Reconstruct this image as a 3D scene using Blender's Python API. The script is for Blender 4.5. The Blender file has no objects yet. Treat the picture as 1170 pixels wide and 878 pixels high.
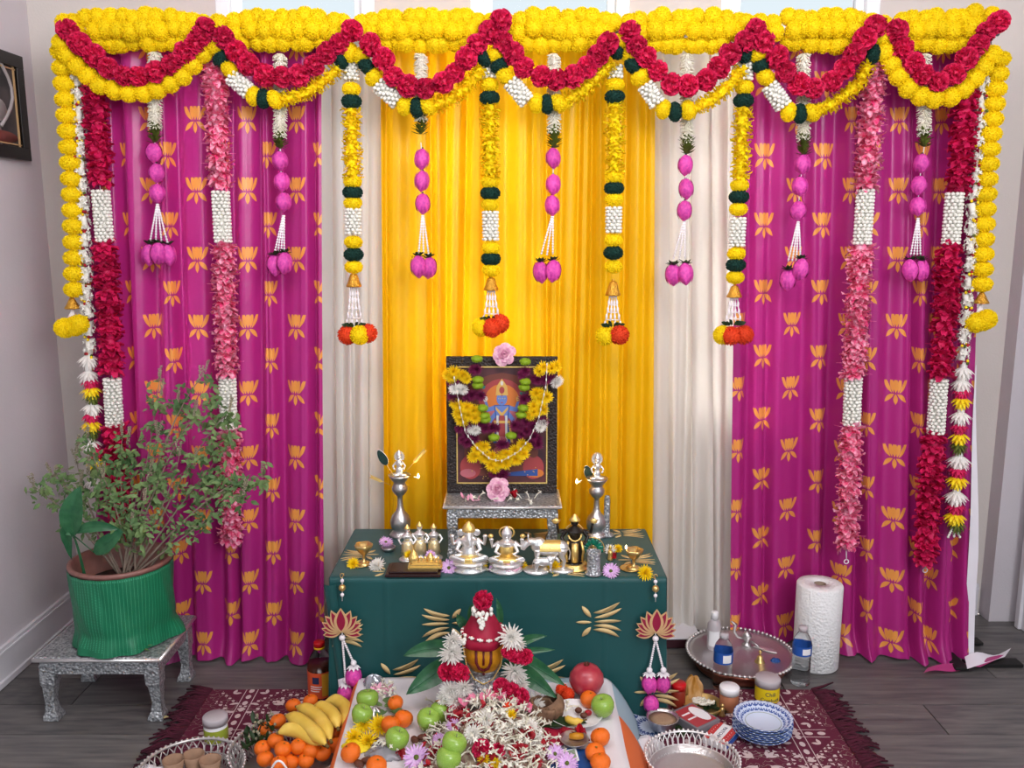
import bpy, math, random
from mathutils import Vector, Matrix, Euler
from math import pi, sin, cos, tan, atan2, sqrt, exp, floor
random.seed(7)
SC = bpy.context.scene
COL = SC.collection

# ------------------------------------------------------------------ camera, sky, light, exposure
F_PX, CX, CY, CAM_H = 1000.0, 585.0, 439.0, 1.575
PITCH = math.atan(175 / 1000.0)
cam_d = bpy.data.cameras.new('camera'); cam = bpy.data.objects.new('camera', cam_d); COL.objects.link(cam)
cam_d.sensor_fit = 'HORIZONTAL'; cam_d.sensor_width = 36; cam_d.lens = 36 * F_PX / 1170.0
cam.location = (0, 0, CAM_H); cam.rotation_euler = (pi / 2 - PITCH, 0, 0)
cam_d.clip_end = 60
SC.camera = cam
W = bpy.data.worlds.new('daylight'); SC.world = W; W.use_nodes = True
bg = W.node_tree.nodes['Background']
bg.inputs[0].default_value = (0.82, 0.93, 1.0, 1); bg.inputs[1].default_value = 0.68
SC.view_settings.view_transform = 'Standard'; SC.view_settings.look = 'None'
SC.view_settings.gamma = 1; SC.view_settings.use_curve_mapping = False
SC.view_settings.exposure = 0.50

def area(name, loc, target, sx, sy, power, color):
    d = bpy.data.lights.new(name, 'AREA'); d.shape = 'RECTANGLE'; d.size = sx; d.size_y = sy
    d.energy = power; d.color = color
    o = bpy.data.objects.new(name, d); COL.objects.link(o); o.location = loc
    o.rotation_euler = (Vector(target) - Vector(loc)).to_track_quat('-Z', 'Y').to_euler()
    return o
sd = bpy.data.lights.new('low_sun', 'SUN'); sd.energy = 7.0; sd.angle = math.radians(28); sd.color = (1, .95, .88)
so = bpy.data.objects.new('low_sun', sd); COL.objects.link(so); so.location = (3, 6, 4)
so.rotation_euler = Vector((-.62, -.75, -.42)).to_track_quat('-Z', 'Y').to_euler()
area('ceiling_light', (0.1, 1.35, 2.88), (0.1, 3.0, 1.9), 2.6, 1.2, 50, (1.0, 0.93, 0.93))
area('side_fill_light', (1.7, -.9, 2.4), (-1.5, 3.2, 2.2), 1.6, 1.4, 70, (0.97, 0.97, 1.0))  # added fill behind the camera, brightens the left wall; no window there

# ------------------------------------------------------------------ pixel helpers
cP, sP = cos(PITCH), sin(PITCH)
def ray(px, py):
    u = (px - CX) / F_PX; v = (CY - py) / F_PX
    return Vector((u, cP + v * sP, -sP + v * cP))
def onY(px, py, Y):
    d = ray(px, py); return Vector((0, 0, CAM_H)) + d * (Y / d.y)
def onZ(px, py, Z):
    d = ray(px, py); return Vector((0, 0, CAM_H)) + d * ((Z - CAM_H) / d.z)

# ------------------------------------------------------------------ objects
def thing(name, label, cat, loc=(0, 0, 0), group=None, rz=0):
    o = bpy.data.objects.new(name, None); COL.objects.link(o); o.location = loc; o.rotation_euler = (0, 0, rz)
    o.empty_display_size = 0.05
    return tag(o, label, cat, group)
def tag(o, label, cat, group=None, kind=None):
    o['label'] = label; o['category'] = cat
    if group: o['group'] = group
    if kind: o['kind'] = kind
    return o
def inst(mesh, name, parent, loc, rot=(0, 0, 0), scale=1, world=True):
    o = bpy.data.objects.new(name, mesh); COL.objects.link(o)
    loc = Vector(loc)
    if parent is not None:
        o.parent = parent
        if world: loc = loc - parent_loc(parent)
    o.location = loc; o.rotation_mode = 'ZYX'; o.rotation_euler = rot
    o.scale = (scale,) * 3 if not hasattr(scale, '__len__') else scale
    return o
def parent_loc(p):
    v = Vector(p.location)
    while p.parent: p = p.parent; v += Vector(p.location)
    return v

class MB:
    def __init__(s): s.v = []; s.f = []; s.m = []; s.M = None; s.mi = 0; s.uv = None
    def add(s, vs, fs):
        b = len(s.v)
        if s.M is not None: vs = [s.M @ Vector(p) for p in vs]
        s.v += [tuple(p) for p in vs]
        for f in fs: s.f.append(tuple(b + i for i in f)); s.m.append(s.mi)
    def box(s, c, d, R=None):
        vs = []
        for z in (-.5, .5):
            for x, y in ((-.5, -.5), (.5, -.5), (.5, .5), (-.5, .5)):
                p = Vector((x * d[0], y * d[1], z * d[2]))
                if R is not None: p = R @ p
                vs.append(p + Vector(c))
        s.add(vs, [(3, 2, 1, 0), (4, 5, 6, 7), (0, 1, 5, 4), (1, 2, 6, 5), (2, 3, 7, 6), (3, 0, 4, 7)])
    def ell(s, c, r, R=None, nu=12, nv=7, jit=0):
        if not hasattr(r, '__len__'): r = (r, r, r)
        c = Vector(c); vs = []
        def P(p):
            k = 1 + random.uniform(-jit, jit)
            q = Vector((p[0] * r[0] * k, p[1] * r[1] * k, p[2] * r[2] * k))
            return (R @ q if R is not None else q) + c
        vs.append(P((0, 0, -1)))
        for j in range(1, nv):
            a = -pi / 2 + pi * j / nv
            for i in range(nu):
                t = 2 * pi * i / nu
                vs.append(P((cos(a) * cos(t), cos(a) * sin(t), sin(a))))
        vs.append(P((0, 0, 1))); n = len(vs) - 1; fs = []
        for i in range(nu): fs.append((0, 1 + (i + 1) % nu, 1 + i))
        for j in range(nv - 2):
            for i in range(nu):
                a = 1 + j * nu; b = a + nu; k = (i + 1) % nu
                fs.append((a + i, a + k, b + k, b + i))
        a = 1 + (nv - 2) * nu
        for i in range(nu): fs.append((a + i, a + (i + 1) % nu, n))
        s.add(vs, fs)
    def tube(s, pts, r, n=8, caps=True, closed=False):
        pts = [Vector(p) for p in pts]; m = len(pts)
        if not hasattr(r, '__len__'): r = [r] * m
        vs = []; fs = []; prev = None
        for i in range(m):
            a = pts[i - 1] if (i > 0 or closed) else pts[i]; b = pts[(i + 1) % m] if (i < m - 1 or closed) else pts[i]
            t = (b - a)
            t = t.normalized() if t.length > 1e-9 else Vector((0, 0, 1))
            if prev is None:
                x = t.orthogonal().normalized()
            else:
                x = prev - t * prev.dot(t); x = x.normalized() if x.length > 1e-6 else t.orthogonal().normalized()
            prev = x; y = t.cross(x)
            for k in range(n):
                q = 2 * pi * k / n
                vs.append(pts[i] + (x * cos(q) + y * sin(q)) * r[i])
        rng = m if closed else m - 1
        for i in range(rng):
            a = i * n; b = ((i + 1) % m) * n
            for k in range(n):
                l = (k + 1) % n; fs.append((a + k, a + l, b + l, b + k))
        if caps and not closed:
            fs.append(tuple(range(n - 1, -1, -1))); fs.append(tuple((m - 1) * n + k for k in range(n)))
        s.add(vs, fs)
    def lathe(s, prof, c=(0, 0, 0), n=28, R=None, wob=None, cap=True):
        vs = []; fs = []; c = Vector(c); m = len(prof)
        for j, (r, z) in enumerate(prof):
            for i in range(n):
                t = 2 * pi * i / n; rr = r if wob is None else r * wob(t, z)
                p = Vector((rr * cos(t), rr * sin(t), z))
                vs.append((R @ p if R is not None else p) + c)
        for j in range(m - 1):
            a = j * n; b = a + n
            for i in range(n):
                k = (i + 1) % n; fs.append((a + i, a + k, b + k, b + i))
        if cap and prof[0][0] > 1e-6: fs.append(tuple(range(n - 1, -1, -1)))
        if cap and prof[-1][0] > 1e-6: fs.append(tuple((m - 1) * n + k for k in range(n)))
        s.add(vs, fs)
    def prism(s, poly, th, O=(0, 0, 0), X=(1, 0, 0), Y=(0, 0, 1)):
        O = Vector(O); X = Vector(X); Y = Vector(Y); N = X.cross(Y).normalized() * th; n = len(poly)
        vs = [O + X * a + Y * b for a, b in poly] + [O + X * a + Y * b + N for a, b in poly]
        s.add(vs, [tuple(range(n - 1, -1, -1)), tuple(range(n, 2 * n))] + [(i, (i + 1) % n, n + (i + 1) % n, n + i) for i in range(n)])
    def grid(s, fn, nu, nv):
        vs = [fn(i / nu, j / nv) for j in range(nv + 1) for i in range(nu + 1)]
        w = nu + 1
        s.add(vs, [(j * w + i, j * w + i + 1, (j + 1) * w + i + 1, (j + 1) * w + i) for j in range(nv) for i in range(nu)])
    def petal(s, base, d, nrm, L, Wd, curl=0.3, cup=0.2, seg=3, tip=0.25, ruff=0):
        base = Vector(base); d = Vector(d).normalized(); nrm = Vector(nrm); nrm = nrm - d * nrm.dot(d)
        nrm = nrm.normalized() if nrm.length > 1e-6 else d.orthogonal().normalized(); t = d.cross(nrm); vs = []
        for j in range(seg + 1):
            a = j / seg; w = Wd * (0.35 + 1.5 * a * (1.15 - a) * 1.05) * (1 if j < seg else tip)
            for b in (-1, 0, 1):
                q = base + d * (a * L) + t * (b * w * .5) + nrm * (curl * a * a * L + cup * abs(b) * w)
                if ruff: q += nrm * random.uniform(-ruff, ruff) * L * a
                vs.append(q)
        s.add(vs, [(3 * j + k, 3 * j + k + 1, 3 * j + k + 4, 3 * j + k + 3) for j in range(seg) for k in (0, 1)])
    def mesh(s, name, mats, smooth=True):
        me = bpy.data.meshes.new(name); me.from_pydata(s.v, [], s.f)
        if not isinstance(mats, (list, tuple)): mats = [mats]
        for m in mats: me.materials.append(m)
        if smooth: me.polygons.foreach_set('use_smooth', [True] * len(me.polygons))
        if len(mats) > 1: me.polygons.foreach_set('material_index', s.m)
        me.update(); return me
    def build(s, name, mats, parent=None, smooth=True, world=True, bevel=0, remesh=0, kind=None, label=None, loc=None):
        if parent is not None and world:
            o = parent_loc(parent); s.v = [(p[0] - o.x, p[1] - o.y, p[2] - o.z) for p in s.v]
        ctr = Vector((0, 0, 0))
        if parent is None and loc is not None:
            ctr = Vector(loc); s.v = [(p[0] - ctr.x, p[1] - ctr.y, p[2] - ctr.z) for p in s.v]
        ob = bpy.data.objects.new(name, s.mesh(name, mats, smooth)); COL.objects.link(ob)
        ob.location = ctr
        if parent is not None: ob.parent = parent
        if bevel:
            b = ob.modifiers.new('bevel', 'BEVEL'); b.width = bevel; b.segments = 2; b.limit_method = 'ANGLE'
        if remesh:
            b = ob.modifiers.new('remesh', 'REMESH'); b.mode = 'VOXEL'; b.voxel_size = remesh; b.use_smooth_shade = True
            c = ob.modifiers.new('smooth', 'SMOOTH'); c.factor = .5; c.iterations = 2
        if kind: ob['kind'] = kind
        if label: ob['label'] = label
        return ob

# ------------------------------------------------------------------ materials
def lin(c):
    if isinstance(c, str): c = [int(c[i:i + 2], 16) / 255 for i in (0, 2, 4)]
    return tuple((x / 12.92 if x <= .04045 else ((x + .055) / 1.055) ** 2.4) for x in c[:3]) + (1,)
def newmat(name):
    m = bpy.data.materials.new(name); m.use_nodes = True
    nt = m.node_tree; return m, nt, nt.nodes['Principled BSDF'], nt.nodes['Material Output']
def mat(name, col, rough=.5, metal=0, var=.0, vscale=40, bump=0, bscale=80, trans=0, transm=0, ior=1.45, sheen=0, col2=None, rnd=0, emit=0, alpha=1, sss=0, coat=0, btype='noise', spec=None):
    m, nt, b, out = newmat(name); L = nt.links.new
    c = lin(col); b.inputs['Base Color'].default_value = c
    b.inputs['Roughness'].default_value = rough; b.inputs['Metallic'].default_value = metal
    b.inputs['Transmission Weight'].default_value = transm; b.inputs['IOR'].default_value = ior
    b.inputs['Sheen Weight'].default_value = sheen; b.inputs['Coat Weight'].default_value = coat
    if spec is not None: b.inputs['Specular IOR Level'].default_value = spec
    if alpha < 1: b.inputs['Alpha'].default_value = alpha
    if sss: b.inputs['Subsurface Weight'].default_value = sss; b.inputs['Subsurface Radius'].default_value = (.01, .005, .003)
    if emit: b.inputs['Emission Color'].default_value = c; b.inputs['Emission Strength'].default_value = emit
    tc = nt.nodes.new('ShaderNodeTexCoord'); colsock = None
    if var or col2 or rnd:
        mx = nt.nodes.new('ShaderNodeMix'); mx.data_type = 'RGBA'
        c2 = lin(col2) if col2 else tuple(x * (1 - var) for x in c[:3]) + (1,)
        mx.inputs[6].default_value = c; mx.inputs[7].default_value = c2
        nz = nt.nodes.new('ShaderNodeTexNoise'); nz.inputs['Scale'].default_value = vscale; nz.inputs['Detail'].default_value = 3
        L(tc.outputs['Object'], nz.inputs['Vector'])
        rp = nt.nodes.new('ShaderNodeMapRange'); rp.inputs[1].default_value = .35; rp.inputs[2].default_value = .65
        L(nz.outputs[0], rp.inputs[0]); L(rp.outputs[0], mx.inputs[0]); colsock = mx.outputs[2]
        if rnd:
            oi = nt.nodes.new('ShaderNodeObjectInfo'); hv = nt.nodes.new('ShaderNodeHueSaturation')
            mr = nt.nodes.new('ShaderNodeMapRange'); mr.inputs[3].default_value = 1 - rnd; mr.inputs[4].default_value = 1 + rnd * .5
            L(oi.outputs['Random'], mr.inputs[0]); L(mr.outputs[0], hv.inputs['Value']); L(colsock, hv.inputs['Color']); colsock = hv.outputs[0]
        L(colsock, b.inputs['Base Color'])
    if bump:
        if btype == 'noise':
            nb = nt.nodes.new('ShaderNodeTexNoise'); nb.inputs['Detail'].default_value = 4
        else:
            nb = nt.nodes.new('ShaderNodeTexVoronoi')
        nb.inputs['Scale'].default_value = bscale
        L(tc.outputs['Object'], nb.inputs['Vector'])
        bp = nt.nodes.new('ShaderNodeBump'); bp.inputs['Strength'].default_value = min(1, bump); bp.inputs['Distance'].default_value = .004 if bump <= 1 else .004 * bump
        L(nb.outputs[0], bp.inputs['Height']); L(bp.outputs[0], b.inputs['Normal'])
    if trans:
        tr = nt.nodes.new('ShaderNodeBsdfTranslucent'); ms = nt.nodes.new('ShaderNodeMixShader'); ms.inputs[0].default_value = trans
        if colsock: L(colsock, tr.inputs[0])
        else: tr.inputs[0].default_value = c
        L(b.outputs[0], ms.inputs[1]); L(tr.outputs[0], ms.inputs[2]); L(ms.outputs[0], out.inputs[0])
    return m

class E:                                   # tiny arithmetic -> math nodes
    def __init__(s, nt, k): s.nt = nt; s.k = k
    def op(s, o, *a):
        n = s.nt.nodes.new('ShaderNodeMath'); n.operation = o
        for i, x in enumerate((s,) + a):
            if isinstance(x, E) and not isinstance(x.k, (int, float)): s.nt.links.new(x.k, n.inputs[i])
            else: n.inputs[i].default_value = float(x.k if isinstance(x, E) else x)
        return E(s.nt, n.outputs[0])
    def __add__(s, o): return s.op('ADD', o)
    def __sub__(s, o): return s.op('SUBTRACT', o)
    def __mul__(s, o): return s.op('MULTIPLY', o)
    def __truediv__(s, o): return s.op('DIVIDE', o)
    def abs(s): return s.op('ABSOLUTE')
    def floor(s): return s.op('FLOOR')
    def fract(s): return s.op('FRACT')
    def mod(s, o): return s.op('FLOORED_MODULO', o)
    def lt(s, o): return s.op('LESS_THAN', o)
    def gt(s, o): return s.op('GREATER_THAN', o)
    def max(s, o): return s.op('MAXIMUM', o)
    def min(s, o): return s.op('MINIMUM', o)
    def sin(s): return s.op('SINE')
def xyz(nt, sock):
    n = nt.nodes.new('ShaderNodeSeparateXYZ'); nt.links.new(sock, n.inputs[0])
    return E(nt, n.outputs[0]), E(nt, n.outputs[1]), E(nt, n.outputs[2])
def lens(x, y, bx, by, ang, L, hw, bend=0):
    """signed inside measure of a pointed petal; ang measured from +y towards +x"""
    ca, sa = cos(ang), sin(ang)
    dx = x - bx; dy = y - by
    a = (dx * sa + dy * ca) / L; b = dx * ca - dy * sa
    if bend: b = b + a * a * bend
    return (a * (a * -1 + 1)) * (4 * hw) - b.abs()
def lotus_mask(x, y):
    ax = x.abs()
    m = lens(ax, y, 0, .0, 0, .60, .085)
    m = m.max(lens(ax, y, .08, .0, .20, .60, .068, .04))
    m = m.max(lens(ax, y, .13, .0, .62, .68, .072, .13))
    m = m.max(lens(ax, y, 0, -.04, pi, .40, .075))
    m = m.max(lens(ax, y, .05, -.04, pi - 1.05, .44, .08, -.1))
    return m.gt(0)
def cloth_mat(name, col, rough=.4, trans=.2, sheen=.3, lotus=None, pu=.25, pv=.117, size=.098, col2=None):
    m, nt, b, out = newmat(name); L = nt.links.new
    tc = nt.nodes.new('ShaderNodeTexCoord'); c = lin(col)
    mx = nt.nodes.new('ShaderNodeMix'); mx.data_type = 'RGBA'; mx.inputs[6].default_value = c; mx.inputs[7].default_value = lin(col2 or col); mx.inputs[0].default_value = 0
    cs = mx.outputs[2]
    if lotus:
        u, v, _ = xyz(nt, tc.outputs['UV'])
        row = (v / pv).floor(); uu = u / pu + row.mod(2) * .5
        x = (uu.fract() - .5) * (pu / size); y = ((v / pv).fract() - .5) * (pv / size) - .12
        k = lotus_mask(x, y)
        mx.inputs[7].default_value = lin(lotus); L(k.k, mx.inputs[0])
    else:
        nz = nt.nodes.new('ShaderNodeTexNoise'); nz.inputs['Scale'].default_value = 2.2; L(tc.outputs['Object'], nz.inputs['Vector']); L(nz.outputs[0], mx.inputs[0])
    L(cs, b.inputs['Base Color']); b.inputs['Roughness'].default_value = rough; b.inputs['Sheen Weight'].default_value = sheen
    b.inputs['Sheen Tint'].default_value = c
    wv = nt.nodes.new('ShaderNodeTexNoise'); wv.inputs['Scale'].default_value = 9; wv.inputs['Detail'].default_value = 5; L(tc.outputs['Object'], wv.inputs['Vector'])
    bp = nt.nodes.new('ShaderNodeBump'); bp.inputs['Strength'].default_value = .25; bp.inputs['Distance'].default_value = .02; L(wv.outputs[0], bp.inputs['Height']); L(bp.outputs[0], b.inputs['Normal'])
    tr = nt.nodes.new('ShaderNodeBsdfTranslucent'); ms = nt.nodes.new('ShaderNodeMixShader'); ms.inputs[0].default_value = trans
    L(cs, tr.inputs[0]); L(b.outputs[0], ms.inputs[1]); L(tr.outputs[0], ms.inputs[2]); L(ms.outputs[0], out.inputs[0])
    return m

M = {}
M['wall'] = mat('wall_paint', 'ccc6cb', .85, bump=.25, bscale=120, var=.04, vscale=3)
M['wallw'] = mat('back_wall_paint', 'd3ccc6', .85, bump=.2, bscale=120)
M['trim'] = mat('white_trim', 'd8d6dc', .45)
M['ceil'] = mat('ceiling_paint', 'dddddd', .9)
M['vinyl'] = mat('window_vinyl', 'f2f6f8', .4)
M['glass'] = mat('window_glass', 'ffffff', .02, transm=1, ior=1.02)
M['magenta'] = cloth_mat('magenta_lotus_satin', 'b0287e', .34, .16, .4, lotus='eda04a')
M['white_cl'] = cloth_mat('sheer_white_cloth', 'f4f1ec', .6, .45, .2, col2='ebe6de')
M['yellow_cl'] = cloth_mat('yellow_satin', 'fccb10', .42, .42, .3, col2='f8bd10')
M['green_cl'] = mat('teal_satin', '06494a', .5, sheen=.15, bump=.15, bscale=14, var=.12, vscale=4)
M['hem'] = mat('white_hem', 'e6e2ea', .6)
M['gold_print'] = mat('gold_print', 'cdb27c', .5)
M['metal_pole'] = mat('grey_pole', '8e9094', .35, metal=.7)
M['yellow'] = mat('yellow_pompom', 'fff000', .8, col2='ffd800', vscale=60, rnd=.06, trans=.25)
M['dgreen'] = mat('dark_green_pompom', '0a4036', .85, var=.4, vscale=90, bump=.5, bscale=300)
M['orangep'] = mat('orange_pompom', 'ee4a14', .8, col2='c62f08', vscale=90, rnd=.1)
M['carn'] = mat('carnation_pink', 'f42866', .65, col2='b80e42', vscale=4, rnd=.15, trans=.2)
M['carnl'] = mat('lei_pink', 'f03a80', .6, col2='ffc4da', vscale=2.6, rnd=.1, trans=.25)
M['carnd'] = mat('lei_magenta', 'e82068', .6, col2='c41450', vscale=40, rnd=.12, trans=.25)
M['jas'] = mat('jasmine_white', 'eeede4', .6, var=.15, vscale=90)
M['cream'] = mat('cream_floret', 'f8f5ea', .6, col2='e6e2cc', vscale=30, trans=.15)
M['whitef'] = mat('white_chrysanthemum', 'fffdf8', .6, var=.05, rnd=.03, trans=.3)
M['yelf'] = mat('yellow_chrysanthemum', 'ffec20', .6, col2='ffd008', vscale=4, rnd=.08, trans=.15)
M['maroonf'] = mat('maroon_flower', '882058', .6, var=.4, vscale=5, trans=.1)
M['redf'] = mat('red_petal', 'b40a22', .6, col2='7c0418', vscale=40, rnd=.15)
M['greenf'] = mat('lime_button_flower', '8fae1c', .6, var=.3)
M['lilac'] = mat('lilac_daisy', 'cf98d8', .6, col2='e6c4ea', vscale=5, rnd=.1)
M['rose'] = mat('pale_pink_rose', 'd488ae', .55, col2='f0c8d4', vscale=3, trans=.1)
M['bud'] = mat('pink_fabric_bud', 'e650b0', .45, col2='c4359c', vscale=4, rnd=.12, bump=.3, bscale=90)
M['leafd'] = mat('dark_leaf', '1f3a16', .55, var=.4, vscale=60)
M['leafm'] = mat('mango_leaf', '1f5436', .3, col2='346a44', vscale=30, bump=.3, bscale=60, trans=.1)
M['leaft'] = mat('tulsi_leaf', '7f9a60', .6, col2='4a6e40', vscale=14, trans=.25)
M['stem'] = mat('woody_stem', '8a7a6c', .7, var=.3)
M['spike'] = mat('dry_flower_spike', 'a09a80', .8, var=.3)
M['oliv'] = mat('olive_petal', '5c6a1e', .7, var=.4, vscale=80)
M['thread'] = mat('white_thread', 'ece6ea', .6)
M['goldb'] = mat('gold_bell', 'd9a23c', .3, metal=.8, bump=.6, bscale=260, btype='vor')
M['silver'] = mat('silver', 'ecebea', .3, metal=.8, bump=.2, bscale=150)
M['silvere'] = mat('embossed_silver', 'c4c7ca', .38, metal=.6, bump=.9, bscale=120, btype='vor', col2='7c8084', vscale=130)
M['palegold'] = mat('pale_gold', 'e6d3a4', .35, metal=.7, bump=.3, bscale=160)
M['pewter'] = mat('polished_pewter', 'c2bebe', .32, metal=.9, bump=.3, bscale=120)
M['gold'] = mat('polished_gold', 'f0cd7c', .32, metal=.75, bump=.3, bscale=200)
M['brass'] = mat('brass', 'd8b878', .28, metal=.8)
M['copper'] = mat('copper', 'a86a58', .3, metal=.9)
M['black'] = mat('black_lacquer', '120e0e', .25)
M['blackf'] = mat('black_idol', '18120e', .3)
M['tray'] = mat('dark_wood_tray', '2a1416', .3)
M['framew'] = mat('dark_carved_frame', '2a1c14', .5, col2='171010', vscale=130, bump=.8, bscale=140, btype='vor')
M['flame'] = mat('flame', 'ffd89a', .5, emit=9)
M['fan'] = mat('dark_green_fan', '24403a', .4, var=.5, vscale=200)
M['emerald'] = mat('emerald_enamel', '0e8a6a', .15, col2='0a5a4a', vscale=80, coat=.5)
M['potb'] = mat('pot_clay', '8a6058', .45, var=.15)
M['potin'] = mat('pot_soil', '3a2a22', .9, var=.4, bump=.6)
M['white'] = mat('white_plastic', 'eeeef0', .35)
M['paper'] = mat('paper_towel', 'e6e6e6', .9, bump=.7, bscale=110, btype='vor')
M['card'] = mat('cardboard', '8a7868', .8)
M['clear'] = mat('clear_plastic', 'f6fafc', .06, transm=1, ior=1.12)
M['clearl'] = mat('frosted_lid', 'cfc8cc', .4, transm=.3)
M['juice'] = mat('amber_liquid', '5a2210', .15, transm=.4)
M['red_cap'] = mat('red_cap', 'c01018', .35)
M['yel_cap'] = mat('yellow_ring', 'f2b818', .4)
M['lab_or'] = mat('orange_label', 'd8552e', .5)
M['lab_y'] = mat('yellow_label', 'e8cc1c', .5)
M['lab_b'] = mat('blue_label', '2455a8', .4)
M['lab_dk'] = mat('navy_print', '222a50', .5)
M['lab_w'] = mat('white_print', 'e8e8ea', .5)
M['lab_g'] = mat('green_label', 'a2b23c', .5)
M['apple'] = mat('green_apple', '7fa63a', .25, col2='94b850', vscale=20, coat=.3, rnd=.06)
M['orange'] = mat('orange_peel', 'f0761a', .38, col2='e8680c', vscale=20, bump=.35, bscale=200, rnd=.06)
M['banana'] = mat('banana_peel', 'eccb62', .45, col2='dcb84a', vscale=18)
M['bantip'] = mat('banana_tip', '6a5428', .7)
M['pome'] = mat('pomegranate_skin', 'a3233a', .35, col2='b84a50', vscale=30, coat=.2)
M['brown'] = mat('brown_nut', '6a3c2c', .6, var=.4, vscale=60)
M['husk'] = mat('coconut_husk', '8a6a50', .8, col2='5e4434', vscale=30, bump=.8, bscale=60)
M['claycup'] = mat('clay_cup', '9c7c64', .8, var=.2)
M['redcl'] = mat('red_satin', 'a00a34', .6, var=.2, vscale=20)
M['mustard'] = mat('turmeric_coconut', 'cc8a14', .5, var=.25, vscale=40, bump=.5, bscale=60)
M['tilak'] = mat('maroon_mark', '5a0c14', .6)
M['bluecl'] = mat('blue_cloth', '1c4a8c', .6)
M['note'] = mat('green_banknote', 'a4b098', .7, col2='6a7c66', vscale=90)
M['lilacplq'] = mat('lotus_plaque_wood', 'c8a274', .6)
M['plqred'] = mat('lotus_plaque_red', '8c0f38', .5)
M['pearl'] = mat('pearl_bead', 'e8e2e6', .25)
M['offw'] = mat('offering_white', 'dcd8dc', .7, bump=.4, bscale=40)
M['offo'] = mat('offering_orange', 'd86a34', .7)
M['offb'] = mat('offering_blue', '9cb4c0', .7)
M['wood'] = mat('plain_wood', '7a5a3c', .6, var=.2)
M['salt'] = mat('brown_powder', 'a08468', .9, var=.2, vscale=200)
M['foil'] = mat('aluminium_foil', 'c9c6c6', .3, metal=.9, bump=.8, bscale=60)
M['maroonbox'] = mat('maroon_box', '3a1620', .5)
M['blkfoot'] = mat('black_rubber', '141414', .6)
# ------------------------------------------------------------------ special materials
def floor_mat():
    m, nt, b, out = newmat('grey_vinyl_plank'); L = nt.links.new
    tc = nt.nodes.new('ShaderNodeTexCoord'); mp = nt.nodes.new('ShaderNodeMapping'); mp.inputs['Scale'].default_value = (2.5, 26, 1)
    oi = nt.nodes.new('ShaderNodeObjectInfo'); L(tc.outputs['Object'], mp.inputs[0])
    av = nt.nodes.new('ShaderNodeVectorMath'); L(mp.outputs[0], av.inputs[0]); sc = nt.nodes.new('ShaderNodeMath'); sc.operation = 'MULTIPLY'; sc.inputs[1].default_value = 57
    L(oi.outputs['Random'], sc.inputs[0]); L(sc.outputs[0], av.inputs[1])
    nz = nt.nodes.new('ShaderNodeTexNoise'); nz.inputs['Scale'].default_value = 2; nz.inputs['Detail'].default_value = 8; L(av.outputs[0], nz.inputs['Vector'])
    cr = nt.nodes.new('ShaderNodeValToRGB'); cr.color_ramp.elements[0].position = .3; cr.color_ramp.elements[1].position = .75
    cr.color_ramp.elements[0].color = lin('4e4c4e'); cr.color_ramp.elements[1].color = lin('75726f'); L(nz.outputs[0], cr.inputs[0])
    hv = nt.nodes.new('ShaderNodeHueSaturation'); mr = nt.nodes.new('ShaderNodeMapRange'); mr.inputs[3].default_value = .8; mr.inputs[4].default_value = 1.15
    L(oi.outputs['Random'], mr.inputs[0]); L(mr.outputs[0], hv.inputs['Value']); L(cr.outputs[0], hv.inputs['Color']); L(hv.outputs[0], b.inputs['Base Color'])
    b.inputs['Roughness'].default_value = .42
    bp = nt.nodes.new('ShaderNodeBump'); bp.inputs['Strength'].default_value = .3; bp.inputs['Distance'].default_value = .002; L(nz.outputs[0], bp.inputs['Height']); L(bp.outputs[0], b.inputs['Normal'])
    return m
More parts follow.
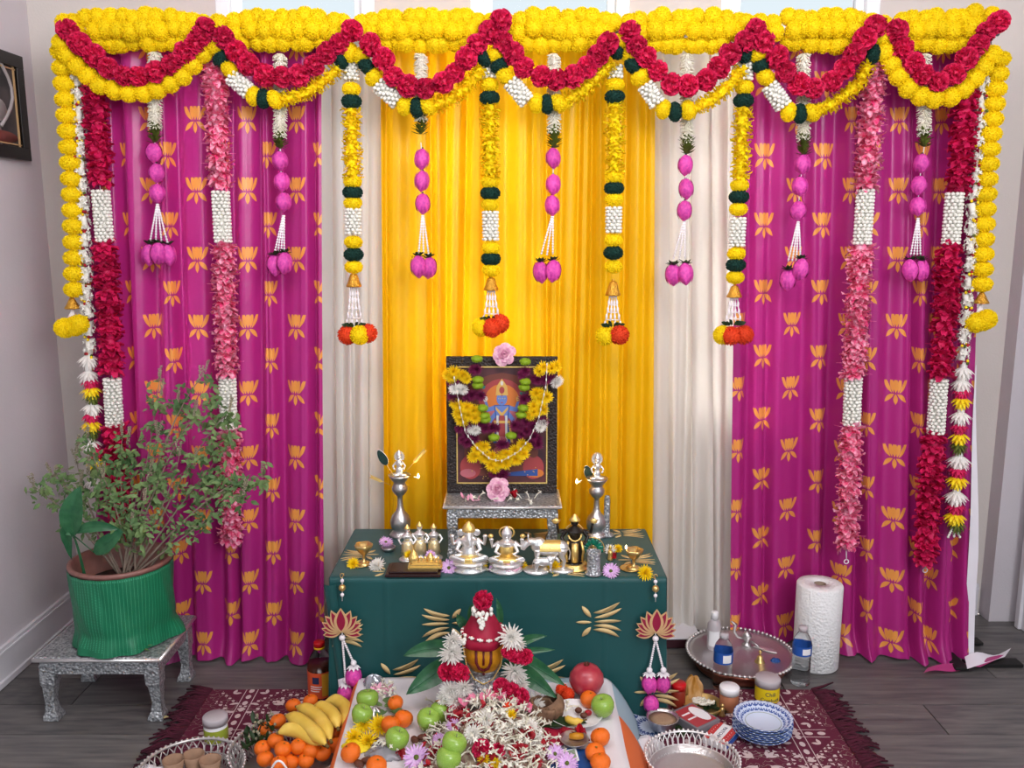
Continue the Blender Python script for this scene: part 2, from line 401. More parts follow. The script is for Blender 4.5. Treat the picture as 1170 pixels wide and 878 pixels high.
def rug_mat():
    m, nt, b, out = newmat('maroon_rug_weave'); L = nt.links.new
    tc = nt.nodes.new('ShaderNodeTexCoord'); x, y, z = xyz(nt, tc.outputs['Object'])
    P = .30                                                   # medallion tile
    def fr(a, p): return (a / p + 100).fract() - .5
    tx = fr(x, P).abs() * P; ty = fr(y + .06, P).abs() * P   # distance from tile centre, up to P/2
    ex = tx * -1 + P / 2; ey = ty * -1 + P / 2               # distance from the tile edge
    # dotted bands along tile edges, thin rules beside them
    def band(d, along):
        dot = ((fr(along, .040).abs() * .040) / .013); dd = d / .009
        return (dot * dot + dd * dd).lt(1).max((d - .020).abs().lt(.0014))
    k = band(ex, y).max(band(ey, x))
    # diamonds of small dots
    dm = ((tx + ty) - .095).abs().lt(.013) * (fr(x, .022).abs().lt(.27) * fr(y, .022).abs().lt(.27))
    dm2 = ((tx + ty) - .150).abs().lt(.011) * (fr(x, .017).abs().lt(.27) * fr(y, .017).abs().lt(.27))
    k = k.max(dm).max(dm2)
    # little tulips at tile corners / centre scroll
    ang = lens(tx, ty, .022, .022, .15, .034, .006).gt(0).max(lens(tx, ty, .022, .022, 1.42, .034, .006).gt(0)).max(lens(tx, ty, .018, .018, .785, .044, .007).gt(0)).max(lens(tx, ty, .092, .092, .2, .028, .006).gt(0)).max(lens(tx, ty, .092, .092, 1.37, .028, .006).gt(0)).max(lens(tx, ty, .1, .02, 1.2, .03, .006).gt(0))
    k = k.max(ang)  # tulips
    nz = nt.nodes.new('ShaderNodeTexNoise'); nz.inputs['Scale'].default_value = 38; nz.inputs['Detail'].default_value = 1; L(tc.outputs['Object'], nz.inputs['Vector'])
    n = E(nt, nz.outputs[0]); scroll = (n - .5).abs().lt(.010) * (tx + ty).lt(.16)
    mx = nt.nodes.new('ShaderNodeMix'); mx.data_type = 'RGBA'; mx.inputs[6].default_value = lin('5c1230'); mx.inputs[7].default_value = lin('8f8078'); L(scroll.k, mx.inputs[0])
    m2 = nt.nodes.new('ShaderNodeMix'); m2.data_type = 'RGBA'; m2.inputs[7].default_value = lin('c9b6b6'); L(mx.outputs[2], m2.inputs[6])
    inside = x.abs().lt(1.0); L((k * inside).k, m2.inputs[0])
    L(m2.outputs[2], b.inputs['Base Color']); b.inputs['Roughness'].default_value = .95
    nb = nt.nodes.new('ShaderNodeTexNoise'); nb.inputs['Scale'].default_value = 500; L(tc.outputs['Object'], nb.inputs['Vector'])
    bp = nt.nodes.new('ShaderNodeBump'); bp.inputs['Strength'].default_value = .6; bp.inputs['Distance'].default_value = .003; L(nb.outputs[0], bp.inputs['Height']); L(bp.outputs[0], b.inputs['Normal'])
    return m
def radial_mat(name, base, ink, count, rings, rough=.4):
    """printed tableware: motif repeated round the axis"""
    m, nt, b, out = newmat(name); L = nt.links.new
    tc = nt.nodes.new('ShaderNodeTexCoord'); x, y, z = xyz(nt, tc.outputs['Object'])
    th = E(nt, y.op('ARCTAN2', x).k) * (count / (2 * pi)); r = (x * x + y * y).op('SQRT')
    u = (th + 50).fract() - .5; v = ((z * 62 + r * 30 + 40).fract() - .5)
    k = lens(u.abs(), v, .0, -.45, 0, .9, .14).gt(0).max(lens(u.abs(), v, .1, -.3, .7, .55, .13).gt(0)).max(((u.abs() - .42) * (u.abs() - .42) + (v - .2) * (v - .2)).lt(.012))
    k = k * r.gt(rings)
    mx = nt.nodes.new('ShaderNodeMix'); mx.data_type = 'RGBA'; mx.inputs[6].default_value = lin(base); mx.inputs[7].default_value = lin(ink)
    L(k.k, mx.inputs[0]); L(mx.outputs[2], b.inputs['Base Color']); b.inputs['Roughness'].default_value = rough
    return m
def silk_mat():
    m, nt, b, out = newmat('green_brocade'); L = nt.links.new
    tc = nt.nodes.new('ShaderNodeTexCoord'); u, v, _ = xyz(nt, tc.outputs['UV'])
    col = (u * 90).floor(); a = ((u * 90).fract() - .5).abs(); c = ((v * 60 + col.mod(2) * .5).fract() - .5).abs()
    k = ((a * 1.2 + c * 1.1).lt(.34)) * v.gt(.06)
    line = ((u * 90).fract().lt(.16)) * ((v * 90).fract().lt(.6))
    band = (v - .97).abs().lt(.012) * ((u * 150).fract().lt(.5))
    k = (k * (u.lt(.40))).max(line * u.gt(.40)).max(band)
    mx = nt.nodes.new('ShaderNodeMix'); mx.data_type = 'RGBA'; mx.inputs[6].default_value = lin('0a6e4a'); mx.inputs[7].default_value = lin('3f9a74')
    L(k.k, mx.inputs[0]); L(mx.outputs[2], b.inputs['Base Color']); b.inputs['Roughness'].default_value = .5
    nb = nt.nodes.new('ShaderNodeTexNoise'); nb.inputs['Scale'].default_value = 12; L(tc.outputs['Object'], nb.inputs['Vector'])
    bp = nt.nodes.new('ShaderNodeBump'); bp.inputs['Strength'].default_value = .4; bp.inputs['Distance'].default_value = .01; L(nb.outputs[0], bp.inputs['Height']); L(bp.outputs[0], b.inputs['Normal'])
    return m
M['floor'] = floor_mat(); M['rug'] = rug_mat(); M['fringe'] = mat('maroon_fringe', '4c1028', .95, var=.3)
M['bluewhite'] = radial_mat('blue_floral_print', 'c9d6ea', '2a4f9c', 26, .062); M['silk'] = silk_mat()
M['blueplate'] = radial_mat('blue_plate_print', 'c4cedf', '26437e', 18, .03)

def struct(o, lab=None):
    o['kind'] = 'structure'
    if lab: o['label'] = lab
    return o

# ------------------------------------------------------------------ the room
XL, XR, YB, YF, ZC = -1.80, 1.95, 3.44, -1.6, 2.95
ob = MB(); ob.box((.075, .9, -.035), (4.2, 5.4, .05)); fl = struct(ob.build('floor', M['potin'], smooth=False), 'grey wood-look vinyl plank floor')
pk = MB(); pk.box((0, 0, 0), (1.216, .1765, .008))
plank = pk.mesh('plank', M['floor'], False)
y = YB - .0885; row = 0
while y > .75:
    x0 = XL - 1.0 + (row * .437) % 1.22
    while x0 < XR + .1:
        a = max(x0, XL - .02); b_ = min(x0 + 1.22, XR + .14)
        if b_ - a > .08:
            full = abs((b_ - a) - 1.22) < 1e-3
            o = inst(plank, 'plank', fl, ((a + b_) / 2, y, -.006), scale=((b_ - a - .002) / 1.22 if not full else 1, 1, 1))
            bv = o
        x0 += 1.22
    y -= .179; row += 1
bx = MB(); bx.box((XL - .05, (YB + YF) / 2, ZC / 2), (.1, YB - YF + .2, ZC)); struct(bx.build('wall_left', M['wall'], smooth=False))
bx = MB(); bx.box((XR + .05 + .12, (YB + YF) / 2, ZC / 2), (.1, YB - YF + .2, ZC)); bx.box((XR + .06, YB - .04, ZC / 2), (.12, .08, ZC)); struct(bx.build('wall_right', M['wall'], smooth=False))
bx = MB(); bx.box(((XL + XR) / 2, (YB + YF) / 2, ZC + .05), (4.1, YB - YF + .2, .1)); struct(bx.build('ceiling', M['ceil'], smooth=False))
WIN = [(-1.10, -.51), (-.155, .437), (.775, 1.366)]; SILL, HEAD = .92, 2.62
wm = MB(); xs = [XL] + [v for w in WIN for v in w] + [XR]
for i in range(0, len(xs), 2): wm.box(((xs[i] + xs[i + 1]) / 2, YB + .06, ZC / 2), (xs[i + 1] - xs[i], .12, ZC))
for a, b_ in WIN:
    wm.box(((a + b_) / 2, YB + .06, SILL / 2), (b_ - a, .12, SILL)); wm.box(((a + b_) / 2, YB + .06, (ZC + HEAD) / 2), (b_ - a, .12, ZC - HEAD))
struct(wm.build('wall_back', M['wallw'], smooth=False))
for i, (a, b_) in enumerate(WIN):
    w = bpy.data.objects.new('window_%d' % (i + 1), None); COL.objects.link(w); w.location = ((a + b_) / 2, YB + .03, SILL)
    struct(w, ['bright window at the left above the garland', 'bright window in the middle above the garland', 'bright window at the right above the garland'][i])
    f = MB(); t = .05; H = HEAD - SILL; cx = (a + b_) / 2; cz = (SILL + HEAD) / 2
    for sx in (a + t / 2, b_ - t / 2): f.box((sx, YB + .03, cz), (t, .07, H))
    for sz in (SILL + t / 2, HEAD - t / 2): f.box((cx, YB + .03, sz), (b_ - a - 2 * t, .07, t))
    f.build('window_frame', M['vinyl'], w, smooth=False, bevel=.004)
    f = MB(); tt = .03
    for sx in (a + t + tt / 2, b_ - t - tt / 2): f.box((sx, YB + .045, cz), (tt, .04, H - 2 * t))
    for sz in (SILL + t + tt / 2, HEAD - t - tt / 2, cz): f.box((cx, YB + .045, sz), (b_ - a - 2 * t - 2 * tt, .04, tt))
    sash_ = f.build('sash', M['vinyl'], w, smooth=False, bevel=.003)
    f = MB(); f.box((cx, YB + .05, cz), (b_ - a - 2 * t - 2 * tt, .004, H - 2 * t - 2 * tt)); f.build('pane', M['glass'], sash_, smooth=False)
    f = MB(); f.box((cx, YB - .012, SILL - .012), (b_ - a + .1, .05, .024)); f.build('window_sill', M['trim'], w, smooth=False, bevel=.004)
def baseboard(name, c, d, axis):
    m = MB(); h = .135
    if axis == 'y':
        s = 1 if c[0] < 0 else -1
        m.box((c[0] + s * .007, c[1], h / 2), (.014, d, h)); m.box((c[0] + s * .009, c[1], h - .02), (.018, d, .012)); m.box((c[0] + s * .012, c[1], .011), (.024, d, .022))
    else:
        m.box((c[0], c[1] - .007, h / 2), (d, .014, h)); m.box((c[0], c[1] - .009, h - .02), (d, .018, .012)); m.box((c[0], c[1] - .012, .011), (d, .024, .022))
    struct(m.build(name, M['trim'], smooth=False, bevel=.002))
baseboard('baseboard_left', (XL, (YB + YF) / 2), YB - YF - .03, 'y'); baseboard('baseboard_back', ((XL + XR) / 2, YB), XR - XL - .03, 'x')
d = bpy.data.objects.new('door_1', None); COL.objects.link(d); d.location = (XR + .12, 2.75, 0); struct(d, 'white panelled door leaf and casing at the right edge')
m = MB()
m.box((XR + .105, 3.28, 1.09), (.03, .085, 2.18)); m.box((XR + .092, 3.30, 1.09), (.03, .03, 2.18)); m.box((XR + .105, 2.31, 1.09), (.03, .085, 2.18)); m.box((XR + .105, 2.79, 2.135), (.03, .88, .085))
m.build('casing', M['trim'], d, smooth=False, bevel=.004)
m = MB(); m.box((XR + .115, 2.79, 1.045), (.02, .87, 2.09))
for z in (.5, 1.5):
    for yy in (2.58, 3.0): m.box((XR + .10, yy, z), (.012, .28, .8))
m.build('door_leaf', M['trim'], d, smooth=False, bevel=.004)

# ------------------------------------------------------------------ backdrop stand and curtains
YR = 3.07
ZR = onY(585, 28, 3.03).z
st = thing('backdrop_stand', 'grey metal backdrop stand with two uprights and a crossbar holding the curtains', 'stand', (0, YR + .06, 0))
XPL, XPR = -1.50, 1.63
for X in (XPL, XPR):
    m = MB(); m.tube([(X, YR + .09, .02), (X, YR + .09, 1.25)], .019, 12); m.tube([(X, YR + .09, 1.2), (X, YR + .09, ZR + .01)], .015, 12); m.lathe([(.026, 0), (.026, .05), (.02, .06)], (X, YR + .09, 1.2), 14); m.build('upright', M['metal_pole'], st)
    m = MB(); m.box((X, YR + .09, .012), (.36, .05, .012)); m.box((X, YR + .02, .012), (.05, .3, .012)); m.build('base_foot', M['blkfoot'], st, smooth=False, bevel=.003)
m = MB(); m.tube([(XPL - .02, YR + .06, ZR), (XPR + .02, YR + .06, ZR)], .016, 12); m.build('crossbar', M['metal_pole'], st)
m = MB(); m.box((onZ(1140, 762, .01).x, 3.0, .006), (.2, .05, .012)); m.build('foot_end', M['blkfoot'], st, smooth=False)

def curtain(name, mt, label, xt, xb, ytop, ybot, seed, folds, amp, period_jit=.35, nu=260, nv=46, ztop=None, uvs=True, zb=.006, puddle=.02, uoff=0):
    """xt/xb: (left,right) world x at top/bottom; ytop/ybot: functions of s"""
    rr = random.Random(seed); ztop = ztop or ZR + .005
    # irregular fold phase: warp s so folds vary in width
    knots = [0]
    for i in range(folds): knots.append(knots[-1] + 1 + rr.uniform(-period_jit, period_jit))
    tot = knots[-1]; kn = [k / tot for k in knots]; am = [amp * rr.uniform(.45, 1.25) for _ in knots]; dr = [rr.uniform(-1, 1) for _ in knots]
    def fold(s, zf):
        s2 = s + .012 * sin(s * 17 + seed) * (1 - zf)
        s2 = min(max(s2, 0), .99999)
        i = 0
        lo, hi = 0, folds
        while hi - lo > 1:
            mid = (lo + hi) // 2
            if kn[mid] <= s2: lo = mid
            else: hi = mid
        i = lo; t = (s2 - kn[i]) / (kn[i + 1] - kn[i]); a = am[i] * (1 - t) + am[i + 1] * t
        w = cos(2 * pi * t); w = w - .28 * cos(4 * pi * t + dr[i])
        return a * w * (.75 + .35 * (1 - zf)) + .006 * sin(s * 43 + zf * 3 + seed), dr[i]
    m = MB()
    def P(s, t):
        zf = 1 - t; z = zb + (ztop - zb) * zf
        y0 = ytop(s) * zf + ybot(s) * (1 - zf)
        f, dd = fold(s, zf); x = (xt[0] * (1 - s) + xt[1] * s) * zf + (xb[0] * (1 - s) + xb[1] * s) * (1 - zf)
        x += .010 * sin(s * 31 + seed + zf * 2.0)
        if z < .10:
            k = (.10 - z) / .10; y0 -= puddle * k * k * (1 + .8 * sin(s * 19 + seed)); z += .004 * sin(s * 40) * k + .004
        if t == 0: f *= .6
        return Vector((x, y0 - f, z))
    m.grid(P, nu, nv)
    o = m.build(name, mt); me = o.data
    if uvs:
        w = nu + 1; jj = nv // 2; arc = [uoff]
        for i in range(nu):
            a = Vector(m.v[jj * w + i]); b2 = Vector(m.v[jj * w + i + 1]); arc.append(arc[-1] + (b2 - a).length)
        uvl = me.uv_layers.new(name='uv'); vi = [0] * len(me.loops); me.loops.foreach_get('vertex_index', vi); flat = []
        for k in vi: flat += [arc[k % w], m.v[k][2]]
        uvl.data.foreach_set('uv', flat)
    tag(o, label, 'curtain', 'backdrop curtains'); return o
def X(px, py, Y): return onY(px, py, Y).x
def bell(s, a, b): t = min(1, max(0, (s - a) / (b - a))); return t * t * (3 - 2 * t)
lm = curtain('magenta_curtain', M['magenta'], 'magenta satin curtain printed with orange lotuses, left side behind the potted plant', (X(92, 60, 3.08), X(372, 60, 3.08)), (X(118, 740, 3.03), X(372, 740, 3.06)),
        lambda s: 3.08, lambda s: 3.03, 3, 9, .026, nu=300, uoff=.02)
rm = curtain('magenta_curtain', M['magenta'], 'magenta satin curtain printed with orange lotuses, right side with a white hem', (X(838, 60, 3.10), X(1124, 60, 3.08)), (X(838, 720, 3.17), X(1107, 760, 3.03)),
        lambda s: 3.09, lambda s: 3.19 * (1 - bell(s, .3, .62)) + 3.04 * bell(s, .3, .62), 11, 9, .026, nu=300, puddle=.03, uoff=.1)
curtain('sheer_curtain', M['white_cl'], 'off-white sheer curtain between the left magenta and the yellow one', (X(350, 60, 3.14), X(447, 60, 3.14)), (X(358, 740, 3.16), X(440, 700, 3.17)), lambda s: 3.17, lambda s: 3.21, 5, 6, .016, nu=160)
curtain('sheer_curtain', M['white_cl'], 'off-white sheer curtain between the yellow and the right magenta one', (X(744, 60, 3.17), X(860, 60, 3.17)), (X(736, 700, 3.23), X(862, 724, 3.24)), lambda s: 3.18, lambda s: 3.245, 8, 7, .015, nu=180)
curtain('yellow_curtain', M['yellow_cl'], 'bright yellow pleated satin curtain in the centre behind the altar', (X(438, 60, 3.12), X(750, 60, 3.12)), (X(436, 640, 3.17), X(743, 640, 3.17)), lambda s: 3.115, lambda s: 3.165, 21, 15, .017, period_jit=.45, nu=420)
# white hem and trailing tip of the right curtain
m = MB()
def hemP(s, t):
    a = onY(1125, 300, 3.05); z = 1.1 * (1 - t) + .012
    zf = z / ZR; x = X(1124, 60, 3.08) * zf + X(1107, 760, 3.03) * (1 - zf) - .014
    wdt = .002 + .034 * min(1, t * 1.6)
    return Vector((x - wdt * .2 + wdt * s, 3.035 - .012 * t + .006 * sin(t * 9), z))
m.grid(hemP, 2, 30)
p = [onZ(1102, 752, .02), onZ(1155, 744, .02), onZ(1148, 752, .016), onZ(1105, 766, .014)]
def tip(s, t):
    a = p[0].lerp(p[1], s); b2 = p[3].lerp(p[2], s); q = a.lerp(b2, t); q.z += .012 * sin(s * 7) * (1 - t) + .004; return q
m.grid(tip, 8, 4)
m.build('white_hem', M['hem'], rm, label='white hem strip')
m = MB()
def tip2(s, t):
    a = onZ(1060, 765, .01).lerp(onZ(1150, 751, .012), s); b2 = onZ(1055, 771, .006).lerp(onZ(1120, 765, .006), s); q = a.lerp(b2, t); q.z += .006 + .006 * sin(s * 9); return q
m.grid(tip2, 10, 3); m.build('trailing_corner', M['redcl'] if False else mat('magenta_plain', 'a8206e', .4, sheen=.3), rm)
# ------------------------------------------------------------------ flower meshes (shared)
def fib(n):
    for i in range(n):
        z = 1 - 2 * (i + .5) / n; r = sqrt(1 - z * z); t = i * 2.399963
        yield Vector((r * cos(t), r * sin(t), z))
def rv(a=1): return Vector((random.uniform(-a, a), random.uniform(-a, a), random.uniform(-a, a)))
def pompom(name, m_, n=230, squash=1.0):
    n = int(n * 2.2); m = MB(); m.ell((0, 0, 0), (.93, .93, .93 * squash), nu=16, nv=10, jit=.03)
    for p in fib(n):
        p = (p + rv(.10)).normalized(); t = p.cross(rv()).normalized(); q = Vector((p.x, p.y, p.z * squash)); L = random.uniform(.08, .16); w = .052
        b = q * .88
        m.add([b - t * w, b + t * w, q * (1 + L * .45) + t * w + rv(.035), q * (1 + L * .45) - t * w + rv(.035)], [(0, 1, 2, 3)])
    return m.mesh(name, m_)
def carnation(name, m_, n=70, ruff=.35):
    """ruffled petals: a dense ball with an open frilled face toward -Y"""
    m = MB(); m.ell((0, 0, 0), (.62, .62, .62), nu=10, nv=7)
    for p in fib(n):
        p = (p + rv(.12)).normalized(); t = p.cross(rv()).normalized(); L = random.uniform(.45, .6); b = p * .45; w = random.uniform(.26, .38)
        nr = p.cross(t); vs = []
        for j in range(3):
            a = j / 2
            for i in range(5):
                bb = (i - 2) / 2; k = w * (.4 + .75 * a)
                vs.append(b + p * (a * L * (1 - .12 * bb * bb)) + t * (bb * k) + nr * (random.uniform(-.12, .12) * a * ruff * 2.4 + .12 * bb * bb))
        m.add(vs, [(5 * j + i, 5 * j + i + 1, 5 * j + i + 6, 5 * j + i + 5) for j in range(2) for i in range(4)])
    return m.mesh(name, m_)
def mum(name, m_, rings=6, n=15, R=1.0, mc=None, wide=.17, dome=1.0):
    """chrysanthemum opening toward +Z"""
    m = MB()
    for k in range(rings):
        el = (k / (rings - 1)) * (pi / 2) * .92; L = R * (1 - .42 * k / rings); nn = max(6, int(n * cos(el * .8)))
        for i in range(nn):
            t = 2 * pi * (i + .5 * (k % 2) + random.uniform(-.2, .2)) / nn; e = el + random.uniform(-.12, .12)
            d_ = Vector((cos(t) * cos(e), sin(t) * cos(e), sin(e) * dome + .04)); up = Vector((-cos(t) * sin(e), -sin(t) * sin(e), cos(e) + .1))
            m.petal(Vector((0, 0, 0)) + d_ * .1, d_, up, L * random.uniform(.8, 1), R * wide, curl=.22, cup=.35, seg=3, tip=.5)
    mats = [m_]
    if mc: m.mi = 1; m.ell((0, 0, .12 * R), (.16 * R, .16 * R, .1 * R), nu=10, nv=5, jit=.08); mats = [m_, mc]
    return m.mesh(name, mats)
def daisy(name, m_, mc, n=20, wide=.2):
    m = MB()
    for k in range(2):
        for i in range(n):
            t = 2 * pi * (i + .5 * k) / n + random.uniform(-.08, .08); e = .12 + .28 * k
            d_ = Vector((cos(t) * cos(e), sin(t) * cos(e), sin(e))); m.petal(d_ * .12, d_, (-cos(t) * sin(e), -sin(t) * sin(e), cos(e)), random.uniform(.78, .95), wide, curl=-.12, cup=.25, seg=3, tip=.5)
    m.mi = 1; m.ell((0, 0, .1), (.2, .2, .13), nu=12, nv=6, jit=.1); return m.mesh(name, [m_, mc])
def rose(name, m_, layers=5):
    m = MB()
    for k in range(layers + 1):
        r = .10 + .13 * k; n = 3 + (k + 1) // 2; h = .95 - .13 * k
        for i in range(n):
            t0 = 2 * pi * i / n + k * 1.1 + random.uniform(-.25, .25); wd = 2 * pi / n * random.uniform(.55, .8); vs = []; tl = random.uniform(-.04, .06); op = random.uniform(.8, 1.3)
            for j in range(5):
                a = j / 4
                for q in range(6):
                    e = 2 * q / 5 - 1; tt = t0 + e * wd * (1 - .2 * a * a); rr = (r + tl) * (.5 + .65 * sin(a * pi * .5)) + .16 * a ** 3 * (k * .35 + .2) * op - .05 * e * e * a * (1 + k * .5)
                    vs.append(Vector((rr * cos(tt), rr * sin(tt), a * h * .9 * (1 - .30 * e * e) - .3 - .10 * a ** 4 * k * op * .5)))
            m.add(vs, [(6 * j + q, 6 * j + q + 1, 6 * j + q + 7, 6 * j + q + 6) for j in range(4) for q in range(5)])
    m.ell((0, 0, -.15), (.35, .35, .25), nu=10, nv=6); return m.mesh(name, m_)
def budmesh(name, m_):
    m = MB(); prof = [(0, -1.0), (.10, -.94), (.42, -.62), (.62, -.2), (.64, .1), (.52, .5), (.30, .8), (.12, .93), (0, .96)]
    m.lathe(prof, n=24, wob=lambda t, z: 1 + .07 * abs(sin(2.5 * t + z * 1.2)))
    for i in range(5):                                      # overlapping petals
        t0 = 2 * pi * i / 5; vs = []
        for j in range(7):
            a = j / 6; z = .85 - 1.65 * a; r0 = .66 * sqrt(max(0.02, 1 - ((z) / 1.02) ** 2)) + .03; w = .62 * sin(pi * (a * .86 + .1))
            for q in range(5):
                tt = t0 + (q / 4 - .5) * 2 * w * .8; vs.append(Vector((r0 * cos(tt), r0 * sin(tt), z)))
        m.add(vs, [(5 * j + q, 5 * j + q + 1, 5 * j + q + 6, 5 * j + q + 5) for j in range(6) for q in range(4)])
    m.mi = 1; m.ell((0, 0, .98), (.10, .10, .1), nu=6, nv=4)
    return m.mesh(name, [m_, M['leafd']])
def blossom(name, m_, n=20, long=1.0):
    """one flower of a stringed lei: a whorl of loose recurved petals round a vertical string"""
    m = MB()
    for i in range(n):
        t = 2 * pi * i / n + random.uniform(-.2, .2); e = random.uniform(-.7, .45); d_ = Vector((cos(t) * cos(e), sin(t) * cos(e), sin(e)))
        m.petal(d_ * .15, d_, (0, 0, 1) if e < .9 else (1, 0, 0), random.uniform(.75, 1.0) * long, .66, curl=random.uniform(-.5, .5), cup=.25, seg=3, tip=.7, ruff=.16)
    m.tube([(0, 0, -.42), (0, 0, .42)], .42, 7)
    for i in range(2):
        t = random.uniform(0, 6.28); m.tube([Vector((0, 0, 0)), Vector((cos(t), sin(t), random.uniform(-.2, .3))) * 1.35], [.025, .015], 4)
    return m.mesh(name, m_)
PY = [pompom('pompom_yellow', M['yellow'], 260) for _ in range(3)]
PYs = pompom('pompom_yellow_flat', M['yellow'], 240, .78)
PGs = pompom('pompom_green', M['dgreen'], 240, .72); PO = pompom('pompom_orange', M['orangep'], 200)
CARN = [carnation('carnation_head', M['carn'], 80) for _ in range(3)]
LEIL = [blossom('lei_blossom_light', M['carnl'], 28) for _ in range(3)]; LEID = [blossom('lei_blossom_deep', M['carnd'], 28) for _ in range(3)]
def tuft(name, m_):
    m = MB(); m.tube([(0, 0, -.8), (0, 0, .8)], .4, 6)
    for i in range(34):
        t = rr2(); z = random.uniform(-.75, .75); e = random.uniform(-.3, .5); r = .45 * sqrt(max(.1, 1 - z * z)); d_ = Vector((cos(t) * cos(e), sin(t) * cos(e), sin(e))); b = Vector((r * cos(t), r * sin(t), z))
        for k in range(4):
            q = d_.orthogonal().normalized(); q.rotate(Matrix.Rotation(k * pi / 2 + t, 3, d_)); m.petal(b + d_ * .2, (q + d_ * .5), d_, .30, .17, curl=-.1, cup=.1, seg=2)
    return m.mesh(name, m_)
rr2 = lambda: random.uniform(0, 6.28)
JT = tuft('white_tuft', M['jas'])
BUD = budmesh('bud_mesh', M['bud'])
MUMW = [mum('mum_white', M['whitef'], 6, 18) for _ in range(2)]; MUMY = [mum('mum_yellow', M['yelf'], 6, 17) for _ in range(2)]; MUMM = mum('mum_maroon', M['maroonf'], 5, 17)
DAIS = [daisy('daisy_lilac', M['lilac'], M['oliv']) for _ in range(2)]; ROSE = rose('rose_head', M['rose']); ROSER = rose('rose_red', M['redf'])
BTN = pompom('button_green', M['greenf'], 120, .6)
def skirt(name, m_, n=13, wide=.36):
    m = MB(); m.ell((0, 0, 0), (.3, .3, .3), nu=8, nv=5)
    for k in range(3):
        for i in range(n):
            t = 2 * pi * (i + k / 3) / n + random.uniform(-.1, .1); e = .25 + .32 * k
            d_ = Vector((cos(t) * cos(e), sin(t) * cos(e), sin(e))); m.petal(d_ * .12, d_, (-cos(t) * sin(e), -sin(t) * sin(e), cos(e)), random.uniform(.8, 1.0), wide, curl=.25, cup=.22, seg=3, tip=.35)
    return m.mesh(name, m_)
FLATW = skirt('fan_white', M['whitef'], 12, .3); FLATY = skirt('fan_yellow', M['yelf'], 11, .34); FLATR = skirt('fan_red', M['carnd'], 12, .36); FLATG = skirt('fan_green', M['oliv'], 10, .3)
PX = .00297                                                 # metres per pixel around the garland plane
rr_ = lambda: random.uniform(0, 6.28)
ORD = ['leftmost', 'second', 'third', 'fourth', 'fifth', 'sixth', 'rightmost']

def lerp_path(pts, step):
    """resample polyline at equal step"""
    pts = [Vector(p) for p in pts]; out = [pts[0]]; acc = 0
    for a, b in zip(pts, pts[1:]):
        L = (b - a).length; 
        if L < 1e-9: continue
        pos = step - acc
        while pos <= L:
            out.append(a.lerp(b, pos / L)); pos += step
        acc = (L - (pos - step))
    return out
def rope(name, parent, pts, rad, mt, kind='jas', step=.010, k=6, label=None):
    """a short length of string densely set with small buds (jas) or loose curled petals (pet)"""
    m = MB(); pts = lerp_path(pts, step)
    if len(pts) < 2: pts = [pts[0], pts[0] + Vector((0, 0, -.01))]
    m.tube(pts, rad * .55, 8)
    for i, p in enumerate(pts):
        a = pts[max(0, i - 1)]; b = pts[min(len(pts) - 1, i + 1)]; T = (b - a).normalized(); x = T.orthogonal().normalized(); y = T.cross(x)
        for j in range(k):
            t = 2 * pi * (j + .5 * (i % 2)) / k + random.uniform(-.15, .15); d_ = x * cos(t) + y * sin(t)
            if kind == 'jas':
                q = d_.to_track_quat('Z', 'Y').to_matrix(); m.ell(p + d_ * rad * .78, (rad * .25, rad * .25, rad * .32), R=q, nu=6, nv=4)
            elif kind == 'spk':
                dd = (d_ + T * random.uniform(.1, .7)).normalized(); m.tube([p + d_ * rad * .3, p + dd * rad * 1.1], [rad * .13, rad * .07], 4)
            else:
                dd = (d_ + T * random.uniform(-.6, .6)).normalized(); m.petal(p + d_ * rad * .35, dd, T, rad * random.uniform(.65, .95), rad * .62, curl=random.uniform(-.5, .6), cup=.2, seg=2, ruff=.2)
    return m.build(name, mt, parent, kind='stuff', label=label)

# ------------------------------------------------------------------ seven bundles of yellow pompoms on the crossbar
JX = [66, 243, 403, 570, 711, 862, 1004, 1138]
YBN = 3.0
for i in range(7):
    a, b = JX[i], JX[i + 1]; c = onY((a + b) / 2, 36, YBN)
    t = thing('marigold_bundle', 'thick yellow pompom bundle on the crossbar, %s' % (ORD[i] + (' of seven from the left' if 0 < i < 6 else ' one at the %s end' % ('left' if i == 0 else 'right'))), 'garland', c, 'yellow pompom bundles along the top')
    n = int((b - a - 8) / 13.0)
    for k in range(n):
        x = a + 8 + (b - a - 16) * k / (n - 1); e = min(k, n - 1 - k)
        rows = [(21, 0), (34, -.022), (46, .004)] if e > 1 else ([(25, 0), (38, -.012)] if e == 1 else [(27, 0)])
        sag = 4 * sin(pi * k / (n - 1)); dy0 = -9 if (i == 6 and k > n - 3) else 0
        for (py, dy) in rows:
            p = onY(x + random.uniform(-4, 4) + (6 if py == 34 else 0), py + dy0 + sag * (py > 40) + random.uniform(-2, 2), YBN + dy + random.uniform(-.008, .008))
            inst(random.choice(PY), 'pompom', t, p, (rr_(), rr_(), rr_()), random.uniform(.027, .032))
    m = MB(); m.tube([onY(a + 6, 33, YBN), onY(b - 6, 33, YBN)], .006, 6); m.build('cord', M['thread'], t)
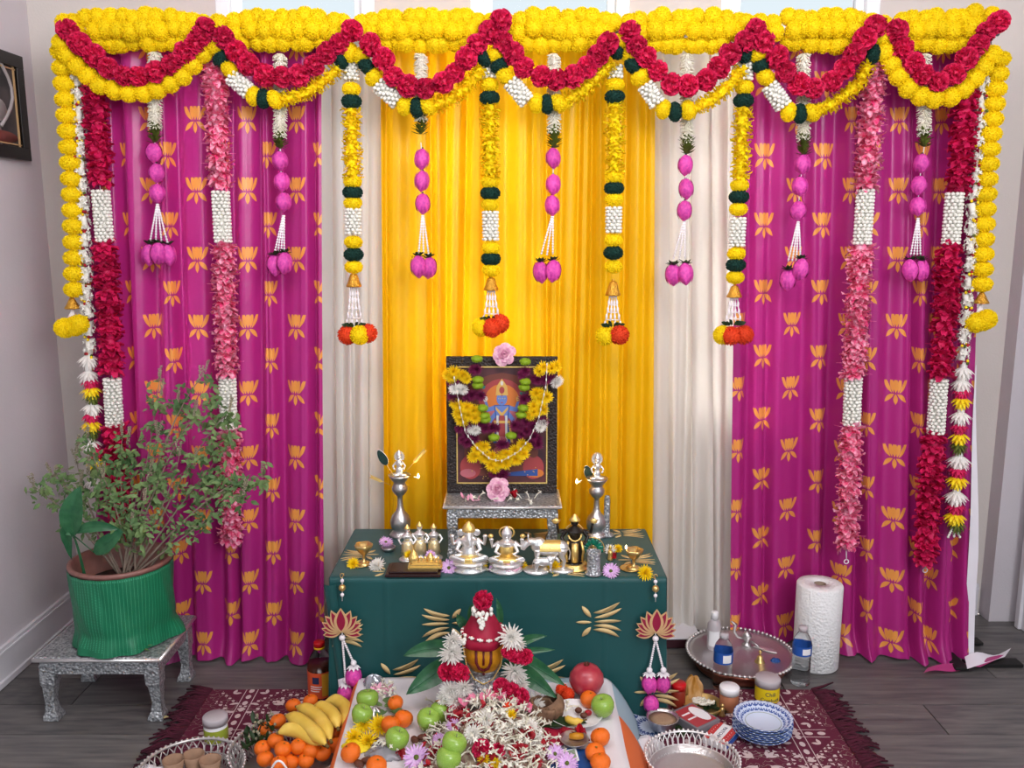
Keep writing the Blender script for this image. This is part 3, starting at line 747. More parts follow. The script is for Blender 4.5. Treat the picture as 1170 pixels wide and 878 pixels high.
# ------------------------------------------------------------------ carnation swags
SW = [[(77, 35), (91, 51), (107, 64), (123, 77), (141, 86), (159, 88), (177, 82), (195, 74), (210, 62), (223, 51), (231, 41), (235, 31)],
      [(255, 44), (270, 59), (284, 74), (303, 85), (322, 88), (341, 86), (358, 74), (373, 61), (388, 50), (403, 36)],
      [(424, 51), (438, 68), (450, 87), (466, 99), (486, 101), (506, 95), (520, 83), (533, 67), (545, 50), (559, 36), (571, 23)],
      [(574, 49), (587, 61), (599, 77), (618, 87), (637, 91), (655, 87), (671, 77), (683, 64), (695, 49)],
      [(719, 37), (727, 52), (739, 65), (751, 82), (768, 96), (787, 99), (806, 92), (822, 77), (835, 61), (850, 48), (864, 34)],
      [(873, 48), (887, 65), (898, 82), (912, 97), (930, 102), (950, 93), (964, 78), (977, 61), (988, 45), (1000, 30)],
      [(1024, 35), (1032, 54), (1043, 72), (1055, 86), (1073, 93), (1090, 84), (1105, 68), (1117, 52), (1128, 36), (1141, 24)]]
for i, s in enumerate(SW):
    t = thing('carnation_swag', 'scalloped swag of crimson-pink carnations, %s%s' % (ORD[i], ' of seven from the left' if 0 < i < 6 else ' of the seven'), 'garland', onY(s[0][0], s[0][1], 2.93), 'pink carnation swags')
    for (x, y) in s:
        p = onY(x + random.uniform(-1, 1), y + random.uniform(-1, 1), 2.93 + random.uniform(-.006, .006))
        inst(random.choice(CARN), 'carnation', t, p, (rr_(), rr_(), rr_()), random.uniform(.033, .038))
# ------------------------------------------------------------------ lower swags
for side, pts in (('left', [(71, 50), (78, 63), (89, 76), (101, 87), (114, 97), (131, 103), (147, 106), (164, 106), (179, 102), (194, 95), (208, 87), (220, 74), (231, 61)]),
                  ('right', [(1008, 43), (1010, 60), (1018, 74), (1027, 87), (1038, 101), (1052, 110), (1068, 113), (1086, 111), (1101, 102), (1113, 90), (1123, 77), (1133, 63)])):
    t = thing('pompom_swag', 'swag of round yellow pompoms under the %smost carnation swag' % side, 'garland', onY(pts[0][0], pts[0][1], 2.96), 'round pompom swags')
    for x, y in pts: inst(random.choice(PY), 'pompom', t, onY(x, y, 2.955), (rr_(), rr_(), rr_()), .0305)
LOW = [  # pompoms (x, y, colour), jasmine span, rope path
    ([(248, 54, 'y'), (254, 67, 'g'), (263, 80, 'y'), (290, 110, 'y'), (301, 113, 'g'), (314, 114, 'y'), (389, 68, 'g')], [(265, 88), (285, 105)], [(322, 115), (350, 106), (374, 90), (388, 77)]),
    ([(400, 60, 'y'), (413, 63, 'y'), (419, 76, 'g'), (427, 88, 'y'), (462, 121, 'y'), (476, 123, 'g'), (489, 122, 'y'), (552, 66, 'g')], [(433, 97), (455, 117)], [(496, 121), (515, 114), (531, 102), (550, 79)]),
    ([(566, 62, 'y'), (571, 75, 'g'), (577, 87, 'y'), (613, 118, 'y'), (625, 119, 'g'), (638, 118, 'y'), (703, 58, 'g')], [(584, 94), (603, 117)], [(644, 118), (665, 105), (688, 84), (701, 69)]),
    ([(709, 47, 'y'), (721, 62, 'y'), (723, 75, 'g'), (731, 88, 'y'), (758, 125, 'y'), (771, 128, 'g'), (786, 126, 'y')], [(738, 98), (752, 120)], [(793, 125), (811, 116), (832, 99), (847, 79)]),
    ([(867, 62, 'y'), (871, 75, 'g'), (875, 88, 'y'), (901, 128, 'y'), (914, 130, 'g'), (927, 129, 'y'), (997, 62, 'g'), (851, 61, 'g')], [(880, 98), (895, 121)], [(932, 128), (957, 116), (982, 95), (992, 74)])]
for i, (pp, js, rp) in enumerate(LOW):
    t = thing('mixed_swag', 'swag of green pompoms, jasmine and yellow petals %s' % ['under the second carnation swag from the left', 'under the third carnation swag from the left', 'under the middle carnation swag', 'under the fifth carnation swag from the left', 'under the sixth carnation swag from the left'][i], 'garland', onY(pp[0][0], pp[0][1], 2.95), 'mixed swags')
    for j, (x, y, c) in enumerate(pp):
        q = pp[min(j + 1, len(pp) - 1)] if j < len(pp) - 1 else pp[j - 1]; an = atan2(-(q[1] - y), q[0] - x) if j not in (2,) else .8
        inst(PYs if c == 'y' else PGs, 'pompom', t, onY(x, y, 2.955), (0, pi / 2 - an, 0), .031, True)['label'] = 'yellow pompom' if c == 'y' else 'dark green pompom'
    rope('jasmine_segment', t, [onY(x, y, 2.955) for x, y in js], .028, M['jas'], 'jas', .011, 8)
    rope('petal_rope', t, [onY(x, y, 2.955) for x, y in rp], .024, M['yellow'], 'pet', .007, 8)
# ------------------------------------------------------------------ four yellow drops with green pompoms, bells and tassels
DROP = [(401, (66, 94), 102, 116, (124, 206), (208, 402), 220, 232, (238, 268), 277, 291, 305, (312, 328), 372, [(397, 383, 'o'), (420, 381, 'o'), (411, 383, 'y')], 'on the left white curtain'),
        (559, (76, 90), 97, 112, (120, 206), (208, 560), 221, 234, (241, 277), 284, 296, 309, (317, 332), 365, [(550, 374, 'y'), (571, 370, 'o'), (562, 375, 'o')], 'above the left half of the picture'),
        (703, (76, 90), 97, 111, (118, 200), (203, 702), 215, 228, (236, 267), 275, 289, 305, (321, 338), 372, [(691, 384, 'y'), (708, 383, 'o')], 'on the yellow curtain right of the picture'),
        (852, (62, 92), 100, 115, (123, 205), (212, 847), 225, 239, (248, 282), 290, 303, 317, (326, 340), 370, [(826, 383, 'y'), (850, 383, 'o'), (835, 384, 'o')], 'beside the right magenta curtain')]
YD = 2.985
for (x0, jt, y1, g1, rp, yx, g2, y2, js, y3, g3, y4, bl, ly, pms, where) in DROP:
    bx_ = sum(p[0] for p in pms) / len(pms) + .5
    if x0 == 401: bx_ = 405
    def xa(y): return x0 + (bx_ - x0) * (y - 66) / (370 - 66)
    t = thing('pompom_drop', 'yellow petal drop with gold bell and pompoms, %s' % where, 'garland', onY(x0, 60, YD), 'yellow drops with bells')
    rope('jasmine_segment', t, [onY(xa(jt[0]), jt[0], YD), onY(xa(jt[1]), jt[1], YD)], .026, M['jas'], 'jas', .011, 8)
    for y in (y1, yx[0], y2, y3, y4): inst(PYs, 'pompom', t, onY(xa(y), y, YD), (0, 0, rr_()), (.030, .030, .029))['label'] = 'yellow pompom'
    for y in (g1, g2, g3): inst(PGs, 'pompom', t, onY(xa(y), y, YD), (0, 0, rr_()), .0325)['label'] = 'dark green pompom'
    rope('petal_rope', t, [onY(xa(rp[0]), rp[0], YD), onY(xa(rp[1]), rp[1], YD)], .029, M['yellow'], 'pet', .0075, 9)
    rope('jasmine_segment', t, [onY(xa(js[0]), js[0] + 2, YD), onY(xa(js[1]), js[1], YD)], .027, M['jas'], 'jas', .011, 8)
    c = onY(xa(bl[1]), bl[1], YD); m = MB(); h = (onY(xa(bl[0]), bl[0], YD) - c).z
    m.lathe([(.025, 0), (.027, .003), (.023, h * .25), (.018, h * .5), (.017, h * .62), (.012, h * .9), (.004, h), (0, h)], c, 16); m.ell(c + Vector((0, 0, h * 1.05)), .005, nu=8, nv=5); m.build('gold_bell_cap', M['goldb'], t)
    m = MB(); top = c
    bc = onY(bx_, ly, YD)
    for k in range(4):
        off = (k - 1.5) * .014; ps = [top + Vector((off * .5, 0, 0)), top.lerp(bc, .5) + Vector((off * .8, -.004 * (k % 2), 0)), bc + Vector((off * 1.3, 0, 0))]
        m.tube(ps, .0022, 5)
        for q in lerp_path(ps, .024): m.ell(q, (.0042, .0042, .010), nu=6, nv=5)
    for f_ in (.3, .55, .8):
        q = top.lerp(bc, f_); m.tube([q + Vector((-.012 - .01 * f_, 0, 0)), q + Vector((.012 + .01 * f_, 0, -.002))], .002, 5)
    m.build('beaded_threads', M['thread'], t)
    m = MB()
    for k in range(6):
        a = -1 + k * .4; d_ = Vector((sin(a * 1.4), -.4 * random.random(), .25 + .2 * random.random())); m.petal(bc + Vector((a * .018, -.004, -.004)), d_, (0, -1, .5), .026, .016, curl=.2)
    m.build('dark_leaves', M['leafd'], t)
    for (x, y, c_) in pms: inst(PO if c_ == 'o' else PY[0], 'pompom', t, onY(x, y, YD - (.018 if (x, y) == pms[-1][:2] else 0)), (rr_(), rr_(), 0), .0325)['label'] = 'orange pompom' if c_ == 'o' else 'yellow pompom'
# ------------------------------------------------------------------ seven lotus-bud drops
BD = [(177, 60, 146, 163, [(176, 175), (179, 198), (180, 221)], (234, 277), [(171, 291), (192, 291), (181, 290)], 'on the left magenta curtain near the potted plant side', 1),
      (320, 62, 157, 170, [(320, 184), (322, 208), (324, 231)], (247, 287), [(314, 303), (325, 301)], 'on the left magenta curtain close to the white one', 1),
      (481, 62, 138, 163, [(482, 182), (482, 207), (483, 233)], (247, 290), [(490, 306), (478, 305)], 'on the yellow curtain above the left oil lamp', 0),
      (633, 62, 150, 169, [(632, 181), (632, 211), (631, 235)], (248, 291), [(618, 311), (632, 310)], 'on the yellow curtain above the framed picture', 0),
      (785, 62, 160, 176, [(783, 189), (784, 216), (782, 241)], (253, 296), [(769, 314), (783, 313)], 'on the right white curtain', 0),
      (918, 62, 158, 177, [(917, 188), (914, 213), (912, 241)], (254, 299), [(900, 320), (915, 308)], 'on the right magenta curtain nearer the centre', 1),
      (1056, 62, 152, 168, [(1053, 187), (1050, 212), (1049, 236)], (250, 292), [(1052, 309), (1040, 309)], 'on the right magenta curtain near its outer edge', 1)]
for (x, y0, y1, y2, bs, th, bb, where, fat) in BD:
    t = thing('lotus_bud_drop', 'string of pink lotus buds, %s' % where, 'garland', onY(x, y0, 2.995), 'pink lotus bud strings')
    Yb = 2.995
    rope('jasmine_segment', t, [onY(x, y0, Yb), onY(x, y1, Yb)], .023, M['cream'], 'spk', .0075, 12)
    m = MB()
    for k in range(9 if fat or x > 600 else 6):
        f_ = k / 8.0; c = onY(x, y1 + (y2 - y1) * f_ , Yb)
        for j in range(8): a = 2 * pi * j / 8 + k; m.petal(c, (cos(a), sin(a), random.uniform(-.1, .6)), (0, 0, 1), random.uniform(.022, .034), .012, curl=.3)
    m.build('leaf_cluster', M['oliv'], t)
    m = MB(); m.tube([onY(x, y2, Yb)] + [onY(a, b, Yb) for a, b in bs], .0015, 5); m.build('string', M['thread'], t)
    for (a, b) in bs: inst(BUD, 'lotus_bud', t, onY(a, b, Yb), (random.uniform(-.1, .1), random.uniform(-.1, .1), rr_()), (.037, .037, .0365) if not fat else (.039, .039, .034))
    lx = bs[-1][0]; m = MB(); n = 4 if fat else 3
    mx_ = sum(p[0] for p in bb) / len(bb); sp_ = max(p[0] for p in bb) - min(p[0] for p in bb)
    for k in range(n):
        f_ = k / (n - 1) - .5; a = onY(lx + f_ * 1.5, th[0], Yb); b = onY(mx_ + f_ * sp_ * .95, th[1], Yb); ps = [a, a.lerp(b, .5) + Vector((0, -.003 * (k % 2), 0)), b]
        m.tube(ps, .0022, 5)
        for q in lerp_path(ps, .009): m.ell(q, (.0042, .0042, .0035), nu=5, nv=4)
    m.build('bead_threads', M['thread'], t)
    for (a, b) in bb:
        fr = (a, b) == bb[-1]; Yq = Yb - (.02 if fr else 0)
        inst(BUD, 'lotus_bud', t, onY(a, b, Yq), (random.uniform(-.2, .2), random.uniform(-.15, .15), rr_()), (.040, .040, .040))
    m = MB()
    for (a, b) in bb:
        c = onY(a, b - 11, Yb - .008)
        for j in range(10): q = 2 * pi * j / 10; m.petal(c, (cos(q), sin(q), random.uniform(-.1, .5)), (0, 0, 1), .026, .014, curl=.3)
    m.build('leaf_collar', M['leafd'], t)
# ------------------------------------------------------------------ blossom leis
LEI = [('d', [(107, 98), (116, 216)], [(115, 219), (120, 277)], [(120, 281), (128, 431)], [(128, 434), (131, 487)], [(132, 491), (140, 640)], 'deep pink lei on the outer edge of the left magenta curtain', 0),
       ('l', [(246, 78), (252, 217)], [(252, 220), (255, 279)], [(256, 283), (259, 430)], [(260, 433), (261, 489)], [(262, 493), (264, 622)], 'light pink and white lei in the middle of the left magenta curtain', 0),
       ('l', [(998, 80), (990, 215)], [(989, 218), (985, 281)], [(984, 285), (975, 430)], [(975, 433), (973, 487)], [(973, 491), (967, 630)], 'light pink and white lei in the middle of the right magenta curtain', 1),
       ('d', [(1104, 106), (1096, 219)], [(1091, 222), (1086, 281)], [(1085, 285), (1075, 432)], [(1073, 435), (1069, 495)], [(1067, 499), (1057, 640)], 'deep pink lei on the outer edge of the right magenta curtain', 1)]
for (c_, s1, w1, s2, w2, s3, lab, ring) in LEI:
    Yl = 2.985; t = thing('blossom_lei', lab, 'garland', onY(*s1[0], Yl), 'long blossom leis')
    src = LEIL if c_ == 'l' else LEID
    for s in (s1, s2, s3):
        pts = lerp_path([onY(*s[0], Yl), onY(*s[1], Yl)], .030)
        for p in pts: inst(random.choice(src), 'blossom', t, p, (random.uniform(-.15, .15), random.uniform(-.15, .15), rr_()), random.uniform(.040, .046))
    for w in (w1, w2): rope('jasmine_segment', t, [onY(*w[0], Yl), onY(*w[1], Yl)], .029, M['jas'], 'jas', .0115, 9)
    m = MB(); m.tube([onY(*s1[0], Yl), onY(*s2[1], Yl), onY(*s3[1], Yl)], .0015, 5)
    if ring:
        c = onY(s3[1][0], s3[1][1] + 12, Yl); m.tube([c + Vector((.008 * cos(q * pi / 5), 0, .008 * sin(q * pi / 5))) for q in range(10)], .002, 5, closed=True); m.tube([onY(*s3[1], Yl), c + Vector((0, 0, .008))], .002, 5)
    m.build('string', M['thread'], t)
# ------------------------------------------------------------------ outer pompom strings
for side, a, b, corner in (('left', (70, 60), (85, 331), []), ('right', (1142, 68), (1122, 325), [])):
    Ym = 2.98; t = thing('pompom_string', 'vertical string of yellow pompoms with a gold bell at the far %s' % side, 'garland', onY(*a, Ym), 'outer pompom strings')
    n = 16
    for k in range(n):
        f_ = k / (n - 1); p = onY(a[0] + (b[0] - a[0]) * f_ + 3 * sin(pi * f_) * (1 if side == 'left' else -1) * 1.2, a[1] + (b[1] - a[1]) * f_, Ym); inst(PYs, 'pompom', t, p, (0, 0, rr_()), (.0335, .0335, .034))
    bx_, by = b[0] - (2 if side == 'left' else 1), b[1] + 9; s = 1
    c = onY(bx_, by + 13, Ym); m = MB(); m.lathe([(.024, 0), (.026, .003), (.019, .014), (.011, .03), (.004, .042), (0, .042)], c, 16); m.build('gold_bell_cap', M['goldb'], t)
    m = MB(); q2 = onY(bx_ - 2, by + 28, Ym)
    for k in range(4): m.tube([c, q2 + Vector(((k - 1.5) * .010, 0, 0))], .0028, 5)
    m.build('threads', M['thread'], t)
    for (dx, dy) in ((-9 if side == 'left' else -6, 35), (7 if side == 'left' else 6, 31), (2, 33)):
        inst(PY[1], 'pompom', t, onY(bx_ + dx, by + dy, Ym - .01), (rr_(), rr_(), 0), .0335)
# ------------------------------------------------------------------ mixed small-flower strings
for side, a, b, low in (('left', (88, 90), (102, 396), [(101, 408, 'w'), (101, 426, 'w'), (103, 435, 'r'), (104, 444, 'y'), (105, 453, 'g'), (105, 463, 'w'), (104, 474, 'r'), (104, 483, 'y'), (105, 493, 'g'), (104, 505, 'w'), (110, 514, 'r'), (110, 525, 'y'), (110, 535, 'g'), (110, 548, 'w')]),
                        ('right', (1122, 98), (1100, 404), [(1101, 422, 'w'), (1099, 436, 'w'), (1100, 446, 'r'), (1099, 456, 'y'), (1098, 473, 'w'), (1097, 486, 'r'), (1097, 497, 'y'), (1096, 508, 'g'), (1096, 523, 'w'), (1095, 535, 'r'), (1094, 546, 'y'), (1093, 564, 'w'), (1093, 577, 'r'), (1091, 588, 'y'), (1094, 598, 'g')])):
    Ym = 2.99; t = thing('flower_string', 'string of white tufts ending in coloured flowers, at the backdrop\'s %s edge' % side, 'garland', onY(*a, Ym), 'mixed flower strings')
    n = 16; mb = MB()
    for k in range(n):
        f_ = k / (n - 1); q = (a[0] + (b[0] - a[0]) * f_, a[1] + (b[1] - a[1]) * f_); p = onY(*q, Ym)
        inst(JT, 'white_tuft', t, p, (random.uniform(-.3, .3), random.uniform(-.3, .3), rr_()), (.030, .030, .032))
        p2 = onY(q[0], q[1] + 10, Ym)
        for j in range(5): mb.mi = j % 3; mb.ell(p2 + Vector((random.uniform(-.014, .014), random.uniform(-.02, .0), random.uniform(-.008, .008))), .0055, nu=6, nv=4)
    mb.build('berry_spacers', [M['redf'], M['yelf'], M['oliv']], t, kind='stuff')
    for (x, y, c_) in low:
        me = {'w': FLATW, 'r': FLATR, 'y': FLATY, 'g': FLATG}[c_]; s = {'w': .042, 'r': .036, 'y': .04, 'g': .034}[c_]
        if side == 'right' and y > 500: s *= 1.12
        o = inst(me, 'flower', t, onY(x, y - 3, Ym), (pi, 0, rr_()), (s, s, s * 1.3)); o['label'] = {'w': 'white flower', 'r': 'red flower', 'y': 'yellow flower', 'g': 'green sepals'}[c_]
    if side == 'right':
        m = MB(); c = onY(1090, 600, Ym)
        for k in range(3):
            e = c + Vector(((k - 1) * .022, -.008, -.045)); m.tube([c, e], .0025, 5)
            for q in lerp_path([c, e], .008): m.ell(q, .005, nu=6, nv=4)
        m.build('jasmine_tassel', M['jas'], t, kind='stuff')
# ------------------------------------------------------------------ embossed silver stools
def stool(name, label, x0, x1, y0, y1, z0, ztop, th, ap, lw, group='embossed silver stools'):
    cx, cy = (x0 + x1) / 2, (y0 + y1) / 2; t = thing(name, label, 'stool', (cx, cy, z0), group)
    m = MB(); m.box((cx, cy, ztop - th / 2), (x1 - x0, y1 - y0, th)); m.build('seat', M['silvere'], t, smooth=False, bevel=th * .3)
    g = .012; m = MB(); za = ztop - th - ap / 2
    m.box((cx, y0 + g + .005, za), (x1 - x0 - 2 * g, .01, ap)); m.box((cx, y1 - g - .005, za), (x1 - x0 - 2 * g, .01, ap))
    m.box((x0 + g + .005, cy, za), (.01, y1 - y0 - 2 * g - .02, ap)); m.box((x1 - g - .005, cy, za), (.01, y1 - y0 - 2 * g - .02, ap)); m.build('apron', M['silvere'], t, smooth=False, bevel=.002)
    m = MB(); zz = ztop - th * .5
    for a, b in (((x0, y0), (x1, y0)), ((x1, y0), (x1, y1)), ((x0, y0), (x0, y1))): m.tube([(a[0], a[1], zz), (b[0], b[1], zz)], th * .33, 8)
    m.build('beaded_edge', M['silver'], t)
    zl = ztop - th - ap * .3
    for sx, X_ in ((1, x0 + g), (-1, x1 - g)):
        for sy, Y_ in ((1, y0 + g), (-1, y1 - g)):
            m = MB(); H = zl - z0; prof = [(0, 1.0), (.16, 1.0), (.34, .98), (.40, .80), (.55, .70), (.70, .60), (.85, .74), (.93, 1.0), (1, 1.04)]
            vs = []
            for f_, k in prof:
                z = zl - H * f_; w = lw * k; ox = X_ - sx * .003 + sx * lw / 2 - sx * lw * .10 * sin(pi * min(1, max(0, (f_ - .3) / .7))); oy = Y_ - sy * .003 + sy * lw / 2
                vs += [(ox - w / 2, oy - w / 2, z), (ox + w / 2, oy - w / 2, z), (ox + w / 2, oy + w / 2, z), (ox - w / 2, oy + w / 2, z)]
            n = len(prof); fs = [(0, 1, 2, 3), tuple(4 * (n - 1) + k for k in (3, 2, 1, 0))] + [(4 * j + k, 4 * j + 4 + k, 4 * j + 4 + (k + 1) % 4, 4 * j + (k + 1) % 4) for j in range(n - 1) for k in range(4)]
            m.add(vs, fs); m.build('leg', M['silvere'], t, smooth=False, bevel=.0015)
    return t
stool('silver_stool', 'low embossed silver stool on the floor carrying the green-wrapped plant pot', -1.535, -1.13, 2.61, 2.93, .0, .228, .020, .045, .048)
# ------------------------------------------------------------------ plant pot in green brocade
pc = Vector((-1.300, 2.765, .2285)); PH = .272; PR = .158
t = thing('plant_pot', 'round clay pot wrapped in green brocade on the silver stool', 'pot', pc)
m = MB(); m.lathe([(.0, .003), (.128, .003), (.134, .02), (.140, .12), (PR - .004, PH - .012), (PR + .004, PH - .006), (PR + .004, PH + .004), (PR - .008, PH + .005), (PR - .014, PH - .02), (.134, .19), (0, .185)], pc, 48); m.build('pot_body', M['potb'], t)
m = MB(); m.lathe([(.133, .194), (.1, .199), (0, .203)], pc, 32); m.build('soil', M['potin'], t)
m = MB(); NU, NV = 120, 22
def wrapP(s, v):
    a = 2 * pi * s + 2.2; z = .004 + (PH - .014) * v; k = max(0, 1 - v / .22)
    r = .153 + .009 * v + .003 * sin(a * 5 + 1) * (1 - v) + .0012 * sin(a * 17 + v * 9)
    r += k * (.004 + .022 * max(0, sin(a * 3 + .9)) + .005 * sin(a * 11)) - .003 * exp(-((v - .2) / .1) ** 2) + .006 * sin(v * 5 + a * 4) * (1 - v)
    z += k * .012 * (1 + sin(a * 5)) * .5 * (1 if v > 0 else 0)
    return Vector((r * cos(a), r * sin(a), z)) + pc
m.grid(wrapP, NU, NV); o = m.build('brocade_wrap', M['silk'], t)
uvl = o.data.uv_layers.new(name='uv'); vi = [0] * len(o.data.loops); o.data.loops.foreach_get('vertex_index', vi); fl_ = []
for k in vi: fl_ += [(k % (NU + 1)) / NU, (k // (NU + 1)) / NV]
uvl.data.foreach_set('uv', fl_)
# trailing sprig on the stool
m = MB(); c = Vector((onZ(157, 742, .232).x, onZ(157, 742, .232).y, .233))
for k in range(7): a = -.4 + k * .55; m.petal(c, (cos(a), sin(a) * .8, .12 + .2 * (k % 3)), (0, 0, 1), .05, .012, curl=-.1)
tag(m.build('leaf_sprig', M['leaft'], loc=c), 'small fallen green sprig at the front of the stool below the pot', 'leaf')
# dry leaf on floor
m = MB(); c = onZ(180, 822, .004)
m.petal(c, (1, .1, .05), (0, 0, 1), .035, .02, curl=.1); m.petal(c, (-.6, .2, .05), (0, 0, 1), .03, .015, curl=.1)
tag(m.build('fallen_leaf', mat('dry_leaf', 'b8a878', .8), loc=c), 'dry beige fallen leaf beside the front leg of the silver stool', 'leaf')
# ------------------------------------------------------------------ tulsi plant
def bez(a, b, c, n=10): return [a.lerp(b, t / n).lerp(b.lerp(c, t / n), t / n) for t in range(n + 1)]
rp_ = random.Random(4)
t = thing('holy_basil_plant', 'sprawling leafy holy basil plant with dry flower spikes, growing in the green-wrapped pot', 'plant', pc + Vector((.03, -.02, .2)))
base = pc + Vector((.035, -.03, .20)); sm = MB(); lf = MB(); sp = MB()
BR = [((150, 560), (180, 500), 2.78), ((160, 600), (182, 435), 2.86), ((190, 470), (232, 430), 2.85), ((225, 500), (262, 470), 2.83), ((250, 540), (300, 545), 2.74), ((240, 590), (278, 565), 2.70),
      ((120, 560), (100, 500), 2.80), ((90, 560), (60, 545), 2.84), ((75, 575), (40, 560), 2.80), ((130, 560), (140, 500), 2.88), ((150, 610), (165, 575), 2.70), ((200, 600), (235, 600), 2.76), ((140, 590), (118, 545), 2.72), ((185, 520), (222, 475), 2.80), ((215, 560), (262, 510), 2.9), ((200, 560), (205, 520), 2.75), ((100, 590), (88, 530), 2.88)]
def leaf_at(p, d_, L):
    n = Vector((rp_.uniform(-.5, .5), -1, rp_.uniform(.1, 1.2))); lf.petal(p, d_, n, L, L * .62, curl=-rp_.uniform(.1, .5), cup=.12, seg=2, tip=.3)
def clump(c, n, r, L=.022):
    for i in range(n):
        p = c + Vector((rp_.gauss(0, r * .5), rp_.gauss(0, r * .45), rp_.gauss(0, r * .5)))
        leaf_at(p, Vector((rp_.uniform(-1, 1), rp_.uniform(-1, .3), rp_.uniform(-1, .5))), L * rp_.uniform(.6, 1.25))
for (mid, end, Y) in BR:
    a = onY(*mid, (Y + base.y) / 2); e = onY(*end, Y); ps = bez(base + Vector((rp_.uniform(-.03, .03), rp_.uniform(-.02, .02), -.005)), a, e, 12)
    sm.tube(ps, [.0045 * (1 - .75 * i / 12) for i in range(13)], 6)
    for i in range(4, 13):
        for k in range(2):
            q = ps[i] + Vector((rp_.uniform(-.01, .01), rp_.uniform(-.01, .01), rp_.uniform(-.01, .01)))
            sd_ = Vector((rp_.uniform(-1, 1), rp_.uniform(-1, .4), rp_.uniform(-.4, .8))).normalized()
            if k == 0:
                q2 = q + sd_ * rp_.uniform(.02, .055); sm.tube([q, q2], [.0013, .0008], 4); clump(q2, 4, .024)
            leaf_at(q, sd_, .02)
    tp = ps[-1]; up = (ps[-1] - ps[-3]).normalized() * .3 + Vector((0, 0, 1))
    for k in range(2):
        dd = (up + Vector((rp_.uniform(-.3, .3), 0, 0))).normalized(); e2 = tp + dd * rp_.uniform(.035, .06); sm.tube([tp, e2], .0009, 4)
        for q in lerp_path([tp, e2], .0055):
            for j in range(3): a_ = rp_.uniform(0, 6.28); sp.ell(q + Vector((cos(a_), sin(a_), 0)) * .0035, .0024, nu=5, nv=3)
for (x, y, Y, n, r) in [(120, 540, 2.82, 60, .06), (95, 560, 2.85, 34, .05), (145, 530, 2.84, 46, .05), (175, 560, 2.76, 62, .05), (180, 540, 2.78, 36, .04), (250, 550, 2.78, 90, .06), (228, 560, 2.8, 55, .05), (275, 560, 2.74, 60, .05), (300, 553, 2.73, 20, .03), (240, 520, 2.84, 40, .05),
                        (182, 465, 2.84, 34, .03), (178, 490, 2.84, 26, .03), (205, 462, 2.84, 40, .035), (215, 480, 2.84, 24, .03), (242, 455, 2.83, 34, .03), (238, 480, 2.83, 30, .04), (262, 480, 2.83, 34, .03), (256, 505, 2.83, 34, .04), (147, 520, 2.86, 40, .03), (150, 600, 2.70, 46, .035), (165, 608, 2.69, 30, .03), (50, 558, 2.8, 26, .025), (68, 545, 2.83, 22, .025), (105, 520, 2.85, 30, .04), (222, 595, 2.76, 22, .04), (130, 570, 2.76, 44, .05)]:
    clump(onY(x, y, Y), int(n * .85), r, .025)
for (x, y, Y) in [(184, 440, 2.84), (203, 450, 2.84), (227, 425, 2.83), (146, 496, 2.86), (88, 505, 2.85), (62, 540, 2.83), (100, 530, 2.8), (172, 530, 2.76), (150, 590, 2.7), (92, 545, 2.83), (222, 520, 2.84), (168, 545, 2.76)]:
    b_ = onY(x, y + 12, Y); e2 = onY(x + 2, y - 8, Y); sm.tube([b_, e2], .001, 4)
    for q in lerp_path([b_, e2], .005):
        for j in range(4): a_ = rp_.uniform(0, 6.28); sp.ell(q + Vector((cos(a_), sin(a_), 0)) * .004, .0025, nu=5, nv=3)
sm.build('stems', M['stem'], t); lf.build('foliage', M['leaft'], t, kind='stuff'); sp.build('flower_spikes', M['spike'], t, kind='stuff')
# ------------------------------------------------------------------ mango sapling
def big_leaf(m, pts, W, nrm=(0, -1, .4), veins=True, n=14):
    """pts: 3 control points of the midrib"""
    ps = bez(*[Vector(p) for p in pts], n); nrm = Vector(nrm).normalized(); vs = []
    for i, p in enumerate(ps):
        a = i / n; T = (ps[min(n, i + 1)] - ps[max(0, i - 1)]).normalized(); s_ = T.cross(nrm).normalized(); nn = s_.cross(T).normalized(); w = W * (sin(pi * min(1, a * .97 + .03)) ** .75) * (1 - .15 * a)
        for b in (-1, -.5, 0, .5, 1): vs.append(p + s_ * b * w * .5 + nn * (abs(b) * w * .16 + .0015 * sin(i * 2.1) * abs(b)))
    m.add(vs, [(5 * j + k, 5 * j + k + 1, 5 * j + k + 6, 5 * j + k + 5) for j in range(n) for k in range(4)])
t = thing('mango_sapling', 'young mango sapling with four big glossy leaves in the same pot', 'plant', pc + Vector((-.08, -.06, .2)))
b0 = pc + Vector((-.09, -.06, .19)); top = onY(84, 612, 2.68)
m = MB(); m.tube(bez(b0, onY(92, 632, 2.68), top, 8), [.006 - .0004 * i for i in range(9)], 8); m.build('stem', M['leafm'], t)
for ps, w in ((((84, 612), (78, 588), (92, 556)), .078), (((84, 613), (70, 590), (82, 640)), .042), (((87, 609), (105, 596), (138, 606)), .038), (((108, 632), (120, 624), (142, 604)), .055)):
    m = MB(); Y = 2.66; q = [onY(*ps[0], Y), onY(*ps[1], Y - .01), onY(*ps[2], Y + .01)]
    big_leaf(m, q, w, (.1, -1, .3)); m.tube(bez(*q, 8), .0012, 4); m.build('leaf', M['leafm'], t)
m = MB(); m.tube([onY(84, 612, 2.68), onY(108, 632, 2.665)], .002, 5); m.build('petiole', M['leafm'], t)
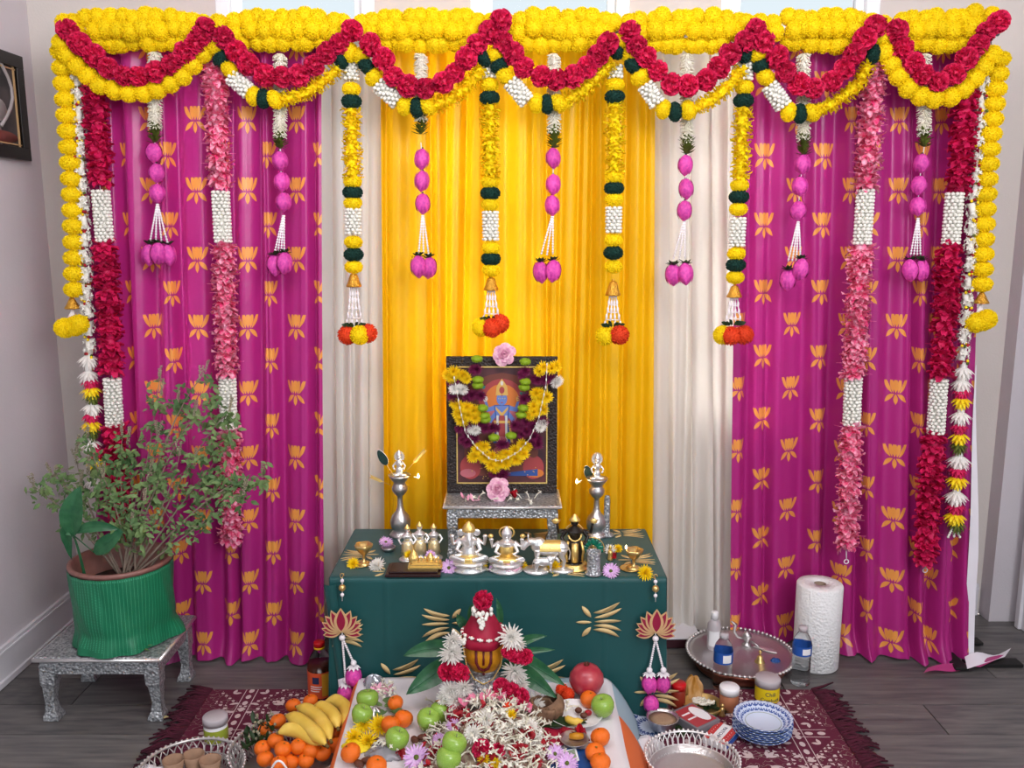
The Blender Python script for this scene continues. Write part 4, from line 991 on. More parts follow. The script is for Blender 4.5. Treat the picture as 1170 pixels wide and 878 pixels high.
# ------------------------------------------------------------------ picture on the left wall
t = thing('wall_picture', 'dark framed picture with thin gold line, cut off at the left edge', 'picture', (XL + .012, 2.75, 1.9))
ya = XL / ((18 - CX) / F_PX); 
def onXw(px, py):
    d_ = ray(px, py); return Vector((0, 0, CAM_H)) + d_ * (XL / d_.x)
pr = onXw(18, 65); pb = onXw(18, 183); y1 = pr.y; z1, z0 = pr.z, pb.z; y0 = y1 - .55
m = MB(); fw = .045
for (ya, yb, za, zb_) in ((y0, y1, z1 - fw, z1), (y0, y1, z0, z0 + fw), (y1 - fw, y1, z0 + fw, z1 - fw), (y0, y0 + fw, z0 + fw, z1 - fw)): m.box((XL + .013, (ya + yb) / 2, (za + zb_) / 2), (.024, yb - ya, zb_ - za))
m.build('frame', M['black'], t, smooth=False, bevel=.002)
m = MB(); g = fw
for (ya, yb, za, zb_) in ((y0 + g, y1 - g, z1 - g - .010, z1 - g - .006), (y0 + g, y1 - g, z0 + g + .006, z0 + g + .010), (y1 - g - .010, y1 - g - .006, z0 + g, z1 - g)): m.box((XL + .012, (ya + yb) / 2, (za + zb_) / 2), (.01, yb - ya, zb_ - za))
m.build('gold_line', M['lilacplq'], t, smooth=False)
m = MB(); m.box((XL + .008, (y0 + y1) / 2, (z0 + z1) / 2), (.006, y1 - y0 - .02, z1 - z0 - .02)); m.build('print', mat('grey_print', '4a4244', .5, col2='2e2a2c', vscale=14), t, smooth=False)
m = MB()
cz = (z0 + z1) / 2
def disc(cy, cz_, ry, rz, x=.0125, n=20):
    m.prism([(ry * cos(2 * pi * i / n), rz * sin(2 * pi * i / n)) for i in range(n)], .001, (XL + x, cy, cz_), (0, 1, 0), (0, 0, 1))
m.tube([(XL + .0125, y1 - .16 + .09 * sin(k * .45), cz + .17 - k * .035) for k in range(8)], .007, 6); disc(y1 - .17, cz - .02, .055, .04); disc(y1 - .2, cz - .1, .04, .07); m.mi = 1; disc(y1 - .15, z0 + .075, .09, .02, .013)
m.build('printed_figure', [mat('pale_print', 'a9a0a0', .6), mat('rust_print', '7a3a36', .6)], t)

# ------------------------------------------------------------------ altar table under teal cloth
TZ, TY0, TY1, TX0, TX1 = .487, 2.64, 3.10, -.577, .488
t = thing('altar_table', 'low wooden altar table hidden under the teal cloth', 'table', ((TX0 + TX1) / 2, (TY0 + TY1) / 2, 0))
m = MB(); m.box(((TX0 + TX1) / 2, (TY0 + TY1) / 2, TZ - .02), (TX1 - TX0 - .02, TY1 - TY0 - .02, .024)); m.build('tabletop', M['wood'], t, smooth=False)
for sx in (TX0 + .04, TX1 - .04):
    for sy in (TY0 + .04, TY1 - .04): m = MB(); m.box((sx, sy, (TZ - .032) / 2), (.035, .035, TZ - .032)); m.build('leg', M['wood'], t, smooth=False)
cl = thing('altar_cloth', 'teal satin cloth with gold lotus prints draped over the altar table', 'tablecloth', ((TX0 + TX1) / 2, TY0, TZ))
m = MB(); R_ = .012
def clothP(s, v):
    x = TX0 - .004 + (TX1 - TX0 + .008) * s
    if v < .4: y = TY1 + .0 - (TY1 - TY0 - R_) * (v / .4); z = TZ
    elif v < .46: a = (v - .4) / .06 * pi / 2; y = TY0 + R_ - (R_ + .003) * sin(a); z = TZ - R_ * (1 - cos(a))
    else:
        k = (v - .46) / .54; z = TZ - R_ - (TZ - R_ - .012) * k; y = TY0 - .003 - .012 * k - .0012 * k * sin(x * 17) 
        for xc in (-.10, .30, -.40): y -= .0035 * max(0, 1 - abs(x - xc) / .007) 
        y -= .003 * max(0, 1 - abs(z - .36) / .008)
        ed = min(s, 1 - s); x += (.012 if s > .5 else -.018) * k * max(0, 1 - ed / .12)
    return Vector((x, y, z))
m.grid(clothP, 150, 60)
for sgn, xe in ((-1, TX0 - .004), (1, TX1 + .004)):
    def sideP(s, v, sgn=sgn, xe=xe):
        y = TY0 - .003 + (TY1 - TY0) * s; z = TZ - .001 - (TZ - .014) * v
        x = xe + sgn * (.002 + .035 * v * (.55 + .45 * sin(s * 11 + 1)) * min(1, s * 5 + .25))
        if s < .2: y -= .015 * v * (1 - s / .2)
        return Vector((x, y, z))
    m.grid(sideP, 30, 24)
m.build('cloth', M['green_cl'], cl)
# white-tipped folded corner at the left front
m = MB()
def foldP(s, v):
    a = onY(374 + 10 * s, 668, 2.632); b = onY(386 + 9 * s, 777, 2.622); q = a.lerp(b, v); q.y -= .010 * sin(pi * s) * (1 - .4 * v); q.x += -.012 * (1 - v) * (1 - s); return q
m.grid(foldP, 8, 14); m.build('corner_fold', M['green_cl'], cl)
m = MB(); m.grid(lambda s, v: onY(386 + 9 * s + 1 * v, 777 + 8 * v - 3 * s, 2.619 - .008 * sin(pi * s)), 4, 3); m.build('white_corner_tip', M['hem'], cl)
def lotus_print(cx_, cz_, ang, sc, plane='front', clipx=None):
    """the cloth's printed lotus: five long blades and three leaves, gold"""
    m = MB()
    blades = [((8, -45), (135, -100), 22, 12), ((12, -20), (145, -70), 20, 9), ((14, 0), (145, -5), 17, 0), ((10, 20), (145, 45), 20, -9), ((8, 40), (135, 77), 22, -12)]
    leaves = [((-3, -23), (-48, -80), 24, 0), ((0, 2), (-76, 2), 15, 0), ((-3, 27), (-46, 75), 24, 0)]
    for (a, b, w, bend) in blades + leaves:
        a = Vector((a[0], -a[1])); b = Vector((b[0], -b[1])); d_ = b - a; L = d_.length; d_.normalize(); nn = Vector((-d_.y, d_.x)); up = []; dn = []
        for i in range(11):
            f_ = i / 10; c = a + d_ * L * f_ + nn * (-bend * sin(pi * f_)); h = w * .5 * (sin(pi * f_) ** .7 if 0 < f_ < 1 else 0.02); up.append(c + nn * h); dn.append(c - nn * h)
        ca, sa = cos(ang), sin(ang); poly = [(ca * p.x * sc - sa * p.y * sc, sa * p.x * sc + ca * p.y * sc) for p in up + dn[::-1]]
        if plane == 'front':
            k = (TZ - R_ - cz_) / TZ; m.prism(poly, .0008, (cx_, TY0 - .0075 - .0125 * k, cz_), (1, 0, 0), (0, 0.03, 1))
        elif plane == 'top': m.prism(poly, -.0008, (cx_, cz_, TZ + .0008), (1, 0, 0), (0, 1, 0))
    return m.build('lotus_print', M['gold_print'], cl)
S_ = .00066
for (x, y, ang) in [(676, 711, 0), (447, 775, 0), (612, 775, 0), (516, 713, pi), (388, 726, 0), (742, 790, 0)]:
    p = onY(x, y, TY0 - .012); lotus_print(p.x, p.z, ang, S_ * (1 if (x, y) != (388, 726) else .8))
for (x, y, ang) in [(608, 613, 0), (722, 606, 0), (440, 653, 0), (404, 634, pi), (742, 640, 0), (640, 654, 0)]:
    p = onZ(x, y, TZ); ok = abs(p.x) < 9
    lotus_print(min(max(p.x, TX0 + .08), TX1 - .09), min(max(p.y, TY0 + .05), TY1 - .05), ang, S_ * .85, 'top')
# ------------------------------------------------------------------ silver stool on the table, framed picture
SZ = TZ + .001
sy0 = onZ(573, 638, SZ).y; stf = onY(573, 578, sy0 + .005); sx0 = onY(507, 578, sy0).x; sx1 = onY(641, 578, sy0).x
stool('silver_stool', 'small embossed silver stool on the teal cloth carrying the framed picture', sx0, sx1, sy0, sy0 + .20, SZ, stf.z, .013, .034, .036)
ST = stf.z
FYb = sy0 + .15; a = onY(511, 557, FYb); b = onY(637, 407, FYb + .03); FW = b.x - a.x; FH = b.z - ST - .001; fcx = (a.x + b.x) / 2
t = thing('framed_picture', 'dark carved framed picture of a blue four-armed deity, standing on the silver stool', 'picture', (fcx, FYb, ST + .001))
t.rotation_euler = (-.06, 0, 0)
def F_(x, z, y=0): return Vector((x, y, z))
m = MB(); fw = .036
for (xa_, xb_, za, zb_) in ((-FW / 2, FW / 2, FH - fw, FH), (-FW / 2, FW / 2, 0, fw), (-FW / 2, -FW / 2 + fw, fw, FH - fw), (FW / 2 - fw, FW / 2, fw, FH - fw)): m.box(((xa_ + xb_) / 2, 0, (za + zb_) / 2), (xb_ - xa_, .018, zb_ - za))
m.build('frame', M['framew'], t, smooth=False, world=False, bevel=.002)
m = MB(); g = fw - .002; w2 = .004
for (xa_, xb_, za, zb_) in ((-FW / 2 + g, FW / 2 - g, FH - g - w2, FH - g), (-FW / 2 + g, FW / 2 - g, g, g + w2), (-FW / 2 + g, -FW / 2 + g + w2, g, FH - g), (FW / 2 - g - w2, FW / 2 - g, g, FH - g)): m.box(((xa_ + xb_) / 2, -.008, (za + zb_) / 2), (xb_ - xa_, .006, zb_ - za))
m.build('gold_line', M['gold'], t, smooth=False, world=False)
m = MB(); m.box((0, 0, FH / 2), (FW - .02, .006, FH - .02)); m.build('print', mat('picture_ground', '3a1c24', .45, col2='5a2a30', vscale=12), t, smooth=False, world=False)
# printed deity: flat layers of the print
PC = [mat('print_' + n_, c, .5) for n_, c in (('halo', 'c8702c'), ('blue', '5f78b8'), ('gold', 'c9a052'), ('rust', '9a3a3c'), ('rose', 'b0606a'), ('teal', '2c7068'), ('white', 'c8c4bc'), ('dark', '241418'), ('indigo', '2c4a8c'), ('brown', '6a3428'), ('ink', '20182a'))]
HAL, BLU, GLD, RST, RSE, TEA, WHT, DRK, IND, BRN, INK = range(11)
m = MB(); lay = [0]
def L_(poly, mi):
    m.mi = mi; lay[0] += 1; m.prism(poly, .0002, (0, -.0033 - .00006 * lay[0], 0), (1, 0, 0), (0, 0, 1))
def el(cx_, cz_, rx, rz, n=22): return [(cx_ + rx * cos(2 * pi * i / n), cz_ + rz * sin(2 * pi * i / n)) for i in range(n)]
u = FW / 126.0                                     # one photograph pixel on the picture
def q_(x, y): return ((x - 63) * u, (150 - y) * u)       # frame-local pixels, origin top-left
def E2(x, y, rx, ry, mi): c = q_(x, y); L_(el(c[0], c[1], rx * u, ry * u), mi)
def P2(pts, mi): L_([q_(*p) for p in pts][::-1], mi)
P2([(20, 130), (20, 30), (34, 20), (48, 14), (63, 11), (78, 14), (92, 20), (104, 30), (104, 130)], BRN)
E2(63, 44, 26, 26, RST); E2(63, 44, 20, 20, HAL)
for sx in (-1, 1):
    P2([(63 + sx * 18, 26), (63 + sx * 30, 27), (63 + sx * 20, 30)][::sx], TEA); P2([(63 + sx * 20, 33), (63 + sx * 32, 34), (63 + sx * 21, 37)][::sx], TEA)
    P2([(63 + sx * 8, 50), (63 + sx * 18, 60), (63 + sx * 14, 74), (63 + sx * 9, 62)][::sx], RSE)
    P2([(63 + sx * 7, 48), (63 + sx * 19, 52), (63 + sx * 17, 56), (63 + sx * 7, 54)][::sx], BLU); P2([(63 + sx * 17, 54), (63 + sx * 20, 44), (63 + sx * 17, 44), (63 + sx * 14, 53)][::sx], BLU)
    E2(63 + sx * 19, 41, 3, 3.4, WHT if sx < 0 else GLD); P2([(63 + sx * 7, 54), (63 + sx * 15, 64), (63 + sx * 13, 70), (63 + sx * 6, 60)][::sx], BLU)
    P2([(63 + sx * 5, 66), (63 + sx * 9, 90), (63 + sx * 13, 92), (63 + sx * 9, 66)][::sx], GLD)
    E2(63 + sx * 36, 120, 12, 14, RST); E2(63 + sx * 36, 103, 5.5, 6, BRN); E2(63 + sx * 39, 127, 9, 5, HAL if sx > 0 else RSE)
P2([(54, 48), (72, 48), (70, 66), (73, 92), (53, 92), (56, 66)], IND); P2([(55, 49), (71, 49), (69, 62), (57, 62)], BLU)
E2(63, 41, 6, 7.5, BLU); P2([(56, 37), (57, 27), (60, 22), (63, 18), (66, 22), (69, 27), (70, 37)], GLD); E2(63, 31, 3, 4, RST); E2(63, 23, 1.6, 2.6, WHT)
E2(60.6, 40.5, 1.4, .6, WHT); E2(65.4, 40.5, 1.4, .6, WHT); E2(60.6, 40.5, .6, .6, INK); E2(65.4, 40.5, .6, .6, INK); E2(63, 45.2, 1.6, .5, RST); E2(63, 37, .5, 1.4, RST)
P2([(56, 50), (63, 57), (70, 50), (70, 53), (63, 62), (56, 53)], GLD); P2([(60, 60), (66, 60), (67, 88), (63, 92), (59, 88)], RST); P2([(55, 66), (71, 66), (71, 69), (55, 69)], GLD)
for x in (58, 68): P2([(x - 1.2, 60), (x + 1.2, 60), (x + 1.2, 90), (x - 1.2, 90)], WHT)
E2(63, 88, 5, 4, RSE); E2(63, 100, 10, 5, RSE); P2([(70, 126), (104, 122), (104, 130), (66, 130)], IND)
for k in range(26): E2(random.uniform(22, 102), random.uniform(120, 134), .6, .5, GLD)
m.build('printed_deity', PC, t, smooth=False, world=False)
# garland on the picture
t = thing('picture_garland', 'yellow, maroon and white flower garland hung round the framed picture', 'garland', onY(574, 520, FYb - .03), None)
GY = FYb - .030; xo, yo = 480, 380; gs = 190 / 878
def gp(x, y, Y=GY): return onY(xo + x * gs, yo + y * gs, Y)
def fl(me, nm, par, x, y, r, Y=GY, rot=None, lab=None, again=True):
    if again and nm == 'chrysanthemum': fl(me, nm, par, x + random.choice((-1, 1)) * random.uniform(14, 24), y + random.uniform(-22, 22), r * .92, Y + .005, rot, lab, False)
    o = inst(me, nm, par, gp(x, y, Y), rot or (pi / 2 + random.uniform(-.25, .25), random.uniform(-.25, .25), rr_()), r)
    if lab: o['label'] = lab
YL, WL, ML, GL = 'yellow flower', 'white flower', 'maroon flower', 'lime green flower'
for (x, y) in [(178, 205), (225, 225), (165, 235), (205, 385), (245, 395), (200, 425), (255, 435), (285, 410), (290, 450), (215, 460), (300, 620), (340, 600), (290, 650), (340, 660), (380, 650), (375, 700), (420, 690), (455, 640), (455, 690), (500, 620), (500, 670), (540, 590), (545, 640), (650, 185), (695, 190), (610, 320), (640, 355), (600, 390), (650, 405), (670, 340), (600, 420)]: fl(random.choice(MUMY), 'chrysanthemum', t, x, y, .024, GY - .006, lab=YL)
for (x, y) in [(180, 300), (228, 300), (295, 515), (635, 500), (715, 265)]: fl(random.choice(MUMW), 'chrysanthemum', t, x, y, .021, GY - .010, lab=WL)
for (x, y) in [(300, 195), (185, 350), (180, 262), (270, 330), (320, 335), (230, 500), (250, 550), (275, 490), (345, 505), (380, 500), (245, 580), (290, 560), (555, 205), (620, 250), (665, 250), (710, 250), (545, 350), (500, 490), (560, 470), (590, 500), (560, 520), (600, 550), (650, 470), (425, 590), (390, 745), (430, 755), (620, 590)]: fl(MUMM, 'chrysanthemum', t, x, y, .023, GY, lab=ML)
for (x, y) in [(300, 140), (305, 250), (305, 280), (330, 400), (340, 440), (345, 460), (390, 555), (480, 545), (555, 155), (555, 260), (550, 290), (545, 400), (535, 435)]: fl(BTN, 'button_flower', t, x, y, .019, GY - .004, rot=(.2, 0, 0), lab=GL)
m = MB()
for ps in ([(180, 240), (210, 400), (240, 530), (300, 610), (370, 670), (430, 680)], [(670, 170), (665, 280), (625, 460), (580, 560), (520, 630), (430, 680)]):
    qs = lerp_path([gp(x, y, GY - .022) for x, y in ps], .013)
    m.tube(qs, .0008, 4)
    for q in qs[::2]: m.ell(q, (.0025, .0025, .006), nu=6, nv=5)
m.build('jasmine_thread', M['jas'], t)
o = inst(ROSE, 'ornamental_rose', None, onY(576, 405, FYb - .015), (pi / 2 - .2, 0, 0), .034); tag(o, 'mauve-pink ornamental rose at the top of the framed picture', 'flower')
o = inst(ROSE, 'ornamental_rose', None, onY(569, 559, sy0 + .06), (pi / 2 - .5, 0, .5), .036); tag(o, 'pale pink rose at the foot of the framed picture on the silver stool', 'flower')
def florets(m, c, n, rx, ry, dz=.004, L=.03, flat=True, fn=None, r=.0031):
    for i in range(n):
        a = rr_(); k = sqrt(random.random()); x = c[0] + rx * k * cos(a); y = c[1] + ry * k * sin(a); z = c[2] + dz + random.uniform(0, .006)
        if fn: z += fn(x, y)
        d_ = Vector((random.uniform(-1, 1), random.uniform(-1, 1), random.uniform(-.1, .45))).normalized(); l = L * random.uniform(.7, 1.1); p = Vector((x, y, z)); e = p + d_ * l; mid = p.lerp(e, .5) + Vector((0, 0, .003))
        m.tube([p, mid, e], [r * .45, r * .6, r], 5)
        o1 = d_.orthogonal().normalized()
        for q in range(4):
            v = o1.copy(); v.rotate(Matrix.Rotation(q * pi / 2, 3, d_)); m.petal(e, v + d_ * .6, d_, l * .32, l * .2, curl=-.2, cup=.1, seg=2)
m = MB(); florets(m, (fcx + .02, sy0 + .06, ST), 16, .13, .04); tag(m.build('tuberose_florets', M['cream']), 'scattered white tuberose florets on the small silver stool', 'flowers', kind='stuff')
m = MB()
for i in range(9): p = Vector((onY(538, 560, sy0 + .05).x + random.uniform(-.03, .03), sy0 + .05 + random.uniform(-.02, .02), ST + .006)); m.petal(p, rv(), (0, 0, 1), .022, .014, curl=.3)
tag(m.build('pink_petals', M['carnl']), 'small heap of pink petals at the left on the small silver stool', 'flowers', kind='stuff')
m = MB()
p = Vector((onY(588, 562, sy0 + .05).x, sy0 + .05, ST + .012))
for i in range(4): m.petal(p, rv() + Vector((0, 0, .5)), (0, 0, 1), .028, .024, curl=.4)
tag(m.build('red_petals', M['redf']), 'dark red petals beside the pale rose on the silver stool', 'flowers', kind='stuff')
# ------------------------------------------------------------------ oil lamps
def oil_lamp(x, yb, ytop, label, flames, side):
    c = onZ(x, yb, TZ + .002); c.z = TZ + .001; H = onY(x, ytop, c.y).z - c.z; t = thing('oil_lamp', label, 'oil lamp', c, 'tall silver oil lamps')
    k = H / .30
    pr = [(0, 0), (.040, 0), (.042, .004), (.036, .010), (.026, .018), (.034, .030), (.037, .048), (.030, .066), (.016, .080), (.011, .095), (.009, .120), (.010, .128), (.018, .134), (.027, .146), (.028, .156), (.022, .166), (.020, .172), (.034, .186), (.040, .196), (.036, .197), (.024, .190), (0, .188)]
    m = MB(); m.lathe([(r, z * k) for r, z in pr], c, 28); m.build('stem', M['pewter'], t)
    m = MB(); hz = .19 * k
    m.ell(c + Vector((0, 0, hz + .022)), (.013, .011, .022), nu=12, nv=8); m.ell(c + Vector((0, -.003, hz + .050)), (.012, .010, .016), nu=12, nv=8); m.ell(c + Vector((0, -.003, hz + .070)), (.0085, .0085, .010), nu=12, nv=8)
    for s_ in (-1, 1): m.tube([c + Vector((s_ * .010, 0, hz + .055)), c + Vector((s_ * .022, -.004, hz + .040)), c + Vector((s_ * .016, -.014, hz + .030))], .004, 6); m.ell(c + Vector((s_ * .012, -.008, hz + .008)), (.016, .01, .007), nu=8, nv=5)
    m.lathe([(0, .1), (.004, .095), (.0105, .082), (.011, .078), (.007, .074), (0, .07)], c + Vector((0, 0, hz)), 12)
    m.build('figure', M['silver'], t, remesh=.0016)
    m = MB()
    for i in range(15):
        a = pi * i / 14; m.petal(c + Vector((0, .006, hz + .062)), (cos(a), 0, sin(a) * 1.6), (0, -1, 0), .017 * (1 + .9 * sin(a)) if side < 0 else .016 * (1 + 1.4 * sin(a)), .007, curl=0, cup=.1, seg=3, tip=.5)
    m.build('back_fan', M['silver'], t)
    for (fx, fy) in flames:
        p = onY(fx, fy, c.y - .01); m = MB(); m.lathe([(0, -.004), (.0035, 0), (.0045, .004), (.003, .010), (0, .016)], p, 10); m.build('flame', M['flame'], t)
        m = MB(); m.tube([p + Vector((0, 0, -.002)), c + Vector(((p.x - c.x) * .75, (p.y - c.y), hz + .002))], .0016, 5); m.build('wick', M['cream'], t)
        l = bpy.data.lights.new('flame_light', 'POINT'); l.energy = .12; l.color = (1, .65, .3); l.shadow_soft_size = .01; lo = bpy.data.objects.new('flame_light', l); COL.objects.link(lo); lo.location = p + Vector((0, -.012, .02))
    return t, c, hz
l1, c1, h1 = oil_lamp(458, 612, 505, 'tall silver oil lamp on the left of the altar, with a burning wick', [(478, 546)], -1)
l2, c2, h2 = oil_lamp(681, 612, 511, 'tall silver oil lamp on the right of the altar, with a burning wick', [(659, 552)], 1)
def hand_fan(label, px, py, base_px, Y, w, h):
    a = onY(*base_px, Y); b = onY(px, py, Y); d_ = (b - a).normalized(); t = thing('oval_fan', label, 'fan', a); s_ = Vector((0, 1, 0)).cross(d_)
    m = MB(); m.tube([a, b], .0018, 6); m.build('handle', M['gold'], t)
    m = MB(); n = 28; poly = [(w * cos(2 * pi * i / n) * (1 - .18 * sin(2 * pi * i / n)), h * sin(2 * pi * i / n)) for i in range(n)]; m.prism(poly, .003, b, s_, d_); m.build('blade', M['fan'], t, smooth=False)
    m = MB(); m.tube([b + s_ * p[0] + d_ * p[1] for p in poly], .0014, 5, closed=True); m.build('rim', M['silver'], t)
hand_fan('small dark green oval fan leaning left beside the left oil lamp', 437, 523, (450, 545), c1.y - .015, .014, .030)
hand_fan('small dark oval fan behind the left side of the right oil lamp', 672, 540, (678, 558), c2.y + .045, .014, .026)
for (x0_, y0_, x1_, y1_, lab) in ((447, 555, 424, 545, 'golden feather stick pointing left from the left oil lamp'), (463, 540, 485, 515, 'golden feather stick pointing up and right from the left oil lamp')):
    m = MB(); a = onY(x0_, y0_, c1.y + .012); b = onY(x1_, y1_, c1.y + .012); m.tube([a, b], .0012, 5); d_ = (b - a).normalized()
    for q in lerp_path([a.lerp(b, .45), b], .004):
        for s_ in (-1, 1): m.petal(q, d_ + Vector((-d_.z, 0, d_.x)) * s_ * .8, (0, -1, 0), .011, .004, seg=2, curl=0)
    tag(m.build('feather_stick', M['gold'], loc=a), lab, 'ornament', 'golden feather sticks')
m = MB(); c = onZ(693, 612, TZ + .002); c.z = TZ + .001; m.lathe([(0, 0), (.028, 0), (.028, .006), (.012, .014), (.011, .030), (.011, .135), (.008, .15), (0, .152)], c, 20); tag(m.build('patterned_pillar', M['silvere'], loc=c), 'patterned silver pillar standing behind the right oil lamp', 'ornament')
# ------------------------------------------------------------------ statuettes on the altar
TT = TZ + .001
def tb(px, py): p = onZ(px, py, TT); p.z = TT; return p
def statue(name, label, base, H, parts, mats, group=None, cat='statuette', wide=1.3):
    """parts: dict part -> function(mb); coordinates in units of the height, origin at the base, facing -Y"""
    t = thing(name, label, cat, base, group)
    for nm, (mk, fn) in parts.items():
        m = MB(); m.M = Matrix.Diagonal((H * wide, H * (1 + (wide - 1) * .5), H, 1)); fn(m); m.build(nm.rstrip('0123456789'), M[mk], t, world=False, remesh=.0014 if nm in ('body', 'calf', 'temple') else 0)
    return t
def stand_body(m, arms=2, slim=1.0):
    m.lathe([(0, .02), (.13, .02), (.15, .06), (.12, .10), (.09, .14)], n=16)
    for s in (-1, 1):
        m.tube([(s * .045, 0, .08), (s * .05, -.01, .28), (s * .05, 0, .50)], [.045, .055, .07], 10); m.ell((s * .05, -.04, .07), (.035, .06, .02), nu=8, nv=5)
    m.lathe([(.125, .16), (.11, .30), (.11, .46), (.075, .55), (.085, .62), (.12, .70), (.06, .765), (.03, .79)], n=18)
    m.ell((0, 0, .85), (.055, .055, .068)); m.ell((0, -.052, .845), (.011, .012, .016), nu=6, nv=4)
    m.lathe([(.06, .88), (.062, .90), (.045, .94), (.03, .97), (.012, 1.0), (0, 1.01)], n=14)
    for s in (-1, 1):
        m.tube([(s * .115, 0, .70), (s * .18, -.02, .58), (s * .13, -.09, .50)], [.034, .028, .022], 8); m.ell((s * .13, -.10, .50), (.024, .024, .03), nu=8, nv=5)
        if arms == 4: m.tube([(s * .11, .02, .70), (s * .22, .0, .66), (s * .24, -.02, .80)], [.032, .026, .02], 8); m.ell((s * .24, -.02, .83), (.02, .02, .035), nu=8, nv=5)
def seat_body(m, ele=False):
    m.ell((0, 0, .36), (.15, .12, .14)); m.lathe([(.13, .36), (.10, .50), (.14, .64), (.07, .70)], n=16)
    for s in (-1, 1): m.tube([(s * .06, 0, .30), (s * .24, -.09, .28), (s * .05, -.18, .26)], [.085, .07, .045], 8); m.tube([(s * .12, 0, .64), (s * .24, -.02, .54), (s * .25, -.05, .68)], [.045, .035, .028], 8); m.ell((s * .25, -.06, .72), (.04, .035, .04), nu=8, nv=6); m.tube([(s * .12, -.01, .60), (s * .18, -.10, .46), (s * .10, -.16, .42)], [.04, .032, .026], 8)
    m.ell((0, -.01, .77), (.085, .08, .09)); m.lathe([(.09, .80), (.088, .85), (.062, .92), (.03, .97), (0, 1.0)], n=16)
    if ele:
        m.tube([(0, -.07, .76), (.01, -.12, .66), (.03, -.14, .55), (-.02, -.15, .50)], [.045, .038, .03, .022], 8)
        for s in (-1, 1): m.ell((s * .12, .0, .77), (.06, .02, .075), nu=10, nv=6)
    else: m.ell((0, -.085, .76), (.014, .016, .02), nu=6, nv=4)
def lotus_base(m, r=.26):
    m.lathe([(0, 0), (r, 0), (r * 1.02, .05), (r * .8, .09), (r * .95, .15), (r * .9, .2), (0, .2)], n=28)
    for i in range(14): a = 2 * pi * i / 14; m.petal((r * .75 * cos(a), r * .75 * sin(a), .09), (cos(a), sin(a), 1.0), (-cos(a), -sin(a), 1), .14, .12, curl=-.1)
def robe(m): m.lathe([(.14, .17), (.125, .30), (.12, .44), (.085, .54)], n=18, wob=lambda t, z: 1 + .05 * cos(9 * t))
def crown(m, z0=.89, k=1.0): m.lathe([(.066 * k, z0), (.07 * k, z0 + .02), (.045 * k, z0 + .06), (.03 * k, z0 + .09), (.014 * k, z0 + .12), (0, z0 + .135)], n=14)
for (x, yt, yb, lab) in ((466, 600, 640, 'leftmost of the three standing silver-gold deity statuettes behind the golden shrine'), (480, 597, 639, 'middle of the three standing silver-gold deity statuettes behind the golden shrine'), (496, 599, 638, 'rightmost of the three standing silver-gold deity statuettes behind the golden shrine')):
    b_ = tb(x, yb); H = onY(x, yt, b_.y).z - TT
    statue('deity_statuette', lab, b_, H, {'body': ('silver', lambda m: stand_body(m)), 'robe': ('palegold', lambda m: (robe(m), m.ell((0, -.06, .60), (.05, .03, .05)))), 'crown': ('gold', lambda m: crown(m)), 'base': ('silver', lambda m: m.lathe([(0, 0), (.19, 0), (.19, .03), (.15, .06), (0, .06)], n=20))}, None, 'small standing deities')
b_ = tb(536, 651); H = onY(536, 596, b_.y).z - TT
statue('elephant_headed_statuette', 'seated silver elephant-headed deity statuette with golden crown, on a lotus base', b_, H, {'body': ('silver', lambda m: seat_body(m, True)), 'crown': ('gold', lambda m: m.lathe([(.10, .80), (.105, .84), (.075, .92), (.03, .98), (0, 1.01)], n=18)), 'lotus_base': ('silver', lambda m: lotus_base(m, .27)), 'dhoti': ('gold', lambda m: (m.ell((0, -.03, .27), (.26, .17, .07)), m.ell((0, -.15, .22), (.12, .04, .08))))}, None)
b_ = tb(579, 652); H = onY(579, 601, b_.y).z - TT
statue('goddess_statuette', 'seated golden-robed goddess statuette holding two lotus buds', b_, H, {'body': ('silver', lambda m: seat_body(m)), 'robe': ('gold', lambda m: (m.lathe([(.145, .34), (.118, .48), (.12, .56), (.09, .62)], n=16), m.ell((0, -.04, .28), (.28, .17, .08)))), 'halo': ('gold', lambda m: m.tube([(.12 * cos(2 * pi * i / 20), .03, .84 + .13 * sin(2 * pi * i / 20)) for i in range(20)], .016, 6, closed=True)), 'lotus_bud1': ('gold', lambda m: m.ell((-.26, -.07, .80), (.045, .045, .05), nu=8, nv=6)), 'lotus_bud2': ('gold', lambda m: m.ell((.26, -.07, .80), (.045, .045, .05), nu=8, nv=6)), 'lotus_base': ('silver', lambda m: lotus_base(m, .27))}, None)
b_ = tb(656, 649); H = onY(656, 588, b_.y).z - TT
def fourarms(m): stand_body(m, 4)
